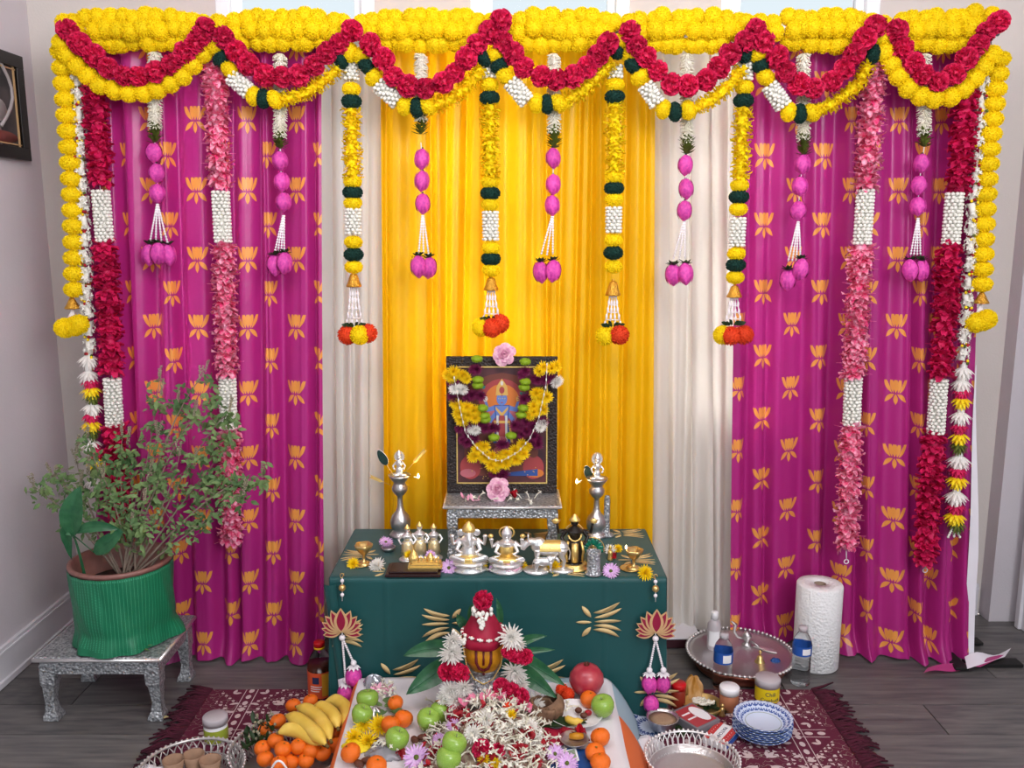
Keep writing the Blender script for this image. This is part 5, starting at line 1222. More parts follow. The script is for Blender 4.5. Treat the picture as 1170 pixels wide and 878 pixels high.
statue('standing_deity_statuette', 'tall black and gold standing deity statuette with raised hands', b_, H, {'body': ('blackf', fourarms), 'robe': ('gold', lambda m: (m.tube([(0, -.10, .16), (0, -.12, .34), (0, -.10, .5)], [.05, .05, .045], 8), [m.tube([(s * .10, -.06, .14), (s * .12, -.07, .34), (s * .09, -.06, .52)], .02, 6) for s in (-1, 1)], m.tube([(.09 * cos(a_ * .5), -.07 - .03 * sin(a_ * .5), .66 - .12 * sin(a_ * .5)) for a_ in range(7)], .014, 6))), 'crown': ('gold', lambda m: crown(m, .88, 1.1)), 'discus': ('gold', lambda m: (m.ell((-.26, -.02, .88), (.055, .02, .05), nu=10, nv=6), [m.petal((-.26, -.02, .88), (cos(a), 0, sin(a)), (0, -1, 0), .08, .03) for a in (.5, 1.57, 2.6)])), 'conch': ('gold', lambda m: (m.ell((.26, -.02, .88), (.05, .02, .05), nu=10, nv=6), [m.petal((.26, -.02, .88), (cos(a), 0, sin(a)), (0, -1, 0), .08, .03) for a in (.5, 1.57, 2.6)])), 'arch': ('gold', lambda m: m.tube([(.17 * cos(pi * i / 14), .05, .45 + .36 * sin(pi * i / 14)) for i in range(15)], .012, 6)), 'base': ('gold', lambda m: m.lathe([(0, 0), (.21, 0), (.20, .03), (.15, .05), (.17, .09), (.14, .1), (0, .1)], n=22))}, None)
# cow and calf
b_ = tb(628, 655); b_.y += .02; H = onY(628, 611, b_.y).z - TT
def cow(m, o=(0, 0, 0), k=1.0, fl_=-1):
    def V(x, y, z): return (o[0] + x * k * -fl_, o[1] + y * k, o[2] + z * k)
    m.ell(V(0, 0, .62), (.36 * k, .17 * k, .21 * k)); m.ell(V(.22, 0, .64), (.17 * k, .16 * k, .20 * k)); m.ell(V(-.22, 0, .70), (.17 * k, .15 * k, .22 * k))
    m.tube([V(-.25, 0, .76), V(-.38, -.03, .82), V(-.44, -.06, .80)], [.13 * k, .10 * k, .08 * k], 10); m.tube([V(-.44, -.06, .82), V(-.52, -.09, .70), V(-.55, -.10, .62)], [.085 * k, .065 * k, .045 * k], 10)
    for s in (-1, 1):
        m.tube([V(-.43, -.06 + s * .05, .88), V(-.44, -.06 + s * .09, .98), V(-.42, -.06 + s * .07, 1.06)], [.022 * k, .016 * k, .008 * k], 6); m.ell(V(-.41, -.06 + s * .11, .84), (.025 * k, .05 * k, .02 * k), nu=6, nv=4)
        m.tube([V(-.25, s * .09, .6), V(-.25, s * .09, .34), V(-.26, s * .09, .12)], [.075 * k, .045 * k, .035 * k], 8); m.tube([V(.26, s * .09, .62), V(.24, s * .09, .42), V(.30, s * .09, .30), V(.27, s * .09, .12)], [.11 * k, .06 * k, .04 * k, .035 * k], 8)
        for x in (-.265, .27): m.ell(V(x - .01, s * .09, .11), (.045 * k, .035 * k, .03 * k), nu=6, nv=4)
    m.tube([V(.36, 0, .72), V(.42, 0, .5), V(.40, .02, .30)], [.02 * k, .015 * k, .02 * k], 6)
t = statue('cow_statuette', 'silver cow statuette with a golden back cloth, suckling calf beside it', b_, H, {'body': ('silver', lambda m: cow(m, (0, 0, 0), 1, -1)), 'saddle_cloth': ('gold', lambda m: m.grid(lambda s, v: Vector((-.2 + .42 * s, -.205 * cos(pi * v) * .9, .60 + .245 * sin(pi * v))), 8, 12)), 'calf': ('silver', lambda m: cow(m, (-.12, -.2, 0), .55, 1)), 'left_base': ('silver', lambda m: m.lathe([(0, 0), (.27, 0), (.27, .06), (.22, .1), (0, .1)], c=(-.26, -.05, 0), n=24)), 'right_base': ('silver', lambda m: m.lathe([(0, 0), (.25, 0), (.25, .06), (.2, .1), (0, .1)], c=(.27, 0, 0), n=24))}, None)
# golden shrine on dark tray
b_ = tb(480, 655); t = thing('dark_tray', 'dark wooden tray at the front left of the teal cloth', 'tray', b_)
p0 = onZ(440, 660, TT); p1 = onZ(506, 648, TT); cx_ = (p0.x + p1.x) / 2; m = MB(); m.box((cx_, p0.y + .045, TT + .006), (p1.x - p0.x, .10, .010)); m.build('board', M['tray'], t, smooth=False, bevel=.002)
m = MB(); m.box((cx_, p0.y + .045, TT + .014), (p1.x - p0.x - .02, .082, .006)); m.build('raised_step', M['tray'], t, smooth=False, bevel=.002)
tz = TT + .0175; b2 = Vector((onZ(487, 645, tz).x, p0.y + .05, tz)); t = thing('golden_shrine', 'golden temple-shaped ornament lying on the dark tray', 'ornament', b2)
m = MB()
for k, (w, d_, z0, z1) in enumerate(((.11, .05, 0, .006), (.10, .044, .006, .014), (.085, .036, .014, .020))): m.box((0, 0, (z0 + z1) / 2), (w, d_, z1 - z0))
for i in range(7): x = -.042 + .014 * i; m.box((x, -.012, .024), (.006, .006, .012)); m.lathe([(.005, .028), (.004, .034), (0, .040)], (x, -.012, 0), 8)
for s_ in (-1, 1): m.lathe([(.013, .018), (.014, .026), (.010, .034), (.005, .042), (0, .047)], (s_ * .025 - .01, .004, 0), 12)
m.lathe([(.016, .016), (.017, .03), (.012, .042), (.005, .052), (0, .058)], (-.038, .0, 0), 14); m.build('temple_body', M['gold'], t, world=False, smooth=False, bevel=.0008)
# silver cup with emerald peacock fan
b_ = tb(678, 656); t = thing('silver_cup', 'embossed silver cup near the right front of the altar', 'cup', b_); h = onY(678, 630, b_.y).z - TT
m = MB(); m.lathe([(0, 0), (.028, 0), (.028, .004), (.022, .010), (.021, h * .8), (.024, h), (.021, h), (.019, h * .8), (.019, .012), (0, .012)], b_, 28); m.build('cup_body', M['silvere'], t)
b3 = tb(678, 648); b3.y += .045; t = thing('peacock_ornament', 'emerald green peacock with fanned tail standing behind the silver cup', 'ornament', b3)
hh = onY(678, 627, b3.y).z - TT
m = MB(); m.lathe([(0, 0), (.016, 0), (.014, .005), (.005, .012), (.005, hh - .01)], b3, 12); m.ell(b3 + Vector((0, -.004, hh - .004)), (.008, .010, .012)); m.tube([b3 + Vector((0, -.008, hh)), b3 + Vector((0, -.012, hh + .012)), b3 + Vector((0, -.016, hh + .016))], [.005, .0035, .002], 8); m.build('body', M['gold'], t)
for i in range(9):
    a = pi * (-.08 + 1.16 * i / 8); m = MB(); c = b3 + Vector((0, 0, hh - .002)); q = c + Vector((cos(a), 0, sin(a))) * .026; m.ell(q, (.0125, .003, .0068), R=Matrix.Rotation(-a, 3, 'Y'), nu=12, nv=6); m.build('tail_feather', M['emerald'], t)
m = MB()
for i in range(9): a = pi * (-.08 + 1.16 * i / 8); c = b3 + Vector((0, .002, hh - .002)); m.tube([c, c + Vector((cos(a), 0, sin(a))) * .040], .0012, 5)
m.tube([b3 + Vector((0, .003, hh - .002)) + Vector((cos(pi * (-.08 + 1.16 * i / 16)), 0, sin(pi * (-.08 + 1.16 * i / 16)))) * .0395 for i in range(17)], .0014, 5); m.build('tail_ribs', M['gold'], t)
b3 = tb(697, 640); t = thing('little_gold_figurine', 'tiny gold figurine between the peacock and the right brass lamp', 'statuette', b3)
m = MB(); m.lathe([(0, 0), (.010, 0), (.008, .006), (.007, .02), (.009, .028), (.004, .034)], b3, 12); m.ell(b3 + Vector((0, 0, .039)), .006, nu=8, nv=6); m.build('body', M['gold'], t)
m = MB(); m.lathe([(.0062, .041), (.004, .048), (0, .052)], b3, 10); m.build('crown', M['gold'], t)
# brass diyas
def diya(x, yb, yt, label, lit):
    b_ = tb(x, yb); h = onY(x, yt, b_.y).z - TT; t = thing('brass_diya', label, 'oil lamp', b_, 'small brass diyas')
    m = MB(); m.lathe([(0, 0), (.024, 0), (.026, .003), (.012, .008), (.005, .014), (.005, h * .45), (.009, h * .5), (.016, h * .6), (.027, h * .85), (.029, h), (.026, h), (.02, h * .85), (0, h * .7)], b_, 24, wob=lambda t_, z: 1 + (.09 * cos(5 * t_) if z > h * .8 else 0)); m.build('lamp_body', M['brass'], t)
    m = MB(); m.lathe([(0, 0), (.030, .0005), (.034, .004), (.032, .005), (.028, .002), (0, .002)], b_ + Vector((-.012, -.004, 0)), 24); m.build('saucer', M['brass'], t)
    if lit:
        p = b_ + Vector((-.026, 0, h + .003)); m = MB(); m.lathe([(0, -.003), (.003, 0), (.004, .003), (.0025, .008), (0, .013)], p, 10); m.build('flame', M['flame'], t)
diya(416, 645, 622, 'small brass diya at the left of the altar above the yellow flower', False); diya(724, 650, 628, 'small lit brass diya at the right end of the altar', True)
b_ = tb(444, 630); t = thing('small_bowl', 'small dark metal bowl under the lilac flower by the left oil lamp', 'bowl', b_); m = MB(); m.lathe([(0, 0), (.014, 0), (.022, .008), (.025, .016), (.023, .016), (.018, .006), (0, .004)], b_, 22); m.build('bowl_body', M['pewter'], t)
# loose flowers on the altar
def flower(me, name, px, py, Z, r, lab, rot=None, lift=.4, cat='flower', group=None):
    r = r * 1.15; p = onZ(px, py, Z); p.z = Z + r * lift
    o = inst(me, name, None, p, rot or (.9 + random.uniform(-.2, .2), random.uniform(-.3, .3), rr_()), r); return tag(o, lab, cat, group)
DY, DL = MUMY[0], DAIS[0]
for (me, nm, x, y, r, lab) in [(MUMY[0], 'chrysanthemum', 404, 648, .020, 'yellow chrysanthemum at the left front corner of the altar'), (MUMW[0], 'chrysanthemum', 432, 650, .023, 'white chrysanthemum on the altar left of the dark tray'), (MUMW[1], 'chrysanthemum', 428, 650, .018, 'smaller white chrysanthemum tucked against the one left of the dark tray'),
        (DAIS[0], 'lilac_daisy', 513, 653, .025, 'lilac daisy right of the dark tray'), (DAIS[1], 'lilac_daisy', 525, 652, .021, 'smaller lilac daisy just left of the elephant-headed statuette base'),
        (MUMY[1], 'chrysanthemum', 551, 650, .018, 'yellow chrysanthemum between the two seated statuettes'), (MUMY[0], 'chrysanthemum', 597, 650, .016, 'yellow chrysanthemum right of the pink rose, mostly hidden'), (MUMY[1], 'chrysanthemum', 633, 652, .025, 'big yellow chrysanthemum in front of the cow statuette'),
        (MUMY[0], 'chrysanthemum', 668, 648, .014, 'yellow chrysanthemum left of the silver cup'), (DAIS[0], 'lilac_daisy', 698, 657, .025, 'lilac daisy right of the silver cup'), (MUMY[1], 'chrysanthemum', 737, 659, .024, 'yellow chrysanthemum at the right front corner of the altar'),
        (MUMW[0], 'chrysanthemum', 697, 632, .019, 'white chrysanthemum behind the lilac daisy on the right'), (MUMY[0], 'chrysanthemum', 706, 630, .016, 'yellow chrysanthemum behind the right brass diya'), (DAIS[1], 'lilac_daisy', 565, 652, .017, 'lilac daisy left of the big pink rose')]:
    flower(me, nm, x, y, TT, r, lab)
o = inst(DAIS[0], 'lilac_daisy', None, tb(441, 627) + Vector((0, 0, .022)), (.3, .2, 0), .026); tag(o, 'lilac daisy resting on the small dark bowl', 'flower')
o = inst(MUMY[1], 'chrysanthemum', None, Vector((onZ(472, 636, TT).x, p0.y + .085, TT + .040)), (.9, 0, 0), .020); tag(o, 'yellow chrysanthemum lying on top of the golden shrine', 'flower')
o = inst(DAIS[1], 'lilac_daisy', None, tb(492, 641) + Vector((0, 0, .02)), (.9, 0, 1), .018); tag(o, 'lilac daisy at the feet of the rightmost standing statuette', 'flower')
o = inst(ROSE, 'pink_rose', None, tb(583, 655) + Vector((0, -.01, .016)), (1.1, .1, 0), .030); tag(o, 'big pink rose in front of the goddess statuette', 'flower')
m = MB(); florets(m, (tb(560, 655).x, tb(560, 655).y, TT), 9, .09, .012, L=.028); tag(m.build('tuberose_florets', M['cream']), 'few white florets along the front of the altar near the statuettes', 'flowers', kind='stuff')
m = MB(); c = tb(703, 640)
for i in range(4): m.petal(c + Vector((0, 0, .004)), rv() + Vector((0, 0, .6)), (0, 0, 1), .022, .02, curl=.3)
tag(m.build('red_petals', M['redf']), 'dark red petals behind the right lilac daisy on the altar', 'flowers', kind='stuff')
# ------------------------------------------------------------------ lotus hangings on the table corners
def lotus_hanging(x, ytop, side, buds, label):
    Yh = TY0 - .030; t = thing('lotus_hanging', label, 'ornament', onY(x, ytop, Yh), 'lotus hangings on the altar corners')
    a = onY(x, ytop, Yh); u_ = .00268
    m = MB(); m.tube([a + Vector((.006 * cos(q * .6), 0, .008 + .008 * sin(q * .6))) for q in range(9)], .0016, 6); m.tube([a + Vector((0, .03, .004)), a], .0012, 5); m.build('hook', M['brass'], t)
    g = onY(x, ytop + 11, Yh); m = MB(); m.ell(g, .0115, nu=14, nv=9); m.build('gold_bead', M['brass'], t)
    m = MB(); [m.ell(onY(x, ytop + dy, Yh), .0065, nu=10, nv=6) for dy in (3, 19)]; m.tube([a, onY(x, ytop + 26, Yh)], .0014, 5); m.build('pearls', M['pearl'], t)
    c = onY(x, ytop + 60, Yh)                         # base point of the lotus plaque
    def pet(ang, L, w, bend, off, y, k):
        pts = []
        for sgn in (1, -1):
            rg = range(13) if sgn == 1 else range(12, -1, -1)
            for i in rg:
                f_ = i / 12; h = w * sin(pi * f_ ** .85) * k * sgn; dx = bend * sin(pi * f_ * .5) ** 2
                lx = h + dx; lz = f_ * L * (1 if k == 1 else .86) + (0 if k == 1 else L * .07); pts.append((lx * cos(ang) + lz * sin(ang) + off[0], -lx * sin(ang) + lz * cos(ang) + off[1]))
        return pts
    spec = [(0, 33, 10.5, 0)] + [(s * a_, L, w, s * b2) for (a_, L, w, b2) in ((.40, 33, 8.5, 2), (.74, 32, 7.6, 3), (1.04, 31, 6.8, 4), (1.32, 30, 6.2, 4), (1.66, 29, 6.4, 3)) for s in (1, -1)]
    mw = MB(); mr = MB()
    for i, (an, L, w, bd) in enumerate(reversed(spec)):
        dy = -.0012 * i
        mw.prism([(p[0] * u_ * .80, p[1] * u_ * .93) for p in pet(an, L, w, bd, (0, 0), 0, 1)][::1], .003, c + Vector((0, dy, 0))); mr.prism([(p[0] * u_ * .80, p[1] * u_ * .93) for p in pet(an, L, w, bd, (0, 0), 0, .60)], .0006, c + Vector((0, dy - .0032, 0)))
    mw.build('plaque', M['lilacplq'], t, smooth=False); mr.build('petal_inlay', M['plqred'], t, smooth=False)
    s0 = onY(x, ytop + 68, Yh); m = MB(); m.ell(s0, .0105, nu=12, nv=8); m.tube([c, s0], .002, 5); m.build('pearl_drop', M['pearl'], t)
    for (bx_, by_, r, yb2) in buds:
        e = onY(bx_, by_ - 16, Yh - .004); m = MB()
        for q in lerp_path([s0, e], .0072): m.ell(q, (.0042, .0042, .0036), nu=8, nv=5)
        m.ell(e, .010, nu=12, nv=8); m.build('pearl_strand', M['pearl'], t)
        for q in range(yb2): inst(BUD, 'fabric_bud', t, onY(bx_ + q * 2, by_ + q * 23, Yh - .006), (pi * (0), random.uniform(-.15, .15), rr_()), (.043 * r, .043 * r, .040 * r))
        m = MB(); c2 = onY(bx_, by_ - 12, Yh - .006)
        for k in range(9): an = 2 * pi * k / 9; m.petal(c2, (cos(an), sin(an), .1), (0, 0, 1), .022, .014, curl=-.4)
        m.build('bud_collar', M['pearl'], t)
lotus_hanging(391, 661, -1, [(395, 794, .95, 1), (404, 774, .9, 1)], 'wooden lotus plaque with pearl strands and pink buds, left table corner')
lotus_hanging(749, 662, 1, [(742, 782, .85, 2), (758, 782, .78, 1)], 'wooden lotus plaque with pearl strands and pink buds, right table corner')
# ------------------------------------------------------------------ rug
RX, RY0, RY1 = 1.045, 1.35, 2.81
rug = thing('rug', 'maroon woven rug with white tulip and dot pattern under the offerings', 'rug', (0, 2.3, 0))
m = MB(); m.grid(lambda s, v: Vector((-RX + 2 * RX * s, RY0 + (RY1 - RY0) * v, .0065 + .0012 * sin(s * 40) * sin(v * 23))), 60, 40); m.box((0, (RY0 + RY1) / 2, .003), (2 * RX, RY1 - RY0, .004)); o = m.build('rug_field', M['rug'], rug)
for s_ in (-1, 1):
    m = MB(); y = RY0
    while y < RY1:
        d_ = Vector((s_ * 1, random.uniform(-.5, .5), random.uniform(-.05, .12))); L = random.uniform(.06, .10); b_ = Vector((s_ * (RX - .005), y, .006)); 
        m.tube([b_, b_ + d_ * L * .5 + Vector((0, 0, .004)), b_ + Vector((d_.x * L, d_.y * L * 1.3, -.002))], [.006, .0045, .0025], 4); y += .0055
    m.build('fringe', M['fringe'], rug, kind='stuff')
# ------------------------------------------------------------------ low offering platform with cloth
PZ = .160; PX0, PX1, PY0, PY1 = -.49, .30, 1.85, 2.60
t = thing('offering_platform', 'low wooden platform under the white offering cloth', 'platform', ((PX0 + PX1) / 2, 2.3, .008)); m = MB(); m.box(((PX0 + PX1) / 2, (PY0 + PY1) / 2, PZ - .018), (PX1 - PX0 - .03, PY1 - PY0 - .01, .024)); m.build('board', M['wood'], t, smooth=False)
for sx in (PX0 + .05, PX1 - .05):
    for sy in (PY0 + .05, PY1 - .05): m = MB(); m.box((sx, sy, (PZ - .030 + .008) / 2), (.04, .04, PZ - .038)); m.build('leg', M['wood'], t, smooth=False)
def offering_cloth():
    mats = [M['offw'], M['offo'], M['offb']]; m = MB(); me_v = []; NU_, NV_ = 90, 50; prof = []
    def P(s, v):
        y = PY0 + (PY1 - PY0 + .0) * v; q = -.12 + 1.36 * s      # along x: overhang left, flat, overhang right
        wl = .025 * v
        x0, x1 = PX0 + .02 * (1 - v), PX1 + .0
        if q < 0: k = -q / .12; x = x0 - .012 - .030 * k; z = PZ - .15 * k
        elif q <= 1: x = x0 + (x1 - x0) * q; z = PZ + .004 + .0035 * sin(q * 17 + v * 5) * sin(v * 13)
        else: k = (q - 1) / .24; x = x1 + .10 * k ** .8; z = PZ - .14 * k ** 1.15 + .003 * sin(v * 21)
        return Vector((x, y, max(z, .010)))
    w = NU_ + 1
    for j in range(NV_ + 1):
        for i in range(NU_ + 1): m.v.append(tuple(P(i / NU_, j / NV_)))
    for j in range(NV_):
        for i in range(NU_):
            q = -.12 + 1.36 * (i + .5) / NU_; v = (j + .5) / NV_
            mi = 0
            if -.095 < q < -.005: mi = 1
            if 1.03 < q < 1.24: mi = 2 if (v > .74) else 1
            if .36 < q < .9 and v > .955: mi = 2
            m.f.append((j * w + i, j * w + i + 1, (j + 1) * w + i + 1, (j + 1) * w + i)); m.m.append(mi)
    o = m.build('offering_cloth', mats); sm_ = o.modifiers.new('thick', 'SOLIDIFY'); sm_.thickness = .002; sm_.offset = -1
    return tag(o, 'white cloth with orange and pale blue borders spread over the offering platform', 'cloth')
offering_cloth()
OZ = PZ + .008
def pz(px, py, z=None): p = onZ(px, py, OZ if z is None else z); return p
# ------------------------------------------------------------------ kalash
KY = 2.40; kc = Vector((onY(553, 760, KY).x, KY, OZ)); kt = thing('kalash_pot', 'silver kalash pot topped by a turmeric-painted coconut in a red cone cloth', 'pot', kc)
m = MB(); m.lathe([(0, 0), (.045, 0), (.047, .006), (.040, .014), (.058, .030), (.072, .060), (.066, .095), (.042, .118), (.036, .126), (.048, .140), (.050, .143), (.036, .140), (0, .13)], kc, 32); m.build('pot_body', M['silvere'], kt)
hc = onY(553, 750, KY - .02); hc = Vector((hc.x, KY, hc.z + .002))
m = MB(); m.lathe([(0, -.062), (.022, -.058), (.044, -.042), (.058, -.012), (.060, .015), (.052, .045), (.03, .06), (0, .066)], hc, 32); m.build('coconut', M['mustard'], kt, label='turmeric-yellow coconut face')
fr = lambda x, z: Vector((hc.x + x, hc.y - .0605 * sqrt(max(.0, 1 - (x / .062) ** 2 - ((z) / .075) ** 2)) - .001, hc.z + z))
m = MB()
for s_ in (-1, 1): m.tube([fr(s_ * .021, .030), fr(s_ * .021, -.004), fr(s_ * .013, -.022), fr(0, -.028)], .0042, 8)
m.tube([fr(0, .03), fr(0, -.010)], .0032, 8); m.ell(fr(0, -.042), (.0045, .002, .0045)); m.build('forehead_mark', M['tilak'], kt, label='maroon U-shaped mark')
zc0 = onY(553, 738, KY - .06).z; zt = onY(551, 694, KY).z; cb = Vector((hc.x - .003, hc.y, 0))
m = MB(); Hc = zt - zc0
def wobc(t_, z): return 1 + .03 * sin(3 * t_) + (.05 * sin(5 * t_ + 1) if z < zc0 + .02 else 0)
m.lathe([(.058, zc0 - .018), (.065, zc0 - .016), (.064, zc0 + .004), (.053, zc0 + Hc * .3), (.036, zc0 + Hc * .65), (.022, zc0 + Hc * .9), (.012, zc0 + Hc * 1.03), (0, zc0 + Hc * 1.06)], cb, 40, wob=wobc)
m.build('cone_cloth', M['redcl'], kt, label='crimson cone-shaped cloth')
m = MB()
ps = [cb + Vector((.062 * cos(a), .062 * sin(a), zc0 + .016 + .004 * sin(a * 2))) for a in [2 * pi * i / 30 for i in range(30)]]
m.tube(ps, .003, 6, closed=True)
for i, q in enumerate(ps):
    m.mi = i % 2; m.ell(q, (.0055, .0055, .0055), nu=7, nv=5)
for q in lerp_path([onY(518, 722, KY - .03), onY(530, 735, KY - .05), cb + Vector((-.05, -.04, zc0 + .016))], .009): m.mi = 0; m.ell(q, (.006, .006, .0075), nu=7, nv=5)
m.build('twisted_thread', [M['jas'], M['redcl']], kt)
m = MB(); m.mi = 0
for s_ in (-1, 1):
    ps = [cb + Vector((s_ * .062, -.03, zc0 + .012)), hc + Vector((s_ * .050, -.045, -.018)), hc + Vector((s_ * .028, -.05, -.058)), hc + Vector((0, -.055, -.072))]
    for q in lerp_path(ps, .0048): m.ell(q, .0024, nu=6, nv=4)
m.build('chain', M['gold'], kt)
m = MB(); c = hc + Vector((0, -.050, -.078))
for i in range(7): a = -pi * (.1 + .8 * i / 6); m.petal(c, (cos(a), -.3, sin(a)), (0, -1, 0), .022, .010)
m.build('pendant', M['silver'], kt)
m = MB(); ct = onY(551, 698, KY - .02)
for i in range(26): a = rr_(); q = ct + Vector((.026 * cos(a), .024 * sin(a) - .004, random.uniform(-.008, .010))); m.ell(q, (.006, .006, .008), nu=6, nv=4)
for i in range(12): q = ct + Vector((random.uniform(-.012, .012) * (1 - i / 14), -.034, -.008 - .0028 * i)); m.ell(q, (.006, .005, .006), nu=6, nv=4)
m.build('jasmine_ring', M['jas'], kt)
o = inst(CARN[0], 'top_carnation', kt, onY(552, 686, KY - .01), (.4, 0, 0), .029)
def kleaf(pts, w, lab=None):
    m = MB(); q = [onY(*p) for p in pts]; big_leaf(m, q, w, (0, -1, .5)); m.tube(bez(*q, 8), .0014, 4); m.build('mango_leaf', M['leafm'], kt)
kleaf(((528, 745, 2.46), (495, 735, 2.46), (461, 750, 2.44)), .055); kleaf(((526, 752, 2.44), (498, 768, 2.42), (464, 794, 2.38)), .070)
kleaf(((575, 748, 2.46), (600, 752, 2.45), (646, 784, 2.40)), .055); kleaf(((575, 758, 2.43), (600, 768, 2.40), (636, 798, 2.35)), .060)
kleaf(((580, 745, 2.5), (598, 728, 2.5), (625, 727, 2.5)), .030); kleaf(((582, 748, 2.5), (606, 742, 2.5), (634, 743, 2.5)), .022); kleaf(((537, 722, 2.45), (527, 712, 2.46), (522, 702, 2.46)), .032)
kleaf(((570, 725, 2.44), (574, 700, 2.44), (567, 684, 2.45)), .022); kleaf(((541, 720, 2.44), (536, 700, 2.45), (540, 690, 2.45)), .024)
KG = thing('kalash_garland', 'thick garland of white chrysanthemums and crimson carnations around the kalash', 'garland', onY(553, 780, KY - .07))
for (x, y, c_, r) in [(516, 745, 'w', .040), (517, 731, 'w', .032), (511, 768, 'c', .028), (526, 770, 'c', .028), (518, 766, 'c', .030), (515, 789, 'w', .034), (530, 785, 'w', .030), (522, 800, 'w', .034), (507, 797, 'w', .024), (517, 812, 'c', .030), (524, 806, 'c', .026),
                      (584, 728, 'w', .038), (592, 735, 'w', .026), (590, 748, 'c', .027), (600, 751, 'c', .024), (581, 745, 'c', .022), (588, 767, 'w', .042), (594, 779, 'w', .030), (573, 786, 'c', .027), (584, 791, 'c', .028), (594, 797, 'c', .028), (568, 797, 'w', .024)]:
    p = onY(x, y, KY - .055 - (.03 if y > 780 else 0) - (.015 if abs(x - 553) < 33 else 0))
    if c_ == 'w': inst(random.choice(MUMW), 'chrysanthemum', KG, p, (pi / 2 + random.uniform(-.3, .2), random.uniform(-.2, .2), rr_()), r)['label'] = 'white chrysanthemum'
    else: inst(random.choice(CARN), 'carnation', KG, p, (rr_(), rr_(), rr_()), r)['label'] = 'crimson carnation'
# ------------------------------------------------------------------ heap of florets and petals
HX = onZ(553, 850, OZ).x
def heap(x, y):
    a = (x - HX - .02) / .125; b_ = (y - 2.22) / .15; h = .105 * exp(-(a * a) ** 1.2 - (b_ * b_) ** 1.2) 
    a = (x - HX + .01) / .2; b_ = (y - 2.12) / .16; return h + .02 * exp(-(a * a + b_ * b_))
m = MB(); m.grid(lambda s, v: Vector((HX - .24 + .48 * s + .0, 1.95 + .46 * v, OZ - .016 + heap(HX - .24 + .48 * s, 1.95 + .46 * v) * .93)), 40, 36)
tag(m.build('petal_heap', mat('heap_petals', '7a3040', .8, col2='b8a890', vscale=60, bump=1, bscale=90), kind=None), 'dense core of the flower petal heap in front of the kalash', 'flowers', kind='stuff')
m = MB(); florets(m, (HX + .01, 2.13, OZ), 430, .19, .20, L=.030, fn=heap); florets(m, (HX + .07, 2.10, OZ), 160, .10, .15, L=.032, fn=heap); florets(m, (onZ(505, 812, OZ).x, onZ(505, 812, OZ).y, OZ), 22, .06, .03, L=.03); florets(m, (onZ(438, 795, OZ).x, onZ(438, 795, OZ).y, OZ), 26, .04, .03, dz=.01, L=.03)
tag(m.build('tuberose_florets', M['cream']), 'loose white tuberose florets heaped in front of the kalash', 'flowers', kind='stuff')
def petals(name, mt, n, cx_, cy_, rx, ry, L, lab):
    m = MB()
    for i in range(n):
        a = rr_(); k = sqrt(random.random()); x = cx_ + rx * k * cos(a); y = cy_ + ry * k * sin(a); p = Vector((x, y, OZ + heap(x, y) + .008)); m.petal(p, (random.uniform(-1, 1), random.uniform(-1, 1), random.uniform(0, .6)), (0, 0, 1), L * random.uniform(.7, 1.2), L * .7, curl=.3, cup=.3)
    return tag(m.build(name, mt), lab, 'flowers', kind='stuff')
petals('pink_petals', M['carnl'], 70, HX + .02, 2.30, .11, .06, .026, 'pink petals on the upper part of the heap just below the kalash')
petals('red_petals', M['redf'], 46, HX + .0, 2.12, .19, .16, .026, 'dark red petals scattered through the floret heap')
petals('pink_petals', M['carnl'], 26, onZ(437, 793, OZ).x, onZ(437, 793, OZ).y, .035, .025, .022, 'pink petals and white florets behind the green apple at the left')
def hflower(me, name, px, py, r, lab, rot=None, up=.0):
    # intersect the pixel ray with the heap surface
    d_ = ray(px, py); t_ = 1.5
    while t_ < 4:
        p = Vector((0, 0, CAM_H)) + d_ * t_
        if p.z < OZ + heap(p.x, p.y) + r * .45 + up: break
        t_ += .004
    o = inst(me, name, None, p, rot or (.75 + random.uniform(-.3, .3), random.uniform(-.3, .3), rr_()), r); return tag(o, lab, 'flower')
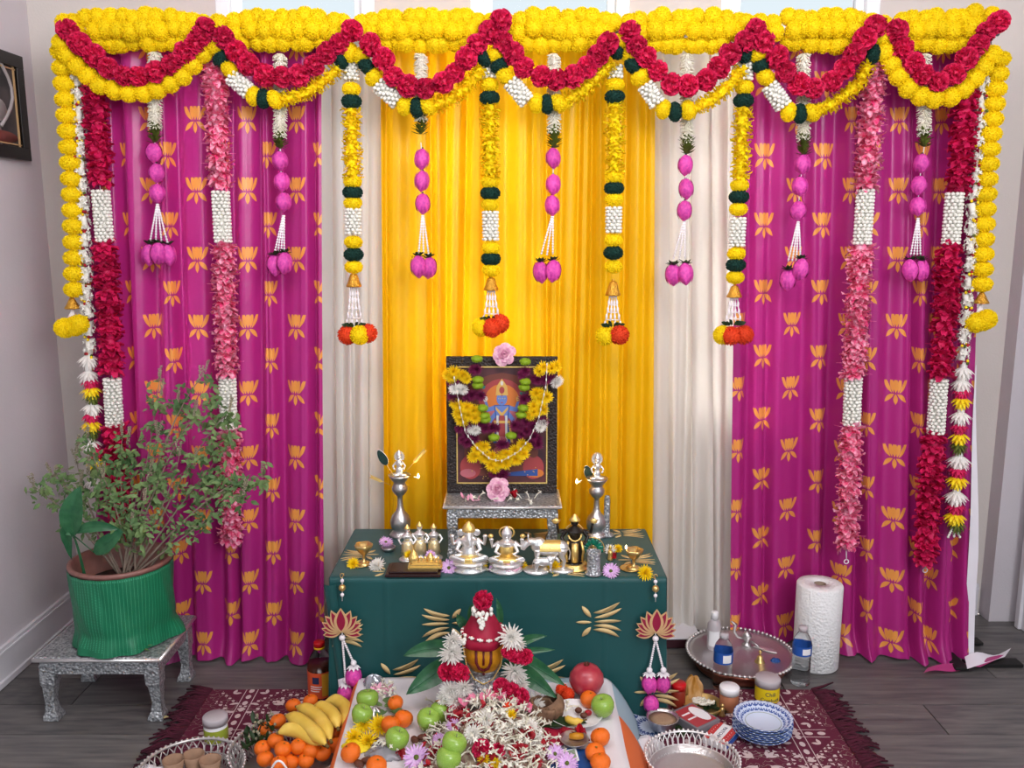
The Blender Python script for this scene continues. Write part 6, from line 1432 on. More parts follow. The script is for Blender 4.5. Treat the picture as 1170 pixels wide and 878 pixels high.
HF = [(MUMY[0], 'chrysanthemum', 584, 818, .018, 'small yellow chrysanthemum high on the heap right of centre'), (MUMW[0], 'chrysanthemum', 556, 822, .027, 'white chrysanthemum in the middle of the heap below the kalash'), (MUMW[1], 'chrysanthemum', 541, 839, .028, 'large white chrysanthemum at the centre of the heap'),
      (MUMW[0], 'chrysanthemum', 605, 833, .027, 'white chrysanthemum at the right flank of the heap'), (MUMW[1], 'chrysanthemum', 614, 846, .022, 'white chrysanthemum left of the red satin square'), (DAIS[0], 'lilac_daisy', 518, 830, .021, 'small lilac daisy high on the left of the heap'), (DAIS[1], 'lilac_daisy', 502, 846, .020, 'lilac daisy above the two front green apples'),
      (DAIS[0], 'lilac_daisy', 476, 866, .036, 'large lilac daisy at the front left of the heap'), (DAIS[1], 'lilac_daisy', 634, 862, .026, 'lilac daisy left of the banknote'), (DAIS[0], 'lilac_daisy', 648, 873, .030, 'lilac daisy in front of the banknote'),
      (CARN[1], 'carnation', 551, 857, .027, 'red carnation at the front of the heap right of the green apples'), (CARN[2], 'carnation', 569, 858, .020, 'dark red carnation lower right of the heap'), (ROSER, 'red_rose', 602, 840, .019, 'dark red rose between two white chrysanthemums'), (ROSER, 'red_rose', 592, 858, .020, 'dark red rose near the bottom right of the heap'),
      (MUMY[1], 'chrysanthemum', 553, 868, .019, 'orange-yellow chrysanthemum below the red carnation'), (MUMY[0], 'chrysanthemum', 566, 873, .017, 'green-yellow chrysanthemum at the bottom centre of the heap'), (ROSER, 'red_rose', 525, 820, .016, 'dark red rose top left of the heap'), (ROSER, 'red_rose', 538, 822, .015, 'dark red rose next to the top white chrysanthemum'),
      (ROSER, 'red_rose', 497, 856, .018, 'dark red rose left of the front green apples'), (ROSER, 'red_rose', 455, 861, .017, 'dark red rose above the left edge of the large lilac daisy'), (PO, 'marigold', 580, 808, .013, 'orange marigold head on top right of the heap'), (ROSER, 'red_rose', 613, 869, .016, 'dark red rose at the bottom right by the blue cloth')]
for (me, nm, x, y, r, lab) in HF: hflower(me, nm, x, y, r, lab)
for (x, y, r, lab) in [(416, 833, .026, 'yellow chrysanthemum left of the pair beside the apples'), (434, 836, .028, 'yellow chrysanthemum right of the pair beside the apples'), (404, 848, .024, 'yellow chrysanthemum at the left edge of the offering cloth'), (421, 853, .024, 'yellow chrysanthemum above the leftmost front mandarin')]: flower(random.choice(MUMY), 'chrysanthemum', x, y, OZ, r, lab, lift=.5)
for (x, y, lab) in [(642, 794, 'orange marigold head left of the pomegranate'), (649, 799, 'orange marigold head nearest the pomegranate, in front'),]: flower(PO, 'marigold', x, y, OZ, .017, lab, lift=.8)
# ------------------------------------------------------------------ fruit
def apple_mesh():
    m = MB(); m.lathe([(0, -.78), (.18, -.86), (.42, -.84), (.72, -.55), (.95, -.05), (1.0, .25), (.92, .62), (.66, .86), (.38, .90), (.16, .80), (.05, .66), (0, .62)], n=28, wob=lambda t, z: 1 + .03 * cos(5 * t) * (1 if z < -.3 else .4)); return m.mesh('apple_body', M['apple'])
def orange_mesh():
    m = MB(); m.lathe([(0, -.82), (.3, -.82), (.62, -.66), (.9, -.3), (1, .05), (.93, .4), (.70, .70), (.4, .84), (.15, .85), (.05, .80), (0, .80)], n=26, wob=lambda t, z: 1 + .012 * cos(8 * t)); return m.mesh('mandarin_body', M['orange'])
AP, OR = apple_mesh(), orange_mesh()
ms = MB(); ms.tube([(0, 0, .62), (.03, 0, .85), (.1, .02, 1.02)], [.035, .03, .04], 6); STEM = ms.mesh('apple_stem', M['stem'])
ms = MB(); [ms.petal((0, 0, .80), (cos(a), sin(a), .25), (0, 0, 1), .14, .09) for a in [2 * pi * i / 5 for i in range(5)]]; ms.ell((0, 0, .82), .05, nu=6, nv=4); CALYX = ms.mesh('mandarin_calyx', M['oliv'])
def fruit(kind, p, r, lab, group, rot=None):
    rot = rot or (random.uniform(-.4, .4), random.uniform(-.4, .4), rr_())
    t = thing('green_apple' if kind == 'a' else 'mandarin', lab, 'fruit', p, group); t.rotation_euler = rot; t.scale = (r, r, r)
    inst(AP if kind == 'a' else OR, 'fruit_body', t, (0, 0, 0), world=False); inst(STEM if kind == 'a' else CALYX, 'fruit_stem' if kind == 'a' else 'calyx', t, (0, 0, 0), world=False); return t
def fruit_on(kind, px, py, zc, r, lab, group, **k):
    p = onZ(px, py, zc); return fruit(kind, p, r, lab, group, **k)
ra = .037
for (x, y, dz, lab) in [(420, 801, .0, 'green apple at the back left corner of the offering cloth'), (413, 818, .0, 'green apple just in front of the back left one'), (489, 824, 0, 'round green apple at the left of the heap, right of two mandarins'), (503, 815, 0, 'green apple behind, left of the crimson carnation of the garland'), (453, 846, 0, 'green apple between the mandarins and the lilac daisy'),
                        (518, 852, .012, 'rear of the two green apples at the front of the heap'), (512, 869, .0, 'front of the two green apples at the front of the heap'), (689, 808, 0, 'green apple on the right beside the pomegranate')]:
    fruit_on('a', x, y, OZ + ra * .86 + dz + (heap(*onZ(x, y, OZ + .03).xy) * .6), ra * (.93 if x in (503, 413) else 1) * (.9 if x != 689 else .93), lab, 'green apples among the offerings')
ro = .029
for (x, y, lab) in [(452, 804, 'small mandarin behind the others on the left of the cloth'), (461, 822, 'mandarin touching the round green apple on its left'), (446, 829, 'mandarin half hidden behind the yellow chrysanthemums'), (401, 861, 'mandarin at the left edge of the offering cloth'), (430, 876, 'mandarin at the bottom left of the offering cloth'),
                    (673, 800, 'mandarin behind the right green apple'), (686, 843, 'topmost of the three mandarins at the right edge of the cloth'), (680, 861, 'middle of the three mandarins at the right edge of the cloth'), (686, 872, 'lowest of the three mandarins at the right edge of the cloth')]:
    fruit_on('o', x, y, OZ + ro * .82 + (.004 if y == 861 else 0), ro * (.82 if y in (804,) else .95), lab, 'mandarins on the offering cloth')
p = onZ(670, 778, OZ + .046); t = thing('pomegranate', 'large red pomegranate at the right back of the offering cloth', 'fruit', p)
m = MB(); m.lathe([(0, -.048), (.020, -.046), (.042, -.028), (.053, 0), (.050, .022), (.036, .042), (.018, .050), (.010, .051)], p, 30, wob=lambda t_, z: 1 + .015 * cos(6 * t_)); m.build('fruit_body', M['pome'], t)
m = MB()
for i in range(6): a = 2 * pi * i / 6; m.petal(p + Vector((.007 * cos(a), .007 * sin(a), .049)), (cos(a) * .5, sin(a) * .5, 1), (-cos(a), -sin(a), 0), .010, .009)
m.build('crown', M['brown'], t)
# dates / nuts
for k, (x, y, lab) in enumerate([(412, 842, 'brown date nearest the left chrysanthemum'), (420, 844, 'brown date in the middle of the small date cluster'), (428, 846, 'brown date at the right of the small cluster'), (420, 869, 'brown date right of the leftmost mandarin'), (410, 873, 'brown date at the bottom left near the plastic bag'), (484, 843, 'brown date under the round green apple'), (474, 846, 'pale brown date left of the one under the green apple')]):
    p = onZ(x, y, OZ + .009); m = MB(); m.ell(p, (.018, .011, .009), R=Matrix.Rotation(rr_(), 3, 'Z'), jit=.04, nu=14); tag(m.build('date', M['brown'], loc=p), lab, 'dried fruit', 'dates and nuts')
# plastic bag, betel leaves, etc.
def crumple(name, cx_, cy_, cz_, rx, ry, rz, mt, lab, cat, seed=1):
    rr = random.Random(seed); m = MB(); ph = [rr.uniform(0, 6.28) for _ in range(8)]
    def P(s, v):
        a = 2 * pi * s; b_ = v * pi / 2; k = 1 + .13 * sin(5 * a + ph[0]) * cos(b_ * 3 + ph[1]) + .09 * sin(11 * a + ph[2] + b_ * 5) + .06 * sin(19 * a + ph[3])
        return Vector((cx_ + rx * cos(a) * cos(b_) * k, cy_ + ry * sin(a) * cos(b_) * k, cz_ + rz * sin(b_) * (1 + .25 * sin(4 * a + ph[4]) * cos(b_))))
    m.grid(P, 40, 14); return tag(m.build(name, mt, loc=(cx_, cy_, cz_)), lab, cat)
q = pz(440, 862); crumple('plastic_bag', q.x, q.y, OZ, .05, .04, .022, mat('clear_bag', 'b8b8c0', .15, transm=.6), 'crumpled clear plastic bag of florets at the lower left of the cloth', 'bag', 3)
m = MB(); florets(m, (q.x, q.y, OZ + .022), 16, .03, .02, L=.02); tag(m.build('tuberose_florets', M['cream']), 'small knot of white florets in the plastic bag', 'flowers', kind='stuff')
q = pz(410, 853); crumple('yellow_cloth', q.x, q.y, OZ, .045, .035, .014, mat('yellow_cloth', 'e8d020', .7), 'crumpled yellow cloth under the chrysanthemums at the left edge', 'cloth', 5)
q = pz(443, 814); m = MB()
for k in range(6): m.petal(q + Vector((random.uniform(-.02, .02), random.uniform(-.015, .015), .012)), (cos(k * 1.1), sin(k * 1.1), .3), (0, 0, 1), .045, .04, curl=-.2, cup=.2)
tag(m.build('betel_leaves', M['leaft'], loc=q), 'small pile of green leaves between the apples and mandarins', 'leaves')
q = onZ(427, 815, OZ + .01); crumple('foil_wrap', q.x, q.y, OZ, .026, .022, .03, M['foil'], 'scrap of crumpled foil right of the front left apple', 'foil', 7)
q = pz(427, 783); crumple('foil_wrap', q.x, q.y, OZ, .03, .02, .035, mat('silver_bag', 'a8acb4', .2, metal=.6), 'shiny bag corner behind the back left green apple', 'bag', 9)
p = onZ(503, 803, OZ + .012); m = MB(); m.ell(p, (.016, .013, .012), jit=.06); tag(m.build('turmeric_root', M['mustard'], loc=p), 'yellow turmeric lump above the round green apple', 'spice')
# split coconut husk
q = pz(622, 826); t = thing('coconut_husk', 'split brown coconut husk to the right of the heap', 'coconut', q)
for k, (dx, dy, an, s_) in enumerate(((-.008, 0, .3, 1.0), (.020, .022, -.5, .9))):
    m = MB()
    def P(s, v, dx=dx, dy=dy, an=an, s_=s_): a = 2 * pi * s; b_ = -pi / 2 + v * pi * .66; r = .042 * s_ * (1 + .06 * sin(7 * a)); return Matrix.Rotation(an, 3, 'Y') @ Vector((r * cos(a) * cos(b_), r * sin(a) * cos(b_), r * sin(b_) * 1.1)) + q + Vector((dx, dy, .040))
    m.grid(P, 30, 12); o = m.build('husk_half', M['husk'], t); x_ = o.modifiers.new('thick', 'SOLIDIFY'); x_.thickness = .004
flower(MUMW[0], 'chrysanthemum', 609, 812, OZ + .02, .034, 'white chrysanthemum leaning behind the coconut husk', rot=(1.2, .3, 0))
# paper plate with banana piece
q = pz(658, 820); t = thing('paper_plate', 'white paper plate holding a banana piece and betel nut on the right', 'plate', q)
m = MB(); m.lathe([(0, .002), (.062, .003), (.078, .014), (.080, .014), (.064, .0045), (0, .0035)], q, 36, wob=lambda t_, z: 1 + (.02 * cos(7 * t_) if z > .01 else 0)); m.build('plate_body', M['white'], t)
def banana(pts, r, lab, group=None, z=.0, mesh_name='banana'):
    ps = lerp_path([Vector(p) for p in pts], .008); n = len(ps)
    # smooth the path
    for _ in range(3): ps = [ps[0]] + [(ps[i - 1] + ps[i] * 2 + ps[i + 1]) / 4 for i in range(1, n - 1)] + [ps[-1]]
    rs = []
    for i in range(n):
        f_ = i / (n - 1); k = min(1, f_ / .16) ** .6 if f_ < .16 else (min(1, (1 - f_) / .22) ** .7 if f_ > .78 else 1); rs.append(r * max(.22, k))
    t = thing('banana', lab, 'fruit', ps[0], group)
    m = MB(); m.tube(ps, rs, 10); m.build('peel', M['banana'], t)
    m = MB(); m.tube([ps[0], ps[0] + (ps[0] - ps[1]).normalized() * .006], [rs[0] * .95, rs[0] * .6], 8); m.tube([ps[-1], ps[-1] + (ps[-1] - ps[-2]).normalized() * .012], [rs[-1] * 1.05, rs[-1] * 1.1], 8); m.build('tips', M['bantip'], t)
    return t
banana([onZ(646, 820, OZ + .018), onZ(655, 826, OZ + .018), onZ(668, 823, OZ + .02)], .011, 'short yellow banana piece on the paper plate', None)
for (x, y, lab) in ((661, 812, 'dark betel nut at the back of the paper plate'), (672, 815, 'dark red grape at the right of the paper plate'), (667, 818, 'dark brown nut between banana piece and grape')):
    p = onZ(x, y, OZ + .020); m = MB(); m.ell(p, (.011, .009, .009)); tag(m.build('nut', M['brown'] if x != 672 else M['redf'], loc=p), lab, 'nut', 'nuts on the paper plate')
m = MB(); q2 = pz(650, 815); florets(m, (q2.x, q2.y, OZ + .010), 8, .03, .015, L=.028); tag(m.build('tuberose_florets', M['cream']), 'white florets at the back of the paper plate', 'flowers', kind='stuff')
q = pz(640, 832); m = MB(); big_leaf(m, [q + Vector((-.07, .0, .004)), q + Vector((0, .0, .012)), q + Vector((.08, .02, .004))], .06, (0, 0, 1)); tag(m.build('betel_leaf', M['leafd'], loc=q), 'dark betel leaf lying just in front of the paper plate', 'leaf')
# red satin square with coin dish
q = [pz(*a) for a in ((618, 836), (668, 836), (674, 851), (620, 858))]; m = MB()
m.grid(lambda s, v: (q[3].lerp(q[2], s)).lerp(q[0].lerp(q[1], s), v) + Vector((0, 0, .010 + .003 * sin(s * 14 + v * 6))), 16, 12); c_ = sum(q, Vector()) / 4; o = m.build('red_satin_square', M['redcl'], loc=c_); x_ = o.modifiers.new('thick', 'SOLIDIFY'); x_.thickness = .002; tag(o, 'folded red satin square in front of the paper plate', 'cloth')
q = pz(656, 848, OZ + .012); m = MB(); t = thing('small_dish', 'small silver dish with turmeric on the red satin square', 'dish', q); m.lathe([(0, .002), (.03, .003), (.040, .011), (.041, .011), (.032, .0015), (0, .0005)], q, 28); m.build('dish_body', M['foil'], t)
m = MB(); m.tube([q + Vector((-.012, .008, .012)), q + Vector((.008, .004, .015)), q + Vector((.024, .008, .012))], [.008, .010, .008], 8); tag(m.build('turmeric_root', M['mustard'], loc=q), 'yellow turmeric root lying in the small silver dish', 'spice')
m = MB()
for i in range(8): m.petal(q + Vector((random.uniform(-.03, .03), .03 + random.uniform(-.006, .006), .008)), rv() + Vector((0, 0, .5)), (0, 0, 1), .026, .02, curl=.3)
tag(m.build('red_petals', M['redf']), 'red rose petals behind the small silver dish', 'flowers', kind='stuff')
# blue cloth and banknote
q = [pz(*a) for a in ((622, 858), (672, 857), (680, 884), (618, 884))]; m = MB(); m.grid(lambda s, v: (q[3].lerp(q[2], s)).lerp(q[0].lerp(q[1], s), v) + Vector((0, 0, .004 + .002 * sin(s * 11 + v * 8))), 14, 10); c_ = sum(q, Vector()) / 4; tag(m.build('blue_cloth', M['bluecl'], loc=c_), 'blue cloth at the bottom right of the offerings under the banknote', 'cloth')
q = [pz(*a, OZ + .010) for a in ((636, 860), (658, 855), (662, 869), (640, 876))]; m = MB(); m.add(q + [v - Vector((0, 0, .001)) for v in q], [(3, 2, 1, 0), (4, 5, 6, 7), (0, 1, 5, 4), (1, 2, 6, 5), (2, 3, 7, 6), (3, 0, 4, 7)]); t = tag(m.build('banknote', M['white'], smooth=False, loc=q[0]), 'green and white banknote lying on the blue cloth', 'banknote')
cq = sum(q, Vector()) / 4; qi = [cq + (v - cq) * .82 + Vector((0, 0, .0004)) for v in q]; m = MB(); m.add(qi, [(3, 2, 1, 0)]); m.build('printed_field', M['note'], t, smooth=False)
m = MB(); ctr = cq + Vector((0, 0, .0008)); m.prism([(.008 * cos(2 * pi * i / 16), .010 * sin(2 * pi * i / 16)) for i in range(16)], -.0002, ctr, (1, 0, 0), (0, 1, 0)); m.build('printed_oval', M['white'], t, smooth=False)

# ------------------------------------------------------------------ baskets
def basket(name, lab, c, R, H, mt, rim_r=.0045, R0=.80, n=44, wires=True):
    t = thing(name, lab, 'basket', c)
    m = MB(); m.lathe([(0, .002), (R * R0, .002), (R * R0 + .002, .006), (0, .005)], c, 40); m.build('base', mt, t)
    m = MB(); m.tube([c + Vector((R * cos(2 * pi * i / 60), R * sin(2 * pi * i / 60), H)) for i in range(60)], rim_r, 8, closed=True)
    for i in range(60): a = 2 * pi * i / 60; m.ell(c + Vector(((R + .002) * cos(a), (R + .002) * sin(a), H + .003)), .0045, nu=6, nv=4)
    m.build('rim', mt, t)
    m = MB()
    for i in range(n):
        a0 = 2 * pi * i / n; w = 2 * pi / n * .5
        def Q(f_, da): r = R * (R0 + (1 - R0) * f_ ** .7); return c + Vector((r * cos(a0 + da), r * sin(a0 + da), .004 + (H - .004) * f_))
        m.tube([Q(0, -w * .3), Q(.3, -w), Q(.7, -w * .85), Q(.95, 0), Q(.7, w * .85), Q(.3, w), Q(0, w * .3)], .0022, 5)
        m.tube([Q(.12, -w * .5), Q(.35, -w * .1), Q(.42, w * .4), Q(.25, w * .45), Q(.2, .0)], .0019, 5)
    m.tube([c + Vector((R * (R0 + (1 - R0) * .55) * cos(2 * pi * i / 60), R * (R0 + (1 - R0) * .55) * sin(2 * pi * i / 60), H * .45)) for i in range(60)], .0018, 5, closed=True)
    m.build('openwork', mt, t, kind='stuff'); return t
wire = mat('pale_metal_wire', 'c4c0be', .3, metal=.6)
bc = onZ(331, 853, .085); BC = Vector((bc.x, bc.y, .010)); bt = basket('fruit_basket', 'openwork metal basket heaped with mandarins and bananas', BC, .172, .075, wire)
for x0_, z_ in ((0, 0), (.03, -.01)):
    m = MB(); a = onZ(322 + 20 * (x0_ > 0), 868 + 12 * (x0_ > 0), .13); m.tube([a + Vector((-.030 + .060 * i / 12, -.03, -.030 + .045 * sin(pi * i / 12))) for i in range(13)], .0032, 6); m.build('handle', M['white'], bt)
OB = [(335, 807, .085, 'mandarin at the back of the fruit basket behind the bananas'), (355, 802, .085, 'mandarin at the very back of the fruit basket near the bottle'), (318, 825, .10, 'mandarin left of the banana bunch'), (304, 834, .085, 'mandarin low at the left among dark leaves'), (315, 847, .11, 'mandarin below the lowest banana, left'), (323, 857, .12, 'mandarin in the middle front left of the basket'),
      (300, 856, .09, 'mandarin just inside the left rim handle'), (303, 868, .09, 'mandarin at the front left rim of the fruit basket'), (341, 854, .12, 'mandarin in the middle front of the basket'), (355, 859, .11, 'mandarin right of the middle front one'), (369, 861, .10, 'mandarin near the front right rim'), (382, 852, .095, 'mandarin at the right rim below the bananas'),
      (386, 837, .10, 'mandarin right of the banana stems'), (350, 869, .09, 'mandarin at the front rim centre'), (319, 874, .10, 'mandarin behind the white handle at the bottom'), (332, 871, .085, 'mandarin low at the front of the fruit basket')]
for (x, y, z, lab) in OB: fruit_on('o', x, y, z, .0245, lab, 'mandarins in the fruit basket')
BB = [([(371, 803), (384, 800), (395, 808), (397, 822), (391, 833)], .135, 'banana farthest right in the bunch'), ([(359, 807), (371, 809), (382, 818), (386, 832)], .145, 'second banana from the right in the bunch'), ([(339, 808), (353, 812), (365, 821), (373, 833), (378, 847)], .15, 'long banana in the middle of the bunch'), ([(327, 818), (340, 822), (353, 831), (364, 842), (374, 853)], .155, 'banana above the lowest one in the bunch'), ([(318, 838), (329, 833), (342, 836), (356, 843), (371, 852)], .14, 'lowest banana, pointing left over the mandarins')]
for ps, z, lab in BB: banana([onZ(x, y, z + .006 * sin(pi * i / (len(ps) - 1))) for i, (x, y) in enumerate(ps)], .0205, lab, 'banana bunch')
m = MB(); q = onZ(296, 845, .085)
for k in range(40): m.petal(q + Vector((random.uniform(-.035, .04), random.uniform(-.06, .07), random.uniform(-.02, .02))), rv() + Vector((0, 0, .3)), (0, 0, 1), .035, .016, curl=.3)
m.mi = 1
for k in range(26): p_ = q + Vector((random.uniform(-.03, .05), random.uniform(-.02, .09), random.uniform(0, .03))); m.ell(p_, .005, nu=6, nv=4)
m.tube([onZ(305, 825, .10), onZ(310, 812, .12)], .002, 5)
tag(m.build('leafy_sprigs', [M['leafd'], M['spike']]), 'dark leafy sprigs at the left inside the fruit basket', 'leaves', kind='stuff')
bc = onZ(218, 874, .085); BC2 = Vector((bc.x, bc.y, .010)); basket('tray_basket', 'silvery openwork basket at the bottom left holding clay cups', BC2, .145, .065, wire, n=40)
for (x, y, lab) in ((198, 868, 'brown clay cup at the left in the silvery basket'), (221, 862, 'brown clay cup at the back in the silvery basket'), (240, 868, 'brown clay cup at the right in the silvery basket')):
    p = onZ(x, y, .085); p.z = .016; t = thing('clay_cup', lab, 'cup', p, 'clay cups'); m = MB(); m.lathe([(0, 0), (.020, 0), (.023, .03), (.031, .069), (.028, .069), (.020, .03), (0, .008)], p, 24); m.build('cup_body', M['claycup'], t)
q = onZ(172, 882, .05); crumple('white_napkin', q.x, q.y, .010, .085, .05, .05, M['offw'], 'crumpled white cloth at the bottom left beside the silvery basket', 'cloth', 12)
# ------------------------------------------------------------------ jars and bottles
def text_mesh(s, size, mt, parent, loc, rot, name='lettering', ext=.0003, cyl=None):
    cu = bpy.data.curves.new(name, 'FONT'); cu.body = s; cu.size = size; cu.extrude = ext; cu.align_x = 'CENTER'; cu.align_y = 'CENTER'; cu.resolution_u = 3
    tmp = bpy.data.objects.new('tmp', cu); COL.objects.link(tmp); dg = bpy.context.evaluated_depsgraph_get(); me = bpy.data.meshes.new_from_object(tmp.evaluated_get(dg)); bpy.data.objects.remove(tmp)
    me.materials.clear(); me.materials.append(mt)
    if cyl:
        for v in me.vertices: a = v.co.x / cyl; r = cyl + v.co.z; v.co = Vector((r * sin(a), v.co.y, -cyl + r * cos(a)))
    o = bpy.data.objects.new(name, me); COL.objects.link(o); o.parent = parent; o.location = Vector(loc) - (parent_loc(parent) if parent else Vector()); o.rotation_euler = rot; return o
def jar(name, lab, px, pyb, r, H, body, lidm, lidh, label=None, lz=(.15, .85), z0=.0085, lidr=1.06, cat='jar', text=None):
    c = onZ(px, pyb, z0); c.z = z0; c.y += r; t = thing(name, lab, cat, c)
    m = MB(); m.lathe([(0, 0), (r * .94, 0), (r, .004), (r, H - lidh - .006), (r * .9, H - lidh), (0, H - lidh)], c, 28); m.build('jar_body', body, t)
    m = MB(); m.lathe([(0, H - lidh + .0005), (r * lidr, H - lidh + .0005), (r * lidr, H - .003), (r * lidr * .94, H), (0, H)], c, 28); m.build('lid', lidm, t)
    if label: m = MB(); m.lathe([(r + .0006, (H - lidh) * lz[0]), (r + .0006, (H - lidh) * lz[1])], c, 28); m.f = m.f[:28]; m.m = m.m[:28]; m.build('label', label, t)
    if text:
        for (s, sz, zz, mt_) in text: text_mesh(s, sz, mt_, t, c + Vector((0, -r - .0012, (H - lidh) * zz)), (pi / 2, 0, 0), cyl=r)
    return t
jar('plastic_container', 'small plastic tub with frosted lid and green label on the rug, left', 243, 853, .036, .082, M['white'], M['clearl'], .024, M['lab_g'], (.1, .8))
jar('spice_jar', 'spice jar with yellow label reading Chili and a frosted lid', 880, 806, .040, .080, M['lab_or'], M['clearl'], .026, M['lab_y'], (.08, .98), text=[('Chili', .020, .66, M['lab_dk']), ('Combuck', .017, .28, M['lab_dk'])])
jar('spice_jar', 'spice jar with a white ribbed lid and orange-brown contents, beside the bowls', 835, 816, .031, .082, mat('orange_powder', 'b07050', .5), M['white'], .024, M['lab_b'] if False else None)
jar('spice_jar', 'small spice jar with a bright red lid near the table corner', 776, 812, .024, .085, mat('red_powder', '8c2c18', .5), M['red_cap'], .020, M['lab_w'] if False else None)
c = onZ(793, 800, .0085); crumple('snack_packet', c.x, c.y + .02, .0085, .035, .03, .075, mat('amber_packet', 'b07a30', .4, col2='d8b080', vscale=20), 'amber packet standing right of the red-lidded jar', 'packet', 15)
# syrup bottle left
c = onZ(365, 803, .001); c.z = .0085; c.y += .03; t = thing('juice_bottle', 'plastic juice bottle with red cap and orange label, left of the altar', 'bottle', c); H = onY(362, 733, c.y).z - c.z
m = MB(); m.lathe([(0, .002), (.041, .002), (.043, .008), (.043, H * .55), (.042, H * .60), (.034, H * .72), (.022, H * .83), (.016, H * .87), (.016, H * .91), (0, H * .91)], c, 30); m.build('bottle_body', M['clear'], t)
m = MB(); m.lathe([(0, .005), (.038, .005), (.040, .01), (.040, H * .60), (0, H * .60)], c, 24); m.build('juice', M['juice'], t)
m = MB(); m.lathe([(.0436, .012), (.0436, H * .52)], c, 30); m.f = m.f[:30]; m.m = m.m[:30]; lb_ = m.build('label', M['lab_or'], t)
m = MB(); m.lathe([(.0442, .02), (.0442, H * .5)], c, 30); m.f = [f for i, f in enumerate(m.f[:30]) if i in (24, 25, 26, 27)]; m.m = m.m[:4]; m.build('label_side_panel', mat('amber_label', 'd89a2c', .5), t)
m = MB(); m.lathe([(.0446, H * .33), (.0446, H * .45)], c, 60); m.f = [f for i, f in enumerate(m.f[:60]) if i in (41, 42, 43, 44, 45)]; m.m = m.m[:5]; m.build('label_badge', M['lab_dk'], lb_)
for k, zz in enumerate((.27, .23, .19)): m = MB(); m.lathe([(.0445, H * zz), (.0445, H * (zz + .014))], c, 60); m.f = [f for i, f in enumerate(m.f[:60]) if 39 <= i < 48 - k]; m.m = m.m[:len(m.f)]; m.build('label_line', M['lab_w'], lb_)
m = MB(); m.lathe([(0, H * .875), (.0185, H * .875), (.0185, H * .915), (0, H * .915)], c, 24); m.build('cap_ring', M['yel_cap'], t)
m = MB(); m.lathe([(0, H * .916), (.0185, H * .916), (.0185, H * .985), (.017, H), (0, H)], c, 24, wob=lambda t_, z: 1 + .015 * cos(24 * t_)); m.build('cap', M['red_cap'], t)
def water_bottle(px, pyb, pyt, lab, z0, lz0, lz1, text):
    c = onZ(px, pyb, z0); c.z = z0; c.y += .028; H = onY(px, pyt, c.y).z - z0; r = .0325; t = thing('water_bottle', lab, 'bottle', c, 'small water bottles')
    pr = [(0, .004), (r * .8, .0), (r, .006)]; z = .012
    while z < H * .50: pr += [(r, z), (r * .94, z + .006)]; z += .012
    pr += [(r, H * .52), (r, H * .72), (r * .86, H * .80), (r * .55, H * .88), (r * .40, H * .91), (r * .38, H * .93), (0, H * .93)]
    m = MB(); m.lathe(pr, c, 28); m.build('bottle_body', M['clear'], t)
    m = MB(); m.lathe([(0, H * .915), (r * .46, H * .915), (r * .46, H), (0, H)], c, 20); m.build('cap', M['clearl'], t)
    m = MB(); m.lathe([(r + .0008, H * lz0), (r + .0008, H * lz1)], c, 32); m.f = m.f[:32]; m.m = m.m[:32]; lb_ = m.build('label', M['lab_b'], t)
    m = MB(); m.lathe([(r + .0014, H * (lz0 + .03)), (r + .0014, H * (lz1 - .03))], c, 48); m.f = [f for i, f in enumerate(m.f[:48]) if 34 <= i < 41]; m.m = m.m[:len(m.f)]; m.build('label_panel', M['lab_w'], lb_)
water_bottle(827, 791, 724, 'clear water bottle with blue label in front of the silver plate', .0085, .50, .70, '')
water_bottle(917, 786, 716, 'clear water bottle with blue label beside the paper towel roll', .001, .54, .70, '')
# paper towel
c = onZ(940, 772, 0); c.z = .001; c.y += .082; H = onY(940, 667, c.y).z; t = thing('paper_towel_roll', 'upright white paper towel roll standing on the floor', 'paper towels', c)
m = MB(); m.lathe([(.021, 0), (.078, 0), (.081, .004), (.081, H - .005), (.078, H), (.021, H), (.021, 0)], c, 48, cap=False); m.build('towel', M['paper'], t)
m = MB(); m.lathe([(.0215, .001), (.0215, H - .001), (.0195, H - .001), (.0195, .001)], c, 28); m.f = m.f[:84]; m.m = m.m[:84]; m.build('core', M['card'], t)
m = MB(); m.tube([c + Vector((.0818 * cos(a), .0818 * sin(a), H / 2 - H * .49)) for a in (4.0,)] + [c + Vector((.0818 * cos(4.0), .0818 * sin(4.0), H * .99))], .0012, 4); m.build('loose_edge', M['paper'], t)
# copper-bottomed silver plate
c = onZ(845, 743, .058); PCc = Vector((c.x, c.y - .010, .001)); Rp = .192; t = thing('silver_plate', 'large round silver plate with copper underside and beaded rim, on the floor', 'plate', PCc)
m = MB(); m.lathe([(0, .0), (Rp * .82, .0), (Rp * .86, .012), (Rp * .80, .018), (Rp * .95, .036), (Rp * .985, .052), (Rp * .90, .044), (Rp * .78, .022), (0, .019)], PCc, 60); m.build('copper_underside', M['copper'], t, label='copper underside')
m = MB(); m.lathe([(0, .0195), (Rp * .77, .0225), (Rp * .89, .046), (Rp * 1.0, .056), (Rp * 1.005, .058), (Rp * .88, .050), (Rp * .76, .0265), (0, .023)], PCc, 60, wob=lambda t_, z: 1 + (.003 * cos(40 * t_) if z > .045 else 0)); m.build('silver_dish', M['pewter'], t)
m = MB()
for i in range(72): a = 2 * pi * i / 72; m.ell(PCc + Vector((Rp * 1.0 * cos(a), Rp * 1.0 * sin(a), .058)), (.0065, .0065, .005), nu=7, nv=5)
m.build('beaded_rim', M['silver'], t, kind='stuff')
PZ2 = .025
def onp(px, py, z=PZ2): p = onZ(px, py, z); p.z = z; return p
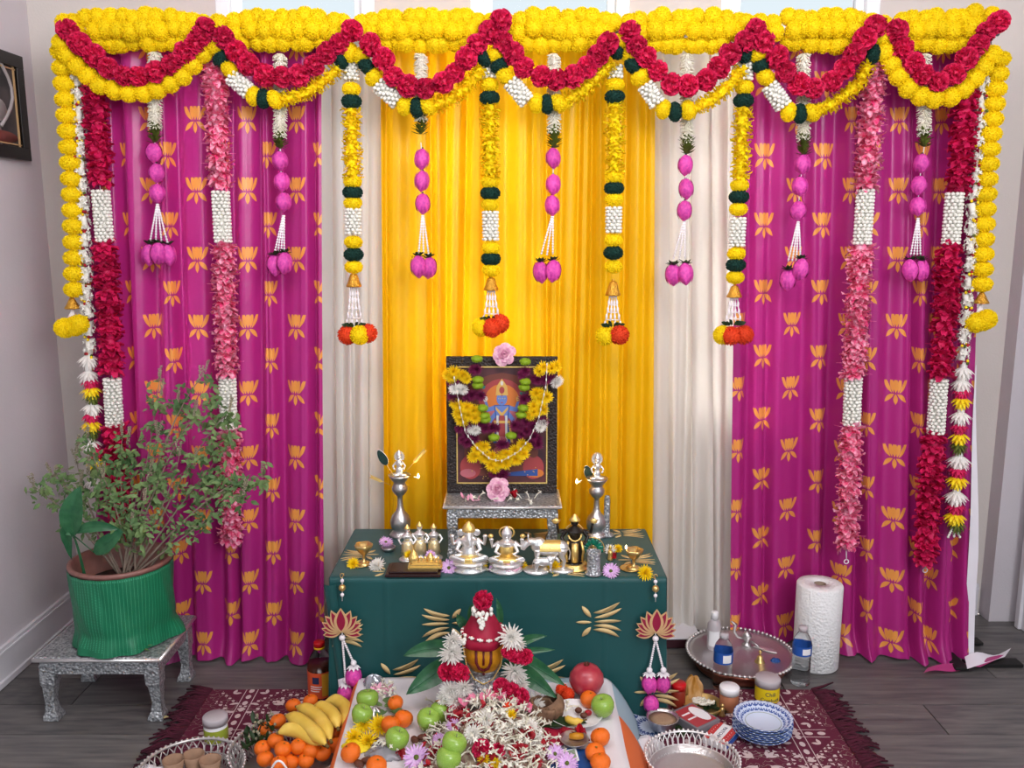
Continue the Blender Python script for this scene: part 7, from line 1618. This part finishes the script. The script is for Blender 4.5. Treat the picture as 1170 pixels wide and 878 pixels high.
c = onp(815, 741); H = onY(815, 699, c.y).z - PZ2; t = thing('lotion_bottle', 'small white plastic bottle with grey label in the silver plate', 'bottle', c); m = MB(); m.lathe([(0, 0), (.024, 0), (.025, .004), (.025, H * .66), (.017, H * .76), (.013, H * .79), (0, H * .79)], c, 24); m.build('bottle_body', M['clearl'], t)
m = MB(); m.lathe([(0, H * .795), (.014, H * .795), (.013, H * .98), (.011, H), (0, H)], c, 20); m.build('cap', M['white'], t)
m = MB(); m.lathe([(.0256, H * .12), (.0256, H * .52)], c, 32); m.f = [f for i, f in enumerate(m.f[:32]) if 19 <= i < 28]; m.m = m.m[:9]; m.build('label', M['lab_w'], t)
c = onp(853, 738); t = thing('brass_lamp_figure', 'polished metal lamp with curved handle lying in the silver plate', 'oil lamp', c)
m = MB(); m.lathe([(0, 0), (.020, 0), (.016, .008), (.008, .014), (.012, .026), (.018, .038), (.015, .048), (.005, .058), (0, .060)], c, 22); m.build('lamp_body', M['pewter'], t); m = MB(); m.tube([c + Vector((-.012, 0, .03)), c + Vector((-.035, 0, .036)), c + Vector((-.05, 0, .058)), c + Vector((-.045, 0, .085)), c + Vector((-.062, 0, .098))], [.007, .005, .006, .007, .003], 8); m.build('handle', M['pewter'], t); m = MB(); m.tube([c + Vector((.014, -.005, .02)), c + Vector((.03, -.02, .014)), c + Vector((.04, -.03, .006))], [.006, .005, .004], 8); m.build('spout', M['pewter'], t)
c = onp(868, 757); t = thing('brass_bell', 'small shiny brass bell in the silver plate', 'bell', c); m = MB(); m.lathe([(0, 0), (.019, 0), (.018, .004), (.012, .012), (.010, .022), (.004, .028), (0, .028)], c, 22); m.build('bell_body', M['brass'], t); m = MB(); m.lathe([(.004, .028), (.003, .034), (.007, .040), (.003, .046), (0, .048)], c, 14); m.build('handle', M['brass'], t)
for k, (x, y, w) in enumerate(((875, 742, .05), (884, 745, .045), (872, 735, .04))):
    c = onp(x, y, PZ2 + .006); m = MB(); m.ell(c, (w, .010, .004), R=Matrix.Rotation(-.5 + .1 * k, 3, 'Z'), nu=14, nv=6); tag(m.build('spoon', M['silver'], loc=c), ['flat silver spoon nearest the plate centre', 'flat silver spoon nearest the right rim of the plate', 'flat silver spoon at the back of the plate'][k], 'spoon')
c = onp(886, 755, PZ2 + .004); crumple('blue_scrap', c.x, c.y, PZ2, .018, .014, .012, M['bluecl'], 'tiny crumpled blue scrap at the right side of the silver plate', 'cloth', 4)
# maroon box behind table corner
q0 = onZ(764, 733, .04); q1 = onZ(794, 722, .04); c = (q0 + q1) / 2; t = thing('flat_box', 'flat maroon box with pale lid behind the right table corner', 'box', (c.x, c.y + .05, .001))
m = MB(); m.box((c.x, c.y + .045, .019), (q1.x - q0.x + .01, .13, .036), ); m.build('box_body', M['maroonbox'], t, smooth=False, bevel=.002); m = MB(); m.box((c.x, c.y + .045, .041), (q1.x - q0.x + .02, .14, .006)); m.build('lid', M['trim'], t, smooth=False, bevel=.002)
# blue-white bowls
c = onZ(868, 836, .0085); c = Vector((c.x, onZ(867, 822, .065).y, .0085)); bm = MB(); Rb = .091
bm.lathe([(0, .0), (Rb * .60, .0), (Rb * .68, .003), (Rb * .80, .011), (Rb * .97, .023), (Rb, .025), (Rb * .985, .026), (Rb * .79, .014), (Rb * .66, .005), (0, .003)], (0, 0, 0), 48, wob=lambda t, z: 1 + (.012 * cos(16 * t) if z > .03 else 0)); BM = bm.mesh('bowl_mesh', M['bluewhite'])
for k in range(7):
    o = inst(BM, 'paper_bowl', None, (c.x + random.uniform(-.002, .002), c.y + random.uniform(-.002, .002), .0085 + .0072 * k), (0, 0, k * .37)); tag(o, ['lowest bowl of the blue and white paper stack', 'second blue and white paper bowl from the bottom', 'third blue and white paper bowl from the bottom', 'middle bowl of the blue and white stack, fourth up', 'fifth blue and white paper bowl from the bottom', 'sixth blue and white paper bowl, just under the top', 'topmost blue and white floral paper bowl of the stack'][k], 'bowl', 'stacked paper bowls')
m = MB(); zt_ = .0085 + .0432 + .0030; m.tube([(Rb * .60 * cos(2 * pi * i / 40) + c.x, Rb * .60 * sin(2 * pi * i / 40) + c.y, zt_ + .0022) for i in range(40)], .0009, 4, closed=True); m.build('printed_ring', M['note'], o)
# blue plate with foil bowl
c = onZ(743, 828, .02); c.z = .0085; t = thing('floral_plate', 'blue and white floral paper plate under the foil bowl', 'plate', c)
m = MB(); m.lathe([(0, 0), (.05, .0), (.062, .006), (.078, .016), (.079, .018), (.06, .009), (.05, .0035), (0, .003)], (0, 0, 0), 40); m.build('plate_body', M['blueplate'], t, world=False)
c = onZ(757, 822, .055); c.z = .028; t = thing('foil_bowl', 'crimped foil bowl of brown powder beside the offering cloth', 'bowl', c)
m = MB(); m.lathe([(0, 0), (.034, 0), (.040, .006), (.050, .034), (.052, .036), (.046, .034), (.038, .008), (0, .006)], c, 48, wob=lambda t_, z: 1 + (.02 * cos(24 * t_) if z > .02 else .01 * cos(24 * t_))); m.build('bowl_body', M['foil'], t)
m = MB(); m.lathe([(0, .030), (.02, .031), (.044, .028)], c, 32); m.build('powder', M['salt'], t)
# silver openwork bowl at the bottom
c = onZ(791, 866, .075); c.z = .0085; sb = basket('silver_bowl', 'shallow silver bowl with openwork rim at the bottom right', c, .133, .068, M['silver'], .003, .84, 46)
sb['category'] = 'bowl'
m = MB(); m.lathe([(.112, .003), (.118, .012), (.124, .030), (.121, .030), (.114, .012), (.10, .009), (0, .008)], c, 48); m.build('inner_dish', M['pewter'], sb)
q = onZ(741, 852, .03); crumple('tissue', q.x, q.y, .0085, .05, .045, .045, M['offw'], 'crumpled white tissue between the cloth and the silver bowl', 'tissue', 22)
# brass tin with white wicks
c = onZ(803, 803, .03); c.z = .0085; t = thing('brass_tin', 'round brass tin holding white cotton wicks behind the red box', 'tin', c); m = MB(); m.lathe([(0, 0), (.060, 0), (.064, .012), (.066, .020), (.063, .020), (.058, .006), (0, .005)], c, 36); m.build('tin_body', M['brass'], t)
for k in range(7):
    a = k * .9; p_ = c + Vector((.030 * cos(a) * (.4 + .1 * k), .03 * sin(a) * (.4 + .1 * k), .012 + .003 * k)); m = MB(); m.tube([p_ + Vector((.012 * cos(q2), .012 * sin(q2), .002 * q2)) for q2 in [i * .55 for i in range(12)]], .0042, 6); tag(m.build('cotton_wick', M['cream'], loc=p_), 'coiled white cotton wick heaped in the brass tin', 'wick', 'cotton wicks in the brass tin')
# plastic box with red label
def quad_box(name, lab, px4, z0, h, mt, cat='box', rest=None):
    q = [onZ(x, y, z0 + h) for x, y in px4]; ax = (q[1] - q[0] + q[2] - q[3]) / 2; c = sum(q, Vector()) / 4; L = ax.length; X_ = ax.normalized(); Y_ = Vector((-X_.y, X_.x, 0)); Wd = abs((q[3] - q[0] + q[2] - q[1]).dot(Y_)) / 2
    c.z = z0; t = thing(name, lab, cat, c); t.rotation_euler = (0, 0, atan2(X_.y, X_.x)); m = MB(); m.box((0, 0, h / 2), (L, Wd, h)); m.build('box_body', mt, t, smooth=False, bevel=.002, world=False); return t, L, Wd, h
t, L, Wd, h = quad_box('plastic_box', 'grey plastic box with a red and white label, behind the matchbox', ((767, 812), (792, 803), (821, 822), (796, 836)), .0085, .034, mat('grey_plastic', '77747a', .4))
def flat(nm, par, x0_, x1_, y0_, y1_, z, mt): m = MB(); m.box(((x0_ + x1_) / 2, (y0_ + y1_) / 2, z), (x1_ - x0_, y1_ - y0_, .0006)); return m.build(nm, mt, par, smooth=False, world=False)
flat('label', t, -L * .44, L * .44, -Wd * .42, Wd * .42, h + .0004, mat('red_label', 'a8343c', .4)); m = MB(); m.prism([(L * .10 + .022 * cos(2 * pi * i / 20), -Wd * .0 + Wd * .36 * sin(2 * pi * i / 20)) for i in range(20)][::-1], -.0004, (L * .12, 0, h + .0008), (1, 0, 0), (0, 1, 0)); m.build('label_oval', M['lab_w'], t, smooth=False, world=False)
for k, s in enumerate(('', '')): flat('label_line', t, -L * .36, -L * .02, -Wd * (.05 - .22 * k) - .004, -Wd * (.05 - .22 * k) + .003, h + .001, M['lab_w'])
t, L, Wd, h = quad_box('matchbox', 'red, white and blue matchbox lying in front of the paper bowls', ((803, 841), (821, 823), (844, 835), (829, 853)), .0085, .022, M['lab_w'])
flat('red_band', t, -L * .5, L * .5, -Wd * .48, -Wd * .2, h + .0004, mat('match_red', 'c03a3a', .5)); flat('red_band', t, -L * .5, L * .5, Wd * .22, Wd * .48, h + .0004, mat('match_red', 'c03a3a', .5)); flat('white_band', t, -L * .48, L * .48, -Wd * .18, Wd * .20, h + .0004, M['lab_w'])
text_mesh('MATCHES', .0165, M['lab_dk'], t, Vector(parent_loc(t)) + Vector((0, 0, h + .001)), (0, 0, pi));
for k in range(16): flat('white_dot', t, -L * .46 + L * .92 * (k % 8) / 7.6, -L * .46 + L * .92 * (k % 8) / 7.6 + .002, (-.35 if k < 8 else .34) * Wd, (-.35 if k < 8 else .34) * Wd + .002, h + .0012, M['lab_w'])
flat('side_print', t, -L * .5, L * .5, -Wd * .5, -Wd * .47, h + .0005, M['lab_dk']); m = MB(); m.box((0, -Wd * .5 - .0004, h * .55), (L * .96, .0006, h * .8)); m.build('striking_side', M['lab_b'], t, smooth=False, world=False)
c = onZ(826, 832, .01); p_ = onZ(825, 817, .012); p_.z = .0085; t = thing('brass_figurine', 'tiny brass figurine standing between the plastic box and the bowls', 'statuette', p_); m = MB(); m.lathe([(0, 0), (.011, 0), (.009, .006), (.006, .014), (.009, .022), (.004, .03), (0, .031)], p_, 14); m.build('body', M['brass'], t); m = MB(); m.ell(p_ + Vector((0, 0, .036)), .0065, nu=10, nv=6); m.build('head', M['brass'], t)
for (x, y, lab) in ((782, 836, 'dark green leaves on the rug left of the red-labelled box'), (814, 812, 'dark green leaves between the brass tin and the figurine')):
    q = onZ(x, y, .012); m = MB()
    for k in range(8): m.petal(q + Vector((random.uniform(-.02, .02), random.uniform(-.02, .02), 0)), (cos(k * .8), sin(k * .8), .25), (0, 0, 1), .045, .024, curl=-.15)
    tag(m.build('betel_leaves', M['leafd'], loc=q), lab, 'leaves', 'dark leaves among the jars')
